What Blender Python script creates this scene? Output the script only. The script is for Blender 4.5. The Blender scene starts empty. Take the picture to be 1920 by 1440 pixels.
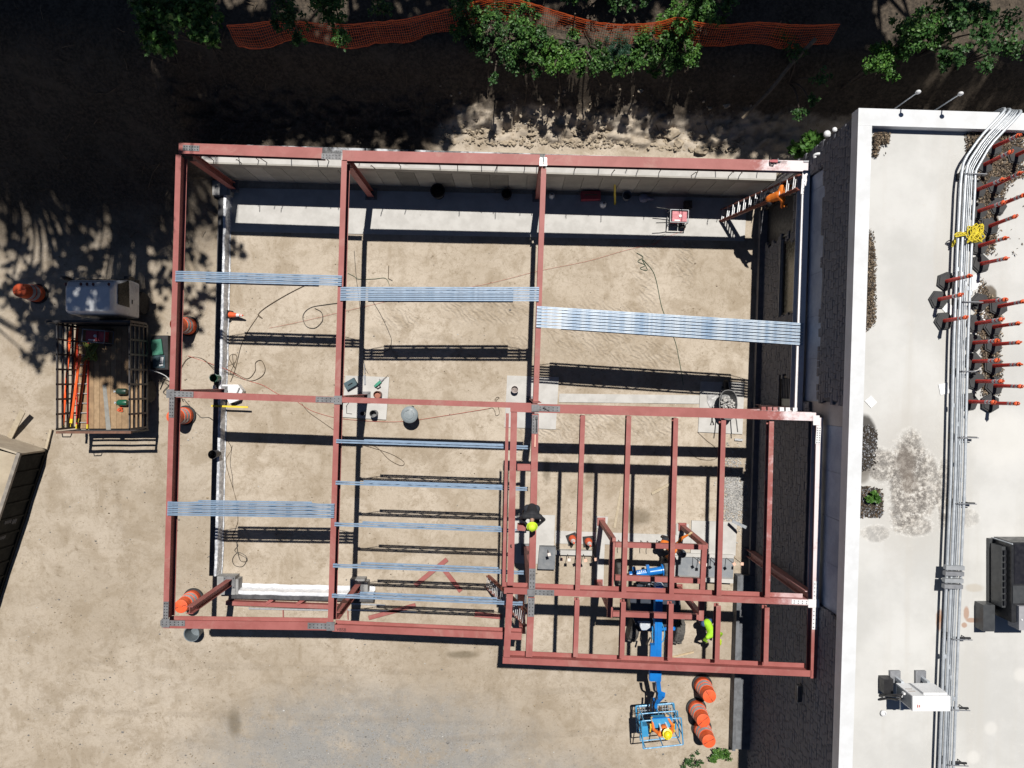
import bpy, bmesh, math, random
import numpy as np
from mathutils import Vector, Matrix, Euler, noise as mnoise

R = math.radians
V = Vector
rng = random.Random(7)
C = bpy.context.scene.collection
# ------------------------------------------------------------------ camera
F_PX, CAM_H = 1356.0, 25.0            # focal length in photo pixels (1920 wide), drone height in metres
cam_d = bpy.data.cameras.new('camera')
cam_d.sensor_width = 36.0
cam_d.lens = F_PX / 1920 * 36.0
cam_d.clip_end = 1500
cam = bpy.data.objects.new('camera', cam_d)
cam.location = (0, 0, CAM_H)
C.objects.link(cam)
bpy.context.scene.camera = cam
# ------------------------------------------------------------------ sky and sun
SUN = V((0.05, 0.415, 1.0)).normalized()      # towards the sun
wd = bpy.data.worlds.new("World")
bpy.context.scene.world = wd
wd.use_nodes = True
nt = wd.node_tree
sky = nt.nodes.new('ShaderNodeTexSky')
sky.sky_type = 'NISHITA'
sky.sun_disc = False
sky.air_density = 0.45             # very clear air: deep sky, hard shade
sky.dust_density = 0.2
sky.sun_elevation = math.asin(SUN.z)
sky.sun_rotation = math.atan2(SUN.x, SUN.y)
bg = nt.nodes['Background']
nt.links.new(sky.outputs[0], bg.inputs[0])
bg.inputs[1].default_value = 0.05
sun_d = bpy.data.lights.new('sun', 'SUN')
sun_d.energy = 5.0
sun_d.angle = R(0.5)
sun_d.color = (1.0, 0.955, 0.89)
sun = bpy.data.objects.new('sun', sun_d)
sun.rotation_euler = (-SUN).to_track_quat('-Z', 'Y').to_euler()
sun.location = SUN * 60
C.objects.link(sun)
vs = bpy.context.scene.view_settings
vs.view_transform = 'Standard'
vs.look = 'None'
vs.exposure = 0.0
vs.gamma = 1.0
vs.use_curve_mapping = False
bpy.context.scene.cycles.max_bounces = 6
bpy.context.scene.cycles.diffuse_bounces = 1


def P(px, py, z=0.0):
    """photo pixel (1920x1440) -> the point at height z that is seen there"""
    k = (CAM_H - z) / F_PX
    return V(((px - 960) * k, (720 - py) * k, z))


# ------------------------------------------------------------------ node helpers
class NT:
    def __init__(s, m):
        s.m = m
        m.use_nodes = True
        s.t = m.node_tree
        s.b = s.t.nodes['Principled BSDF']
        s._tc = None

    def n(s, k, **kw):
        x = s.t.nodes.new(k)
        for a, b in kw.items():
            setattr(x, a, b)
        return x

    def put(s, sock, val):
        if hasattr(val, 'is_output'):
            s.t.links.new(val, sock)
        elif val is not None:
            sock.default_value = val

    @property
    def co(s):
        if s._tc is None:
            s._tc = s.n('ShaderNodeTexCoord').outputs['Object']
        return s._tc

    def map(s, scale=(1, 1, 1), rot=0.0, loc=(0, 0, 0), vec=None):
        x = s.n('ShaderNodeMapping')
        s.put(x.inputs[0], vec or s.co)
        x.inputs['Scale'].default_value = scale
        x.inputs['Rotation'].default_value = (0, 0, rot)
        x.inputs['Location'].default_value = loc
        return x.outputs[0]

    def noise(s, scale, detail=4, rough=0.55, vec=None, dist=0.0):
        x = s.n('ShaderNodeTexNoise')
        s.put(x.inputs['Vector'], vec or s.co)
        x.inputs['Scale'].default_value = scale
        x.inputs['Detail'].default_value = detail
        x.inputs['Roughness'].default_value = rough
        x.inputs['Distortion'].default_value = dist
        return x.outputs[0]

    def voro(s, scale, vec=None, feature='F1', out=0):
        x = s.n('ShaderNodeTexVoronoi', feature=feature)
        s.put(x.inputs['Vector'], vec or s.co)
        x.inputs['Scale'].default_value = scale
        return x.outputs[out]

    def ramp(s, f, a, b, lo=0.0, hi=1.0):
        x = s.n('ShaderNodeMapRange', interpolation_type='SMOOTHSTEP')
        s.put(x.inputs[0], f)
        for i, q in enumerate((a, b, lo, hi)):
            x.inputs[i + 1].default_value = q
        return x.outputs[0]

    def mix(s, f, a, b, mode='MIX'):
        x = s.n('ShaderNodeMix', data_type='RGBA', blend_type=mode)
        s.put(x.inputs[0], f)
        for i, q in ((6, a), (7, b)):
            s.put(x.inputs[i], (*q, 1) if isinstance(q, tuple) and len(q) == 3 else q)
        return x.outputs[2]

    def math(s, op, a, b=None):
        x = s.n('ShaderNodeMath', operation=op)
        s.put(x.inputs[0], a)
        s.put(x.inputs[1], b)
        return x.outputs[0]

    def xyz(s, vec=None):
        x = s.n('ShaderNodeSeparateXYZ')
        s.put(x.inputs[0], vec or s.co)
        return x.outputs

    def ell(s, cx, cy, rx, ry, soft=0.3, wob=0.35, wscale=1.5, rot=0.0):
        """soft noisy ellipse mask in object xy"""
        v = s.n('ShaderNodeVectorMath', operation='SUBTRACT')
        s.put(v.inputs[0], s.co)
        v.inputs[1].default_value = (cx, cy, 0)
        m = s.n('ShaderNodeMapping', vector_type='POINT')
        s.put(m.inputs[0], v.outputs[0])
        m.inputs['Rotation'].default_value = (0, 0, rot)
        m2 = s.n('ShaderNodeVectorMath', operation='MULTIPLY')
        s.put(m2.inputs[0], m.outputs[0])
        m2.inputs[1].default_value = (1 / rx, 1 / ry, 0)
        l = s.n('ShaderNodeVectorMath', operation='LENGTH')
        s.put(l.inputs[0], m2.outputs[0])
        d = l.outputs['Value']
        if wob:
            d = s.math('ADD', d, s.math('MULTIPLY', s.math('SUBTRACT', s.noise(wscale, 5, 0.65), 0.5), wob * 2))
        return s.ramp(d, 1 + soft, 1 - soft, 0, 1)

    def bump(s, h, strength=0.3, dist=0.02, prev=None):
        x = s.n('ShaderNodeBump')
        x.inputs['Strength'].default_value = strength
        x.inputs['Distance'].default_value = dist
        s.put(x.inputs['Height'], h)
        if prev is not None:
            s.put(x.inputs['Normal'], prev)
        s.put(s.b.inputs['Normal'], x.outputs[0])
        return x.outputs[0]


MATS = {}


def M(name, c, c2=None, scale=4.0, lo=0.35, hi=0.65, rough=0.6, metal=0.0, bump=0.0, bscale=40.0, spec=0.5, speck=None):
    """simple procedural material: two tones in noise, fine value jitter, optional relief"""
    if name in MATS:
        return MATS[name]
    m = bpy.data.materials.new(name)
    k = NT(m)
    c2 = c2 or tuple(q * 0.82 for q in c)
    f = k.ramp(k.noise(scale, 6, 0.65), lo, hi)
    col = k.mix(f, c2, c)
    if speck:
        col = k.mix(k.ramp(k.noise(speck[1], 3, 0.7), speck[2], speck[2] + 0.08), col, speck[0])
    k.put(k.b.inputs['Base Color'], col)
    k.put(k.b.inputs['Roughness'], k.ramp(k.noise(scale * 2.3, 3), 0.3, 0.7, max(0.05, rough - 0.09), min(1, rough + 0.09)))
    k.b.inputs['Metallic'].default_value = metal
    k.b.inputs['Specular IOR Level'].default_value = spec
    if bump:
        k.bump(k.noise(bscale, 5, 0.6), bump, 0.01)
    MATS[name] = m
    return m


# ------------------------------------------------------------------ mesh accumulator
class MB:
    def __init__(s):
        s.v, s.f, s.m = [], [], []
        s.k = 0                      # current material slot

    def add(s, vs, fs):
        o = len(s.v)
        s.v += [tuple(q) for q in vs]
        s.f += [tuple(o + i for i in q) for q in fs]
        s.m += [s.k] * len(fs)
        return s

    def box(s, c, d, rot=None):
        h = V(d) / 2
        vs = [V((x * h.x, y * h.y, z * h.z)) for z in (-1, 1) for y in (-1, 1) for x in (-1, 1)]
        if rot is not None:
            Mx = rot if isinstance(rot, Matrix) else Matrix.Rotation(rot, 3, 'Z')
            vs = [Mx @ q for q in vs]
        c = V(c)
        return s.add([c + q for q in vs], [(0, 2, 3, 1), (4, 5, 7, 6), (0, 1, 5, 4), (2, 6, 7, 3), (0, 4, 6, 2), (1, 3, 7, 5)])

    def bbox(s, a, b):
        a, b = V(a), V(b)
        return s.box((a + b) / 2, [abs(q) for q in (b - a)])

    def bar(s, a, b, w, h, side=None, lift=0.0, over=0.0, shift=0.0):
        """rectangular bar from a to b; a and b lie on the middle of its top face"""
        a, b = V(a), V(b)
        d = (b - a).normalized()
        a, b = a - d * over, b + d * over
        sd = V(side) if side is not None else d.cross(V((0, 0, 1)))
        if sd.length < 1e-4:
            sd = V((1, 0, 0))
        sd.normalize()
        up = sd.cross(d).normalized()
        if up.z < -1e-6:
            up = -up
        a, b = a + up * lift + sd * shift, b + up * lift + sd * shift
        q = []
        for p in (a, b):
            for u, t in ((-1, 0), (1, 0), (1, -1), (-1, -1)):
                q.append(p + sd * (u * w / 2) + up * (t * h))
        return s.add(q, [(0, 1, 2, 3), (7, 6, 5, 4), (0, 4, 5, 1), (1, 5, 6, 2), (2, 6, 7, 3), (3, 7, 4, 0)])

    def ibeam(s, a, b, w=0.16, d=0.41, tf=0.018, tw=0.014, wb=None):
        s.bar(a, b, w, tf)
        s.bar(a, b, tw, d - 2 * tf, lift=-tf)
        s.bar(a, b, wb or w, tf, lift=-(d - tf))
        return s

    def tube(s, pts, r, n=8, cap=True):
        pts = [V(p) for p in pts]
        rs = r if isinstance(r, (list, tuple)) else [r] * len(pts)
        t0 = (pts[1] - pts[0]).normalized()
        ref = V((0, 0, 1)) if abs(t0.z) < 0.9 else V((1, 0, 0))
        u = t0.cross(ref).normalized()
        vs = []
        for i, p in enumerate(pts):
            t = (pts[min(i + 1, len(pts) - 1)] - pts[max(i - 1, 0)])
            t = t.normalized() if t.length > 1e-9 else t0
            u = (u - t * u.dot(t))
            u = u.normalized() if u.length > 1e-6 else t.orthogonal().normalized()
            w = t.cross(u)
            for j in range(n):
                a = 2 * math.pi * j / n
                vs.append(p + (u * math.cos(a) + w * math.sin(a)) * rs[i])
        fs = []
        for i in range(len(pts) - 1):
            for j in range(n):
                k = (j + 1) % n
                fs.append((i * n + j, i * n + k, (i + 1) * n + k, (i + 1) * n + j))
        if cap:
            fs.append(tuple(range(n))[::-1])
            fs.append(tuple((len(pts) - 1) * n + j for j in range(n)))
        return s.add(vs, fs)

    def cyl(s, a, b, r0, r1=None, n=14, cap=True):
        return s.tube([a, b], [r0, r0 if r1 is None else r1], n, cap)

    def lathe(s, prof, n=20, c=(0, 0, 0), mx=None):
        """closed or open profile of (r, z)"""
        c = V(c)
        vs, fs = [], []
        for r, z in prof:
            for j in range(n):
                a = 2 * math.pi * j / n
                q = V((r * math.cos(a), r * math.sin(a), z))
                vs.append(c + (mx @ q if mx is not None else q))
        for i in range(len(prof) - 1):
            for j in range(n):
                k = (j + 1) % n
                fs.append((i * n + j, i * n + k, (i + 1) * n + k, (i + 1) * n + j))
        if prof[0][0] > 1e-5:
            fs.append(tuple(range(n))[::-1])
        if prof[-1][0] > 1e-5:
            fs.append(tuple((len(prof) - 1) * n + j for j in range(n)))
        return s.add(vs, fs)

    def ball(s, c, r, n=12, m=8, rot=None):
        r = V(r) if isinstance(r, (tuple, list, Vector)) else V((r, r, r))
        pr = []
        for i in range(m + 1):
            a = -math.pi / 2 + math.pi * i / m
            pr.append((max(math.cos(a), 1e-4), math.sin(a)))
        mx = Matrix.Diagonal(r).to_3x3()
        if rot is not None:
            mx = rot @ mx
        return s.lathe(pr, n, c, mx)

    def prism(s, pts, z0, z1):
        n = len(pts)
        vs = [(x, y, z0) for x, y in pts] + [(x, y, z1) for x, y in pts]
        area = sum(pts[i][0] * pts[(i + 1) % n][1] - pts[(i + 1) % n][0] * pts[i][1] for i in range(n))
        fs = [tuple(range(n))[::-1], tuple(range(n, 2 * n))] + [(i, (i + 1) % n, n + (i + 1) % n, n + i) for i in range(n)]
        if area < 0:
            fs = [f[::-1] for f in fs]
        return s.add(vs, fs)

    def prism3(s, quad, down):
        """extrude a 3D polygon by the vector down"""
        n = len(quad)
        q = [V(p) for p in quad]
        vs = q + [p + V(down) for p in q]
        return s.add(vs, [tuple(range(n)), tuple(range(n, 2 * n))[::-1]] + [(i, n + i, n + (i + 1) % n, (i + 1) % n) for i in range(n)])

    def build(s, name, mats, parent=None, smooth=False, local=False, kind=None, label=None):
        me = bpy.data.meshes.new(name)
        off = V((0, 0, 0))
        if parent is not None and not local:
            q = parent
            while q is not None:
                off += q.location
                q = q.parent
        me.from_pydata([(x - off.x, y - off.y, z - off.z) for x, y, z in s.v] if off.length else s.v, [], s.f)
        for m in (mats if isinstance(mats, (list, tuple)) else [mats]):
            me.materials.append(m)
        if any(s.m):
            me.polygons.foreach_set('material_index', s.m)
        bm = bmesh.new()
        bm.from_mesh(me)
        bmesh.ops.recalc_face_normals(bm, faces=bm.faces)
        bm.to_mesh(me)
        bm.free()
        if smooth:
            me.polygons.foreach_set('use_smooth', [True] * len(me.polygons))
            try:
                me.set_sharp_from_angle(angle=R(40))
            except Exception:
                pass
        o = bpy.data.objects.new(name, me)
        C.objects.link(o)
        if parent is not None:
            o.parent = parent
        if kind:
            o['kind'] = kind
        if label:
            o['label'] = label
        return o


def tag(o, label, cat=None, group=None, kind=None):
    if label:
        o['label'] = label
    if cat:
        o['category'] = cat
    if group:
        o['group'] = group
    if kind:
        o['kind'] = kind
    return o


def T(name, label, cat, loc=(0, 0, 0), rz=0.0, group=None):
    o = bpy.data.objects.new(name, None)
    C.objects.link(o)
    o.location = loc
    o.rotation_euler = (0, 0, rz)
    o.empty_display_size = 0.2
    return tag(o, label, cat, group)


def mesh_thing(name, label, cat, mb, mats, loc, smooth=False, group=None, kind=None):
    """a thing that is one mesh, its origin at loc"""
    loc = V(loc)
    mb.v = [(x - loc.x, y - loc.y, z - loc.z) for x, y, z in mb.v]
    o = mb.build(name, mats, smooth=smooth)
    o.location = loc
    return tag(o, label, cat, group, kind)


def dup(root, loc, rz=0.0, label=None, group=None):
    r = root.copy()
    C.objects.link(r)
    r.location = loc
    r.rotation_euler = (0, 0, rz)
    tag(r, label, None, group)
    for ch in list(root.children):
        c = ch.copy()
        C.objects.link(c)
        c.parent = r
        for g in ch.children:
            d = g.copy()
            C.objects.link(d)
            d.parent = c
    return r


def fast_mesh(name, verts, faces_flat, nper, mat, parent=None, kind=None):
    """numpy arrays -> mesh object (all faces have nper corners)"""
    me = bpy.data.meshes.new(name)
    nv, nf = len(verts), len(faces_flat) // nper
    me.vertices.add(nv)
    me.vertices.foreach_set('co', np.asarray(verts, dtype=np.float32).ravel())
    me.loops.add(nf * nper)
    me.loops.foreach_set('vertex_index', np.asarray(faces_flat, dtype=np.int32))
    me.polygons.add(nf)
    me.polygons.foreach_set('loop_start', np.arange(0, nf * nper, nper, dtype=np.int32))
    me.polygons.foreach_set('loop_total', np.full(nf, nper, dtype=np.int32))
    me.update(calc_edges=True)
    me.validate()
    me.materials.append(mat)
    o = bpy.data.objects.new(name, me)
    C.objects.link(o)
    if parent is not None:
        o.parent = parent
    if kind:
        o['kind'] = kind
    return o


def smooth_path(pts, k=6):
    pts = [V(p) for p in pts]
    q = [pts[0] * 2 - pts[1]] + pts + [pts[-1] * 2 - pts[-2]]
    out = []
    for i in range(1, len(q) - 2):
        a, b, c, d = q[i - 1], q[i], q[i + 1], q[i + 2]
        for j in range(k):
            t = j / k
            out.append(0.5 * ((2 * b) + (c - a) * t + (2 * a - 5 * b + 4 * c - d) * t * t + (3 * b - a - 3 * c + d) * t ** 3))
    out.append(pts[-1])
    return out


def text_mesh(txt, size, mat, name, parent, loc, rz=0.0, tilt=None):
    cu = bpy.data.curves.new(name, 'FONT')
    cu.body = txt
    cu.size = size
    cu.extrude = 0.0008
    cu.align_x = 'CENTER'
    cu.align_y = 'CENTER'
    o = bpy.data.objects.new(name, cu)
    C.objects.link(o)
    me = bpy.data.meshes.new_from_object(o.evaluated_get(bpy.context.evaluated_depsgraph_get()))
    bpy.data.objects.remove(o)
    me.materials.clear()
    me.materials.append(mat)
    o = bpy.data.objects.new(name, me)
    C.objects.link(o)
    o.parent = parent
    o.location = loc
    o.rotation_euler = tilt if tilt is not None else (0, 0, rz)
    return o

# ================================================================== THE SETTING
TH = R(1.75)                     # the old building and the retaining wall stand turned a little in the picture
ct, st = math.cos(TH), math.sin(TH)


def rot_pt(x, y):                # picture axes -> building axes
    return x * ct - y * st, x * st + y * ct


def unrot(x, y):                 # building axes -> picture axes
    return x * ct + y * st, -x * st + y * ct


def sm(t):
    t = np.clip(t, 0, 1)
    return t * t * (3 - 2 * t)


def ground_h(x, y):
    """height of the ground, x and y numpy arrays in picture axes"""
    bx, by = x * ct - y * st, x * st + y * ct
    east = np.where(by < 7.05, 0.0, 1.75 + 2.15 * sm((by - 7.95) / 2.2) + 0.7 * sm((by - 10) / 8))
    west = 4.2 * sm((by - 4.3) / 6.2) + 0.5 * sm((by - 10) / 9)
    t = sm((bx + 10.7) / 0.9)
    t = np.where(by < 6.8, sm((bx + 10.9) / 0.8), t)
    return west * (1 - t) + east * t


def gz(x, y):
    return float(ground_h(np.array([x]), np.array([y]))[0])


def ground_material():
    m = bpy.data.materials.new('sandy_soil')
    k = NT(m)
    big = k.noise(0.22, 5, 0.6)
    med = k.noise(1.1, 7, 0.68, dist=0.6)
    fine = k.noise(14, 5, 0.7)
    col = k.mix(k.ramp(big, 0.35, 0.65), (0.42, 0.357, 0.28), (0.545, 0.478, 0.395))
    col = k.mix(k.math('MULTIPLY', k.ramp(med, 0.44, 0.64), 0.6), col, (0.30, 0.24, 0.17))
    # scuffed blotches, footprints and faint drag marks left by machines
    blot = k.noise(2.6, 9, 0.78, dist=1.6)
    col = k.mix(k.math('MULTIPLY', k.ramp(blot, 0.50, 0.62), 0.34), col, (0.265, 0.212, 0.15))
    col = k.mix(k.math('MULTIPLY', k.ramp(k.noise(3.7, 8, 0.75, dist=1.0), 0.56, 0.68), 0.4), col, (0.53, 0.46, 0.37))
    stv = k.map((0.45, 1.7, 1), rot=R(-14))
    streak = k.noise(0.9, 7, 0.7, vec=stv, dist=2.2)
    col = k.mix(k.math('MULTIPLY', k.ramp(streak, 0.52, 0.70), 0.32), col, (0.28, 0.228, 0.168))
    stv2 = k.map((2.4, 0.3, 1), rot=R(8))
    col = k.mix(k.math('MULTIPLY', k.ramp(k.noise(1.0, 7, 0.7, vec=stv2, dist=2.0), 0.54, 0.70), 0.3), col, (0.50, 0.43, 0.345))
    # dark crumbs and scuffs
    col = k.mix(k.math('MULTIPLY', k.math('MULTIPLY', k.ramp(k.noise(4.5, 9, 0.8), 0.55, 0.64), k.ramp(k.noise(0.55, 4), 0.40, 0.56)), 0.7), col, (0.20, 0.155, 0.105))
    out_ = k.math('MAXIMUM', k.ramp(k.xyz()[0], -9.6, -10.8), k.ramp(k.xyz()[1], -8.4, -9.4))
    col = k.mix(k.math('MULTIPLY', out_, 0.24), col, (0.245, 0.205, 0.155))
    col = k.mix(k.math('MULTIPLY', k.ramp(k.noise(8.5, 9, 0.8, dist=0.8), 0.50, 0.60), k.ramp(k.noise(0.8, 4), 0.35, 0.65, 0.12, 0.5)), col, (0.27, 0.215, 0.15))
    col = k.mix(k.ramp(k.noise(24, 6, 0.8), 0.52, 0.66, 0.0, 0.3), col, (0.25, 0.2, 0.14))
    col = k.mix(k.ramp(k.noise(31, 5, 0.8), 0.60, 0.68, 0.0, 0.35), col, (0.62, 0.55, 0.46))
    # crushed stone at the bottom of the picture
    grav = k.ell(-4.9, -13.0, 5.2, 2.2, 0.5, 0.5, 0.9)
    g2 = k.ell(0.5, -14.2, 3.2, 1.5, 0.5, 0.6, 0.9)
    g3 = k.ell(-8.5, -13.2, 2.4, 1.6, 0.5, 0.6, 0.9)
    grav = k.math('MAXIMUM', grav, k.math('MULTIPLY', k.math('MAXIMUM', g2, g3), 0.6))
    vor = k.voro(42, out=1)
    sep = k.n('ShaderNodeSeparateColor')
    k.put(sep.inputs[0], vor)
    stone = k.mix(sep.outputs[0], (0.17, 0.17, 0.17), (0.37, 0.365, 0.355))
    col = k.mix(k.math('MULTIPLY', grav, k.ramp(k.noise(0.9, 7, 0.7), 0.3, 0.62, 0.1, 0.9)), col, (0.262, 0.262, 0.255))
    gm = k.math('MULTIPLY', grav, k.ramp(k.noise(2.2, 8, 0.85), 0.42, 0.62))
    col = k.mix(k.math('MULTIPLY', gm, 0.8), col, stone)
    # white chips
    chips = k.voro(3.2, out=0)
    col = k.mix(k.ramp(chips, 0.035, 0.02, 0, 0.8), col, (0.78, 0.74, 0.68))
    # faint tyre tracks across the yard
    lug = k.n('ShaderNodeTexWave', wave_type='BANDS', bands_direction='DIAGONAL', wave_profile='SAW')
    k.put(lug.inputs['Vector'], k.map((1, 1, 1), rot=0.5))
    lug.inputs['Scale'].default_value = 3.2
    lug.inputs['Distortion'].default_value = 3.0
    trk = None
    for q in ((-9.0, -9.75, 8.5, 0.13, 0.03), (-9.0, -11.45, 8.5, 0.13, 0.03), (-13.2, -7.2, 0.13, 4.8, -0.12), (-11.7, -7.2, 0.13, 4.8, -0.12), (1.0, -10.6, 5.5, 0.12, -0.05), (1.0, -12.1, 5.5, 0.12, -0.05), (-2.5, 3.0, 4.5, 0.11, 0.12), (-2.2, 1.6, 4.5, 0.11, 0.12)):
        e = k.ell(q[0], q[1], q[2], q[3], 0.5, 0.28, 1.2, rot=q[4])
        trk = e if trk is None else k.math('MAXIMUM', trk, e)
    trk = k.math('MULTIPLY', trk, k.ramp(k.noise(0.7, 5, 0.7), 0.38, 0.58))
    col = k.mix(k.math('MULTIPLY', trk, k.math('ADD', 0.12, k.math('MULTIPLY', lug.outputs[1], 0.10))), col, (0.25, 0.20, 0.145))
    # wet or oily spots
    for q in ((1.20, -1.55 - 1.4, 0.14, 0.4), (2.7, -3.0, 0.16, 0.45), (-9.6, -11.7, 0.22, 0.42), (4.9, -8.1, 0.75, 0.35), (4.3, -4.6, 0.45, 0.3), (-1.7, -9.35, 0.5, 0.12), (5.6, -7.9, 0.5, 0.35), (3.6, -8.15, 0.35, 0.12)):
        col = k.mix(k.math('MULTIPLY', k.ell(q[0], q[1], q[2], q[3], 0.5, 0.45, 2.2), 0.62), col, (0.13, 0.105, 0.07))
    # topsoil and litter with tree shade put into their dark tone: slope (height), north west
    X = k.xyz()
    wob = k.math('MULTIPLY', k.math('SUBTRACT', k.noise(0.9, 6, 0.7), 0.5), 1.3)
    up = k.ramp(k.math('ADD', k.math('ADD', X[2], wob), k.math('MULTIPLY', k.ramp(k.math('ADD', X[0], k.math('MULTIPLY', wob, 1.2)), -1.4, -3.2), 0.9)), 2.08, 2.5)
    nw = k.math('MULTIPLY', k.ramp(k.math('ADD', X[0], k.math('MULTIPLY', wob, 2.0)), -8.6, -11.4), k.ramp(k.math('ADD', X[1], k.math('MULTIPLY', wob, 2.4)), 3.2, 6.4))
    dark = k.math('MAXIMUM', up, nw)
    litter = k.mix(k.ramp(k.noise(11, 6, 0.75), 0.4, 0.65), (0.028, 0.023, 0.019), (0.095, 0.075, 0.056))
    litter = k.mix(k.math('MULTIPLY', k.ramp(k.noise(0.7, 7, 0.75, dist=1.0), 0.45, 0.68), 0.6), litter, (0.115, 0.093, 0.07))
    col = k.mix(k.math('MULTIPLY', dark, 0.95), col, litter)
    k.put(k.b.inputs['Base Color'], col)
    k.b.inputs['Roughness'].default_value = 0.95
    k.b.inputs['Specular IOR Level'].default_value = 0.15
    # tyre tread chevrons pressed into the sand in a few places
    tm = None
    for cx, cy, rx, ry in ((-0.9, 2.6, 1.5, 0.55), (-3.9, 2.3, 0.7, 0.35), (6.0, 4.2, 0.35, 0.75), (4.6, 4.2, 0.4, 0.7), (2.9, 1.9, 1.6, 1.0), (4.6, 1.0, 1.4, 0.5), (2.9, -1.3, 1.0, 0.5), (4.9, -1.35, 0.9, 0.5), (4.7, 3.0, 0.3, 0.9), (1.3, -1.6, 0.9, 0.5), (0.2, 1.4, 0.6, 0.3)):
        e = k.ell(cx, cy, rx, ry, 0.4, 0.4, 1.6)
        tm = e if tm is None else k.math('MAXIMUM', tm, e)
    w = k.n('ShaderNodeTexWave', wave_type='BANDS', bands_direction='DIAGONAL', wave_profile='TRI')
    k.put(w.inputs['Vector'], k.map((1, 1.7, 1), rot=0.4))
    w.inputs['Scale'].default_value = 2.3
    w.inputs['Distortion'].default_value = 9.0
    w.inputs['Detail'].default_value = 2.0
    w.inputs['Detail Scale'].default_value = 0.8
    tread = k.math('MULTIPLY', k.math('MULTIPLY', w.outputs[1], tm), 1.1)
    h = k.math('ADD', k.math('ADD', k.math('MULTIPLY', med, 0.9), k.math('MULTIPLY', fine, 0.25)), k.math('ADD', tread, k.math('MULTIPLY', k.math('MULTIPLY', trk, lug.outputs[1]), 0.6)))
    b1 = k.bump(h, 0.55, 0.05)
    k.bump(k.math('ADD', k.noise(45, 4, 0.7), k.math('MULTIPLY', k.math('SUBTRACT', 1.0, k.voro(42)), k.math('MULTIPLY', gm, 1.4))), 0.45, 0.012, prev=b1)
    return m


def axis_lines(*segs):
    out = []
    for a, b, s in segs:
        n = max(1, int(round((b - a) / s)))
        out += [a + (b - a) * i / n for i in range(n)]
    out.append(segs[-1][1])
    return np.array(out)


def build_ground():
    gx = axis_lines((-420, -60, 45), (-60, -20, 4), (-20, -11.5, 0.12), (-11.5, 9.2, 0.075), (9.2, 20, 0.6), (20, 60, 5), (60, 420, 45))
    gy = axis_lines((-420, -60, 45), (-60, -15, 3), (-15, 4.0, 0.16), (4.0, 6.84, 0.1), (6.84, 7.1, 0.13), (7.1, 10.6, 0.05), (10.6, 20, 0.25), (20, 60, 4), (60, 420, 45))
    BXg, BYg = np.meshgrid(gx, gy)                      # lines follow the building axes so that the step at the wall is clean
    X, Y = BXg * ct + BYg * st, -BXg * st + BYg * ct
    Z = ground_h(X, Y)
    rs = np.random.RandomState(3)
    near = (np.abs(BXg) < 20) & (BYg > -15) & (BYg < 14)
    out = near & ~((BXg > -10.2) & (BYg < 7.0))
    Zf = Z.copy()
    idx = np.argwhere(near)
    for i, j in idx:
        x, y, by = X[i, j], Y[i, j], BYg[i, j]
        a = 0.012
        if out[i, j]:
            a = 0.05
        d = (mnoise.noise(V((x * 0.8, y * 0.8, 1.7))) + 0.5 * mnoise.noise(V((x * 2.4, y * 2.4, 4.1)))) * a
        if BXg[i, j] > -10.6 and 7.1 < by < 10.6:
            # clods slumping off the cut bank: rounded heads with a shaded foot
            wb = math.sin(math.pi * min(1, max(0, (by - 7.62 - 0.10 * mnoise.noise(V((x * 1.3, 0, 0)))) / 1.5))) if by > 7.6 else 0
            n1 = mnoise.voronoi(V((x * 1.25, y * 1.5, 0.3)))[0]
            n2 = mnoise.voronoi(V((x * 3.1, y * 3.1, 2.0)))[0]
            wv = 0.30 * mnoise.noise(V((x * 0.9, y * 0.5, 1))) + 0.16 * mnoise.noise(V((x * 2.3, y * 1.2, 6))) + 0.05 * mnoise.noise(V((x * 6, y * 6, 2)))
            stp = 0.0
            for e0, hh_ in ((7.82, 0.26), (8.22, 0.20)):
                on = min(1, max(0, 0.5 + 2.2 * mnoise.noise(V((x * 1.1, e0 * 7, 3)))))
                q_ = min(1, max(0, (by + wv + 0.22 * mnoise.noise(V((x * 2.9, e0 * 5, 0))) - e0) / 0.10))
                stp += on * (hh_ * q_ - hh_ * min(1, max(0, (by - e0 + 0.15) / 0.9)))
            d += stp + wb * (0.26 * max(0, 0.62 - n1[0]) / 0.62 + 0.24 * (0.4 - n2[0]) + 0.16 * mnoise.turbulence(V((x * 4.5, y * 5.5, 0)), 4, False))
        Zf[i, j] = Z[i, j] + d
    # the level building plot
    flat = near & (BXg > -10.2) & (BYg < 7.0) & (BYg > -8)
    Zf = np.where(flat, np.minimum(Zf, 0.012), Zf)
    ny, nx = X.shape
    verts = np.stack([X, Y, Zf], -1).reshape(-1, 3)
    a = (np.arange(ny - 1)[:, None] * nx + np.arange(nx - 1)[None, :]).ravel()
    faces = np.stack([a, a + 1, a + nx + 1, a + nx], 1).ravel()
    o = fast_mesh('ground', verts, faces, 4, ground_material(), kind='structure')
    o.data.polygons.foreach_set('use_smooth', [True] * len(o.data.polygons))
    return o


build_ground()

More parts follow.
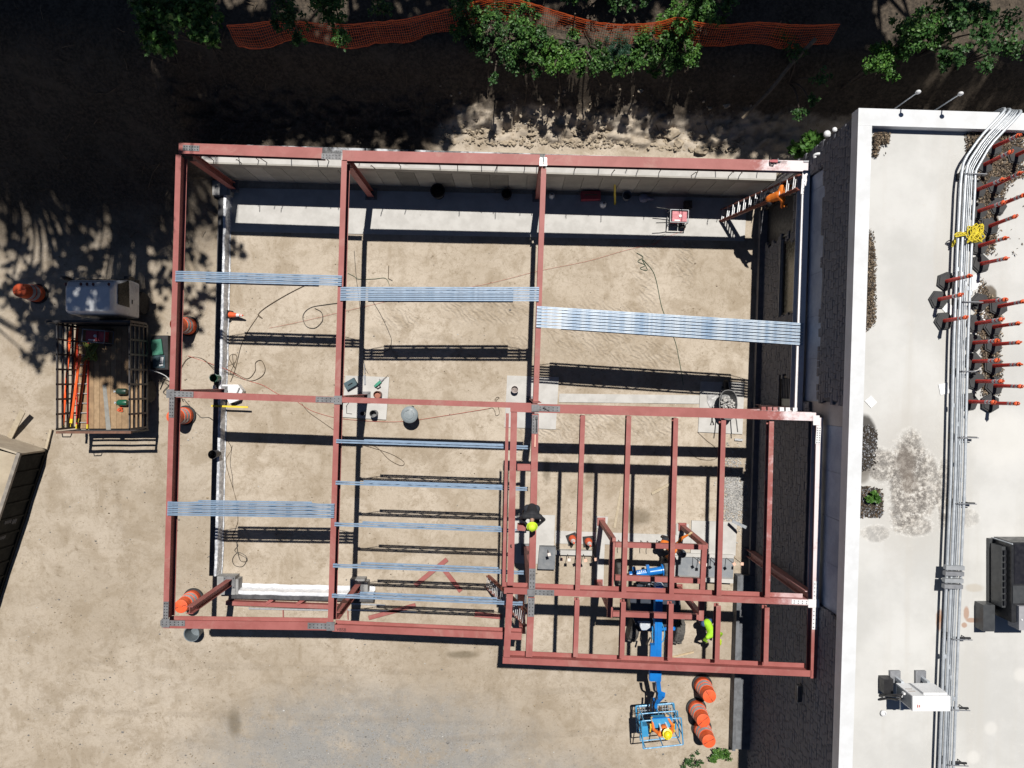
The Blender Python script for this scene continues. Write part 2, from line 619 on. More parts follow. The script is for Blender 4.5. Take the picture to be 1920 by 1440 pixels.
# ---- common materials
m_conc = M('concrete_pale', (0.55, 0.54, 0.52), (0.47, 0.46, 0.44), scale=2.2, rough=0.9, bump=0.25, bscale=60, spec=0.2, speck=((0.36, 0.34, 0.31), 9.0, 0.68))
m_conc2 = M('concrete_grey', (0.36, 0.36, 0.355), (0.27, 0.27, 0.27), scale=3, rough=0.9, bump=0.3, bscale=50, spec=0.2)
m_wallc = M('concrete_form_face', (0.40, 0.385, 0.35), (0.33, 0.315, 0.285), scale=1.5, rough=0.9, bump=0.2, bscale=40, spec=0.2)
m_wallc2 = M('concrete_form_face_damp', (0.26, 0.25, 0.225), (0.21, 0.20, 0.18), scale=1.5, rough=0.9, bump=0.2, bscale=40, spec=0.2)
m_wallc3 = M('concrete_form_face_light', (0.50, 0.48, 0.44), (0.42, 0.40, 0.365), scale=1.5, rough=0.9, bump=0.2, bscale=40, spec=0.2)
m_memb = M('tar_membrane', (0.42, 0.44, 0.47), (0.035, 0.037, 0.042), scale=2.6, lo=0.44, hi=0.60, rough=0.5, bump=0.5, bscale=25)
m_black = M('black_plastic', (0.022, 0.022, 0.025), (0.014, 0.014, 0.016), rough=0.5)
m_rubber = M('black_rubber', (0.045, 0.046, 0.048), (0.03, 0.03, 0.032), scale=8, rough=0.85, bump=0.3, bscale=60, spec=0.3)
m_rebar = M('rebar_steel', (0.07, 0.05, 0.04), (0.11, 0.07, 0.05), rough=0.7, metal=0.3)
m_galv = M('galvanised_steel', (0.60, 0.64, 0.68), (0.48, 0.52, 0.56), scale=6, rough=0.42, metal=0.35)
m_white = M('white_paint', (0.80, 0.81, 0.82), (0.70, 0.71, 0.72), scale=3, rough=0.45)
m_wood = M('bare_timber', (0.58, 0.46, 0.30), (0.46, 0.35, 0.22), scale=9, rough=0.8, bump=0.3)
m_sheet = M('plastic_sheeting', (0.86, 0.87, 0.89), (0.62, 0.64, 0.68), scale=5, rough=0.18, bump=0.6, bscale=14, spec=0.8)
m_glass = M('window_glass', (0.10, 0.105, 0.095), (0.08, 0.085, 0.08), rough=0.08, spec=0.9)
m_grey = M('grey_steel', (0.30, 0.31, 0.33), (0.22, 0.23, 0.25), scale=5, rough=0.5, metal=0.3)
m_orange = M('safety_orange', (0.84, 0.135, 0.04), (0.68, 0.095, 0.03), scale=4, rough=0.5, speck=((0.36, 0.11, 0.06), 11, 0.64))
m_refl = M('reflective_sheeting', (0.58, 0.56, 0.58), (0.46, 0.44, 0.46), scale=8, rough=0.3)
m_yellow = M('yellow_paint', (0.80, 0.62, 0.03), (0.70, 0.52, 0.03), rough=0.5)


def slab(name, corners, z, mat=None, th=0.2, label=None):
    mb = MB()
    mb.prism3([P(*c, z) for c in corners], (0, 0, -th))
    o = mb.build(name, mat or m_conc)
    o['kind'] = 'structure'
    return o


# concrete placed so far: the long footing strip along the retaining wall, pads under the columns
slab('footing_slab', [(434, 352), (431, 434), (1396, 452), (1401, 372)], 0.03)
slab('footing_pad', [(648, 704), (730, 707), (724, 787), (641, 782)], 0.05)
slab('footing_pad', [(951, 704), (1048, 707), (1042, 805), (946, 801)], 0.045)
slab('footing_pad', [(1314, 715), (1396, 717), (1392, 814), (1309, 810)], 0.05)
slab('footing_strip', [(1049, 738), (1312, 741), (1311, 757), (1048, 754)], 0.025)
slab('footing_pad', [(962, 965), (1041, 966), (1037, 1058), (958, 1056)], 0.05)
slab('footing_strip', [(1041, 995), (1296, 1004), (1295, 1024), (1041, 1019)], 0.03)
slab('footing_pad', [(1297, 976), (1382, 979), (1379, 1042), (1295, 1040)], 0.06)
slab('footing_strip', [(1120, 990), (1135, 990), (1131, 1105), (1116, 1104)], 0.05)
slab('footing_pad', [(1116, 968), (1140, 969), (1138, 990), (1115, 990)], 0.052)
slab('footing_pad', [(1268, 982), (1292, 983), (1291, 1003), (1268, 1003)], 0.05)


def build_retaining_wall():
    """cast wall along the cut bank; its face is a row of form panels, rods stick out of its top"""
    a = rot_pt(*P(385, 306, 2.0).xy)
    b = rot_pt(*P(1500, 338, 2.0).xy)
    yi = (a[1] + b[1]) / 2                                # inner face
    x0, x1 = rot_pt(*P(378, 300, 2.0).xy)[0], 8.2
    ox, oy = unrot((x0 + x1) / 2, yi)
    root = T('retaining_wall', 'long grey concrete retaining wall at the foot of the earth bank', 'wall', (ox, oy, 0), -TH)
    cx = (x0 + x1) / 2
    h = 2.0

    def loc(x, y, z):
        return (x - cx, y - yi, z)
    mb = MB()
    mb.bbox(loc(x0, yi + 0.025, -0.3), loc(x1, yi + 0.36, h))
    mb.build('wall_core', m_conc, root, local=True)
    mb = MB()
    mb.bbox(loc(x0, yi + 0.363, 1.2), loc(x1, yi + 0.62, h - 0.03))
    rr = random.Random(2)
    mb.build('waterproof_membrane', m_memb, root, local=True)
    # form panels, 0.6 m wide, joints 12 mm, tones differ as the forms did
    n = int((x1 - x0) / 0.61)
    pm = {}
    for mt in (m_wallc, m_wallc2, m_wallc3):
        q = MB()
        q.bbox((-0.297, -0.026, 0.0), (0.297, 0.02, 1.66))
        o = q.build('concrete_panel', mt, root, local=True)
        pm[mt] = o
    used = set()
    for i in range(n):
        r = rr.random()
        mt = m_wallc2 if (r < 0.42 and 4 < i < 19) else (m_wallc3 if r > 0.8 else m_wallc)
        o = pm[mt] if mt not in used else pm[mt].copy()
        if mt in used:
            C.objects.link(o)
        used.add(mt)
        o.location = loc(x0 + 0.305 + i * 0.61, yi + 0.005 + rr.uniform(-0.006, 0.004), 0.035)
    mb = MB()
    mb.bbox(loc(x0, yi - 0.022, 1.70), loc(x1, yi + 0.024, h - 0.004))
    mb.build('top_band', m_wallc, root, local=True)
    # starter bars
    q = MB()
    q.tube([(0, 0.10, h - 0.1), (0, 0.10, h + 0.5), (0.0, 0.06, h + 0.56)], 0.013, 6)
    rb = q.build('rebar_dowel', m_rebar, root, local=True)
    xs = []
    for px in (400, 434, 446, 489, 513, 536, 582, 627, 676, 717, 761, 806, 850, 896, 926, 943, 987, 1003, 1033, 1078, 1123, 1141, 1190, 1206, 1236, 1283, 1319, 1331, 1374, 1398, 1421, 1470):
        xs.append(rot_pt(*P(px, 314, 2.0).xy)[0])
    for i, x in enumerate(xs):
        o = rb if i == 0 else rb.copy()
        if i:
            C.objects.link(o)
        o.location = (x - cx, rr.uniform(-0.015, 0.02), rr.uniform(-0.12, 0.05))
        o.rotation_euler = (rr.uniform(-0.08, 0.05), rr.uniform(-0.12, 0.12), rr.uniform(-0.3, 0.3))
    return root


build_retaining_wall()


# ------------------------------------------------------------------ the old building on the right
def roof_material():
    m = bpy.data.materials.new('roof_coating')
    k = NT(m)
    col = k.mix(k.ramp(k.noise(0.5, 6, 0.65), 0.35, 0.68), (0.505, 0.505, 0.49), (0.60, 0.60, 0.585))
    seam = k.map((1.0, 0.05, 1))
    col = k.mix(k.math('MULTIPLY', k.ramp(k.noise(2.0, 4, 0.6, vec=seam), 0.5, 0.75), 0.5), col, (0.50, 0.485, 0.45))
    col = k.mix(k.ramp(k.noise(26, 5, 0.8), 0.69, 0.76, 0, 0.55), col, (0.24, 0.235, 0.22))

    def at(px, py):
        q = P(px, py, ROOF_Z)
        x, y = rot_pt(q.x, q.y)
        return x - BX, y - BY
    # ponding stains: crusted white salt over brown mud (marks with their own outline)
    def stain(px, py, rx, ry, c, f, soft=0.25, wob=0.35, ws=1.8):
        nonlocal col
        x, y = at(px, py)
        e = k.ell(x, y, rx, ry, soft, wob, ws)
        col = k.mix(k.math('MULTIPLY', e, f), col, c)
        return e
    def pond(px, py, rx, ry, f=1.0, wob=0.42):
        """ponding scar: white salt rim, tan crust and brown mud broken up by grain"""
        nonlocal col
        x, y = at(px, py)
        e = k.ell(x, y, rx, ry, 0.35, wob, 1.6)
        g1 = k.noise(5.5, 10, 0.82)
        g2 = k.noise(13, 9, 0.85)
        mud = k.mix(k.ramp(g2, 0.44, 0.60), (0.14, 0.128, 0.118), (0.34, 0.32, 0.29))
        mud = k.mix(k.ramp(g1, 0.47, 0.56), mud, (0.45, 0.42, 0.38))
        mud = k.mix(k.math('MULTIPLY', k.ramp(k.math('ADD', k.math('MULTIPLY', g1, 0.5), k.math('MULTIPLY', g2, 0.5)), 0.515, 0.575), 0.75), mud, (0.70, 0.69, 0.65))
        w = k.math('MULTIPLY', k.ramp(k.math('ADD', e, k.math('MULTIPLY', k.math('SUBTRACT', g1, 0.5), 1.9)), 0.12, 0.85), f * 0.95)
        col = k.mix(w, col, mud)
        rim = k.math('MULTIPLY', k.ramp(e, 0.04, 0.25), k.ramp(e, 0.75, 0.4))
        col = k.mix(k.math('MULTIPLY', k.math('MULTIPLY', rim, k.ramp(g2, 0.45, 0.6)), 0.45), col, (0.72, 0.71, 0.68))
    stain(1705, 900, 1.25, 1.9, (0.47, 0.45, 0.415), 0.55, 0.5, 0.5)
    pond(1703, 905, 0.50, 1.20)
    pond(1738, 915, 0.30, 0.8, 0.8)
    pond(1652, 872, 0.42, 0.42, 0.9)
    pond(1772, 925, 0.22, 0.85, 0.8)
    pond(1712, 985, 0.45, 0.28, 0.7)
    pond(1812, 972, 0.30, 0.22, 0.4)
    pond(1640, 1000, 0.35, 0.2, 0.5)
    stain(1698, 868, 0.24, 0.40, (0.15, 0.125, 0.105), 0.6, 0.3, 0.4, 2.5)
    stain(1704, 905, 0.2, 0.25, (0.17, 0.14, 0.115), 0.5, 0.3, 0.4, 2.5)
    stain(1618, 822, 0.34, 0.62, (0.065, 0.06, 0.055), 0.95, 0.12, 0.22, 1.6)
    stain(1616, 866, 0.24, 0.35, (0.10, 0.09, 0.08), 0.9, 0.2, 0.3)
    stain(1614, 890, 0.22, 0.22, (0.20, 0.185, 0.165), 0.85, 0.3, 0.3)
    for q in ((1866, 300, 0.55, 0.65), (1832, 275, 0.25, 0.4), (1852, 400, 0.28, 0.9), (1858, 640, 0.25, 1.2), (1855, 560, 0.2, 0.35)):
        stain(q[0], q[1], q[2], q[3], (0.10, 0.075, 0.05), 0.85, 0.15, 0.35, 2.2)
    stain(1628, 525, 0.15, 1.15, (0.09, 0.07, 0.05), 0.85, 0.15, 0.3, 2.5)
    stain(1632, 942, 0.30, 0.36, (0.07, 0.06, 0.05), 0.9, 0.1, 0.15)
    # rusty water by the black unit
    for q in ((1812, 1150, 0.07, 0.16), (1822, 1163, 0.16, 0.06), (1808, 1172, 0.07, 0.07), (1762, 1155, 0.09, 0.16), (1761, 1168, 0.08, 0.2)):
        stain(q[0], q[1], q[2], q[3], (0.36, 0.19, 0.11), 0.7, 0.25, 0.3, 4)
    stain(1826, 1102, 0.22, 0.10, (0.45, 0.40, 0.33), 0.55, 0.3, 0.3)
    for q in ((1825, 1420, 0.15), (1858, 1365, 0.16), (1915, 1265, 0.18), (1880, 825, 0.7)):
        stain(q[0], q[1], q[2], q[2], (0.68, 0.67, 0.64), 0.5, 0.4, 0.3)
    k.put(k.b.inputs['Base Color'], col)
    k.b.inputs['Roughness'].default_value = 0.85
    k.b.inputs['Specular IOR Level'].default_value = 0.25
    k.bump(k.noise(18, 6, 0.7), 0.25, 0.01)
    return m


ROOF_Z, PAR_Z = 6.66, 6.9
BX, BY = 8.49, 7.14             # outer faces of the old building, in building axes


def build_old_building():
    root = T('old_building', 'older flat roofed building with dark stone walls and a pale roof', 'building', (0, 0, 0), -TH)
    root.location = (*unrot(BX, BY), 0)
    ox, oy = BX, BY

    def l(x, y, z):
        return (x - ox, y - oy, z)
    m_core = M('wall_backing', (0.20, 0.20, 0.215), (0.15, 0.15, 0.165), rough=0.9, bump=0.3)
    m_cope = M('coping_white', (0.70, 0.72, 0.745), (0.62, 0.635, 0.65), scale=1.6, rough=0.7, speck=((0.35, 0.34, 0.32), 16, 0.72), spec=0.3)
    mb = MB()
    mb.bbox(l(BX + 0.132, -24, -0.2), l(BX + 0.42, BY - 0.4, ROOF_Z - 0.02))
    mb.bbox(l(BX + 0.09, BY - 0.398, -0.2), l(34, BY - 0.06, ROOF_Z - 0.02))
    mb.build('wall_core', m_core, root, local=True)
    mb = MB()
    mb.bbox(l(BX + 0.424, -24, ROOF_Z - 0.3), l(34, BY - 0.402, ROOF_Z))
    mb.build('roof', roof_material(), root, local=True)
    # the roof material is laid out in building axes about the roof object's origin
    mb = MB()
    mb.bbox(l(BX - 0.03, -24, ROOF_Z - 0.12), l(BX + 0.32, BY - 0.402, PAR_Z))
    mb.bbox(l(BX - 0.03, BY - 0.4, ROOF_Z - 0.12), l(34, BY + 0.03, PAR_Z))
    mb.build('parapet', m_cope, root, local=True)
    # split stone veneer: coursed blocks of uneven length, each proud by a different amount
    mats = [M('veneer_stone_a', (0.20, 0.205, 0.23), (0.175, 0.18, 0.20), scale=5, rough=0.9, bump=0.8, bscale=22, spec=0.2),
            M('veneer_stone_b', (0.215, 0.216, 0.235), (0.19, 0.192, 0.21), scale=5, rough=0.9, bump=0.8, bscale=22, spec=0.2),
            M('veneer_stone_c', (0.185, 0.19, 0.21), (0.16, 0.165, 0.185), scale=5, rough=0.9, bump=0.8, bscale=22, spec=0.2)]
    rr = random.Random(11)
    lens = (0.15, 0.2, 0.25, 0.32)
    proto = {}
    for li, ln in enumerate(lens):
        for mi, mt in enumerate(mats):
            q = MB()
            h, d = 0.071, 0.09
            y = ln / 2 - 0.009
            j = [rr.uniform(-0.007, 0.007) for _ in range(8)]
            vs = [(d, -y, -h), (d, y, -h), (d, y, h), (d, -y, h),
                  (0.010 + j[0], -y, -h), (0.010 + j[1], y, -h), (0.010 + j[2], y, h), (0.010 + j[3], -y, h),
                  (-0.004 + j[4], -y * 0.72, -h * 0.62), (-0.004 + j[5], y * 0.72, -h * 0.62), (-0.004 + j[6], y * 0.72, h * 0.62), (-0.004 + j[7], -y * 0.72, h * 0.62)]
            fs = []
            for a in (0, 4):
                for i in range(4):
                    k = (i + 1) % 4
                    fs.append((a + i, a + 4 + i, a + 4 + k, a + k))
            fs.append((8, 9, 10, 11))
            q.add(vs, fs)
            proto[li, mi] = q
    opens = [(2.45, 4.8, 1.9, 3.0), (-0.6, 0.52, 1.92, 2.95), (4.95, 6.3, 0.0, 2.6)]
    bands = [(-0.25, 6.35, 3.15, 4.82), (-5.75, -0.2, 4.35, 6.5)]
    blocks = []
    for c in range(46):
        z = c * 0.15 + 0.05
        y = -15.5 + rr.uniform(0, 0.3)
        while y < BY - 0.1:
            li = rr.choice((0, 1, 2, 2, 3))
            ln = lens[li]
            yc = y + ln / 2
            y += ln
            if y > BY:
                break
            if z > ROOF_Z - 0.2:
                continue
            if any(a < yc < b and lo < z < hi for a, b, lo, hi in opens):
                continue
            if any(a < yc < b and lo < z < hi + rr.uniform(-0.07, 0.07) for a, b, lo, hi in bands):
                continue
            blocks.append((z, yc, li, rr.choice((0, 0, 1, 1, 2)), rr.uniform(-0.005, 0.005)))
    seen = [b for b in blocks if -9.9 < b[1]]
    seen.sort(key=lambda b: -b[0])
    single = set(id(b) for b in seen[:300])
    done = {}
    rest = MB()
    for b in blocks:
        z, yc, li, mi, dx = b
        if id(b) in single:
            if (li, mi) not in done:
                o = proto[li, mi].build('stone_block', mats[mi], root, local=True)
                done[li, mi] = o
            else:
                o = done[li, mi].copy()
                C.objects.link(o)
            o.location = l(BX + 0.012 + dx, yc, z)
        else:
            q = proto[li, mi]
            rest.k = mi
            c = l(BX + 0.012 + dx, yc, z)
            rest.add([(x + c[0], yy + c[1], zz + c[2]) for x, yy, zz in q.v], q.f)
    rest.build('stone_blocks', mats, root, local=True, kind='stuff')
    mb = MB()
    for c in range(46):
        z0, z1 = c * 0.15 - 0.02, c * 0.15 + 0.129
        if z1 > ROOF_Z - 0.13:
            break
        cuts = [(a - 0.12, b + 0.12) for a, b, lo, hi in opens if lo < z1 - 0.03 and hi > z0 + 0.03] + [(a, b) for a, b, lo, hi in bands if lo < z1 - 0.03 and hi > z0 + 0.03]
        y = -15.6
        for a, b in sorted(cuts) + [(BY - 0.07, 99)]:
            if a > y + 0.02:
                mb.bbox(l(BX + 0.028, y, z0), l(BX + 0.085, a, z1 - 0.0005))
            y = max(y, b)
    mb.build('mortar_bed', M('mortar_dark', (0.13, 0.132, 0.145), (0.10, 0.102, 0.112), rough=0.95), root, local=True, kind='stuff')
    # sheathing laid bare where the veneer was cut away for the new roofs
    m_shth = M('wall_sheathing', (0.30, 0.36, 0.48), (0.20, 0.25, 0.36), scale=1.2, rough=0.6, bump=0.15, bscale=20)
    m_shth2 = M('wall_sheathing_raw', (0.42, 0.40, 0.40), (0.34, 0.32, 0.32), scale=1.2, rough=0.7, bump=0.15)
    for a, b, lo, hi in bands:
        y = a + 0.02
        i = 0
        while y < b - 0.05:
            w = min(1.22, b - 0.02 - y)
            mb = MB()
            mb.bbox(l(BX + 0.10, y + 0.004, lo - 0.1), l(BX + 0.129, y + w - 0.004, hi + 0.12))
            mb.build('sheathing_panel', m_shth2 if (i == 4 and a < -1) else m_shth, root, local=True)
            y += w
            i += 1
    # openings
    for i, (a, b, lo, hi) in enumerate(opens):
        fr = MB()
        fr.bbox(l(BX + 0.05, a, lo), l(BX + 0.125, a + 0.07, hi))
        fr.bbox(l(BX + 0.05, b - 0.07, lo), l(BX + 0.125, b, hi))
        fr.bbox(l(BX + 0.05, a + 0.072, lo), l(BX + 0.125, b - 0.072, lo + 0.07))
        fr.bbox(l(BX + 0.05, a + 0.072, hi - 0.07), l(BX + 0.125, b - 0.072, hi))
        w = fr.build('window' if i < 2 else 'doorway', M('frame_bronze', (0.035, 0.032, 0.03), rough=0.4), root, local=True)
        q = MB()
        if i == 1:
            ym = a + 0.4
            q.bbox(l(BX + 0.09, a + 0.072, lo + 0.072), l(BX + 0.11, ym, hi - 0.072))
            q.build('pane', M('frosted_pane', (0.40, 0.42, 0.38), (0.34, 0.36, 0.33), rough=0.4), w, local=True)
            for s in range(6):
                q = MB()
                q.box(l(BX + 0.085, (ym + b - 0.08) / 2 + 0.01, lo + 0.14 + s * 0.14), (0.05, b - 0.1 - ym, 0.012), Matrix.Rotation(0.6, 3, 'Y'))
                q.build('louver', m_grey, w, local=True)
        elif i == 0:
            q.bbox(l(BX + 0.09, a + 0.072, lo + 0.072), l(BX + 0.11, b - 0.072, hi - 0.072))
            q.build('pane', M('olive_glass', (0.16, 0.155, 0.115), (0.13, 0.125, 0.10), rough=0.25, spec=0.6), w, local=True)
            q = MB()
            q.bbox(l(BX - 0.05, a - 0.05, lo - 0.07), l(BX + 0.09, b + 0.05, lo - 0.005))
            q.build('sill', m_conc2, w, local=True)
        else:
            q.bbox(l(BX + 0.09, a + 0.072, lo + 0.072), l(BX + 0.11, b - 0.072, hi - 0.072))
            q.build('door_panel', M('door_dark', (0.03, 0.03, 0.035), rough=0.5), w, local=True)
    # footing ledge along the foot of the wall
    mb = MB()
    mb.bbox(l(7.87, -12.25, -0.3), l(7.98, -6.3, 0.40))
    mb.bbox(l(7.982, -12.25, -0.3), l(BX + 0.1, -6.3, 0.26))
    mb.build('footing_ledge', M('ledge_grey', (0.17, 0.18, 0.195), (0.11, 0.115, 0.125), scale=3, rough=0.9), root, local=True)
    mb = MB()
    mb.bbox(l(BX - 0.16, -6.28, -0.3), l(BX + 0.1, 6.2, 0.25))
    mb.build('wall_base', m_core, root, local=True)
    # small hood and vents on the faces
    mb = MB()
    q = P(1503, 1300, 5.2)
    return root


build_old_building()


# west and south foundation walls with plastic sheeting, and the piers
def foundation(name, label, pts, w, top, sheet_side, s0, s1, mat_s):
    a, b = P(*pts[0], top), P(*pts[1], top)
    root = T(name, label, 'foundation wall', ((a.x + b.x) / 2, (a.y + b.y) / 2, 0))
    mb = MB()
    mb.bar(a, b, w, top + 0.3)
    mb.build('wall_core', M('foundation_dark', (0.10, 0.10, 0.105), (0.05, 0.05, 0.055), rough=0.8, bump=0.4), root)
    # crinkled sheet draped along one edge
    d = (b - a)
    n = int(d.length / 0.09)
    d.normalize()
    sd = d.cross(V((0, 0, 1))).normalized() * sheet_side
    rr = random.Random(len(label))
    vs, fs = [], []
    prof = [(s0, 0.012), (s0 + 0.03, 0.03), (s0 + 0.07, 0.022), (w / 2 + 0.012, 0.012), (w / 2 + 0.04, -0.12), (w / 2 + 0.05, -top + 0.04), (w / 2 + s1, -top + 0.03)]
    for i in range(n + 1):
        t = i / n
        p = a + (b - a) * t
        wob = 0.02 * mnoise.noise(V((i * 0.23, 0, 0))) + 0.02 * mnoise.noise(V((i * 0.07, 3, 0)))
        for j, (u, z) in enumerate(prof):
            r = 0.014 * mnoise.noise(V((i * 0.5, j * 1.3, 5)))
            vs.append(p + sd * (u + wob + r) + V((0, 0, z + max(0, 0.02 * mnoise.noise(V((i * 0.4, j, 9)))))))
    m = len(prof)
    for i in range(n):
        for j in range(m - 1):
            fs.append((i * m + j, i * m + j + 1, (i + 1) * m + j + 1, (i + 1) * m + j))
    q = MB()
    q.add(vs, fs)
    q.build('plastic_sheet', mat_s, root, smooth=True)
    return root


foundation('foundation_wall', 'dark footing wall with shiny plastic sheet along the left side of the plot', ((417, 352), (399, 1080)), 0.26, 0.35, -1, 0.05, 0.08, M('silver_sheeting', (0.42, 0.44, 0.48), (0.80, 0.82, 0.85), scale=9, lo=0.35, hi=0.6, rough=0.2, bump=0.8, bscale=12, spec=0.8))
foundation('foundation_wall', 'dark footing wall with white plastic sheet along the lower side of the plot', ((434, 1115), (700, 1121.5)), 0.26, 0.35, -1, 0.02, 0.18, m_sheet)
for cx, cy, w, lab in ((424, 1098, 0.62, 'grey concrete pier at the lower left corner of the steel frame'), (670, 1100, 0.5, 'grey concrete pier beside the lower left beam crossing'), (412, 352, 0.5, 'grey concrete pier in the upper left corner by the retaining wall')):
    mb = MB()
    c = P(cx, cy, 0.4)
    mb.bbox((c.x - w / 2, c.y - w / 2, -0.2), (c.x + w / 2, c.y + w / 2, 0.4))
    mb.bbox((c.x + w / 2 + 0.004, c.y - w / 2, -0.2), (c.x + w / 2 + 0.10, c.y + w / 2 - 0.1, 0.385))
    mesh_thing('concrete_pier', lab, 'pier', mb, m_conc2, (c.x, c.y, 0), group='concrete piers')

# ================================================================== STEEL
def primer_material():
    """red oxide primer, oversprayed white along the old building"""
    m = bpy.data.materials.new('red_primer')
    k = NT(m)
    g = k.n('ShaderNodeNewGeometry')
    pos = g.outputs['Position']
    X = k.xyz(pos)
    col = k.mix(k.ramp(k.noise(1.3, 6, 0.65, vec=pos), 0.35, 0.65), (0.295, 0.09, 0.08), (0.355, 0.118, 0.107))
    col = k.mix(k.math('MULTIPLY', k.ramp(k.noise(7, 6, 0.75, vec=pos), 0.58, 0.72), 0.4), col, (0.22, 0.068, 0.06))
    col = k.mix(k.ramp(k.noise(22, 3, 0.7, vec=pos), 0.72, 0.77, 0, 0.5), col, (0.62, 0.42, 0.38))
    dust = k.ramp(k.noise(0.8, 7, 0.75, vec=pos, dist=1.0), 0.50, 0.70, 0, 0.28)
    col = k.mix(k.math('MULTIPLY', dust, k.ramp(k.xyz(g.outputs['Normal'])[2], 0.3, 0.8)), col, (0.45, 0.33, 0.27))
    col = k.mix(k.ramp(k.noise(4.5, 9, 0.85, vec=pos, dist=2.0), 0.60, 0.66, 0, 0.45), col, (0.16, 0.06, 0.05))
    # overspray
    n = k.math('MULTIPLY', k.math('SUBTRACT', k.noise(2.6, 7, 0.75, vec=pos), 0.5), 1.9)
    f = k.math('ADD', k.ramp(X[0], 6.2, 8.35), n)
    f = k.math('MULTIPLY', k.ramp(f, 0.30, 0.95), k.ramp(X[1], -7.2, -4.6))
    up = k.ramp(k.xyz(g.outputs['Normal'])[2], 0.3, 0.8, 0.25, 1.0)
    col = k.mix(k.math('MULTIPLY', f, up), col, (0.74, 0.66, 0.68))
    k.put(k.b.inputs['Base Color'], col)
    k.b.inputs['Roughness'].default_value = 0.55
    k.b.inputs['Specular IOR Level'].default_value = 0.35
    k.bump(k.noise(60, 4, 0.6, vec=pos), 0.12, 0.004)
    return m


m_red = primer_material()
m_wst = M('white_overspray_steel', (0.80, 0.79, 0.80), (0.72, 0.66, 0.68), scale=5, lo=0.3, hi=0.5, rough=0.5)
m_bare = M('bare_mill_steel', (0.20, 0.205, 0.215), (0.13, 0.13, 0.135), scale=4, rough=0.6, metal=0.1, bump=0.1)
m_bolt = M('bolt_heads', (0.09, 0.09, 0.095), (0.05, 0.05, 0.055), rough=0.5, metal=0.4)
m_joist = M('joist_primer', (0.23, 0.325, 0.45), (0.18, 0.26, 0.37), scale=3, rough=0.45, metal=0.1)
m_joist2 = M('joist_primer_bright', (0.48, 0.56, 0.65), (0.20, 0.31, 0.46), scale=2.1, lo=0.35, hi=0.6, rough=0.4, metal=0.1)
Z1, Z2 = 3.85, 5.4


def beam(root, a, b, z, w=0.16, d=0.41, mat=None, name='beam', wb=None):
    mb = MB()
    pa = P(*a, z) if len(a) == 2 else V(a)
    pb = P(*b, z) if len(b) == 2 else V(b)
    mb.ibeam(pa, pb, w, d, wb=wb)
    return mb.build(name, mat or m_red, root)


def splice(par, a, b, z, w, rows=2, n=6, mat=None, skip=0.0):
    """bolted plate lying on a flange, one mesh of plate and one of bolt heads"""
    pa, pb = P(*a, z), P(*b, z)
    mb = MB()
    mb.bar(pa, pb, w, 0.016, lift=0.0165)
    pl = mb.build('splice_plate', mat or m_bare, par)
    d = (pb - pa)
    L = d.length
    d.normalize()
    sd = d.cross(V((0, 0, 1)))
    q = MB()
    for i in range(n):
        for r in range(rows):
            c = pa + d * (L * (skip + (1 - skip) * (i + 0.6) / (n + 0.2))) + sd * w * ((r + 0.5) / rows - 0.5) * 0.95 + V((0, 0, 0.017))
            q.cyl(c, c + V((0, 0, 0.018)), 0.017, n=6)
    q.build('bolt_heads', m_bolt if mat is None else m_grey, par)
    return pl


def column(root, px, zb, zt, mat=None, w=0.2, d=0.2, base=True, off=(0, 0)):
    """wide flange column standing at the ground pixel px"""
    p = P(*px, zb)
    mb = MB()
    for s in (-1, 1):
        mb.bbox((p.x - w / 2, p.y + s * d / 2 - 0.009, zb), (p.x + w / 2, p.y + s * d / 2 + 0.009, zt))
    mb.bbox((p.x - 0.008, p.y - d / 2 + 0.01, zb), (p.x + 0.008, p.y + d / 2 - 0.01, zt))
    o = mb.build('column', mat or m_red, root)
    if base:
        q = MB()
        q.bbox((p.x - 0.2, p.y - 0.2, zb - 0.002), (p.x + 0.2, p.y + 0.2, zb + 0.022))
        for sx in (-1, 1):
            for sy in (-1, 1):
                q.cyl((p.x + sx * 0.15, p.y + sy * 0.15, zb + 0.02), (p.x + sx * 0.15, p.y + sy * 0.15, zb + 0.09), 0.016, n=6)
        q.build('base_plate', m_bare, o)
    return o


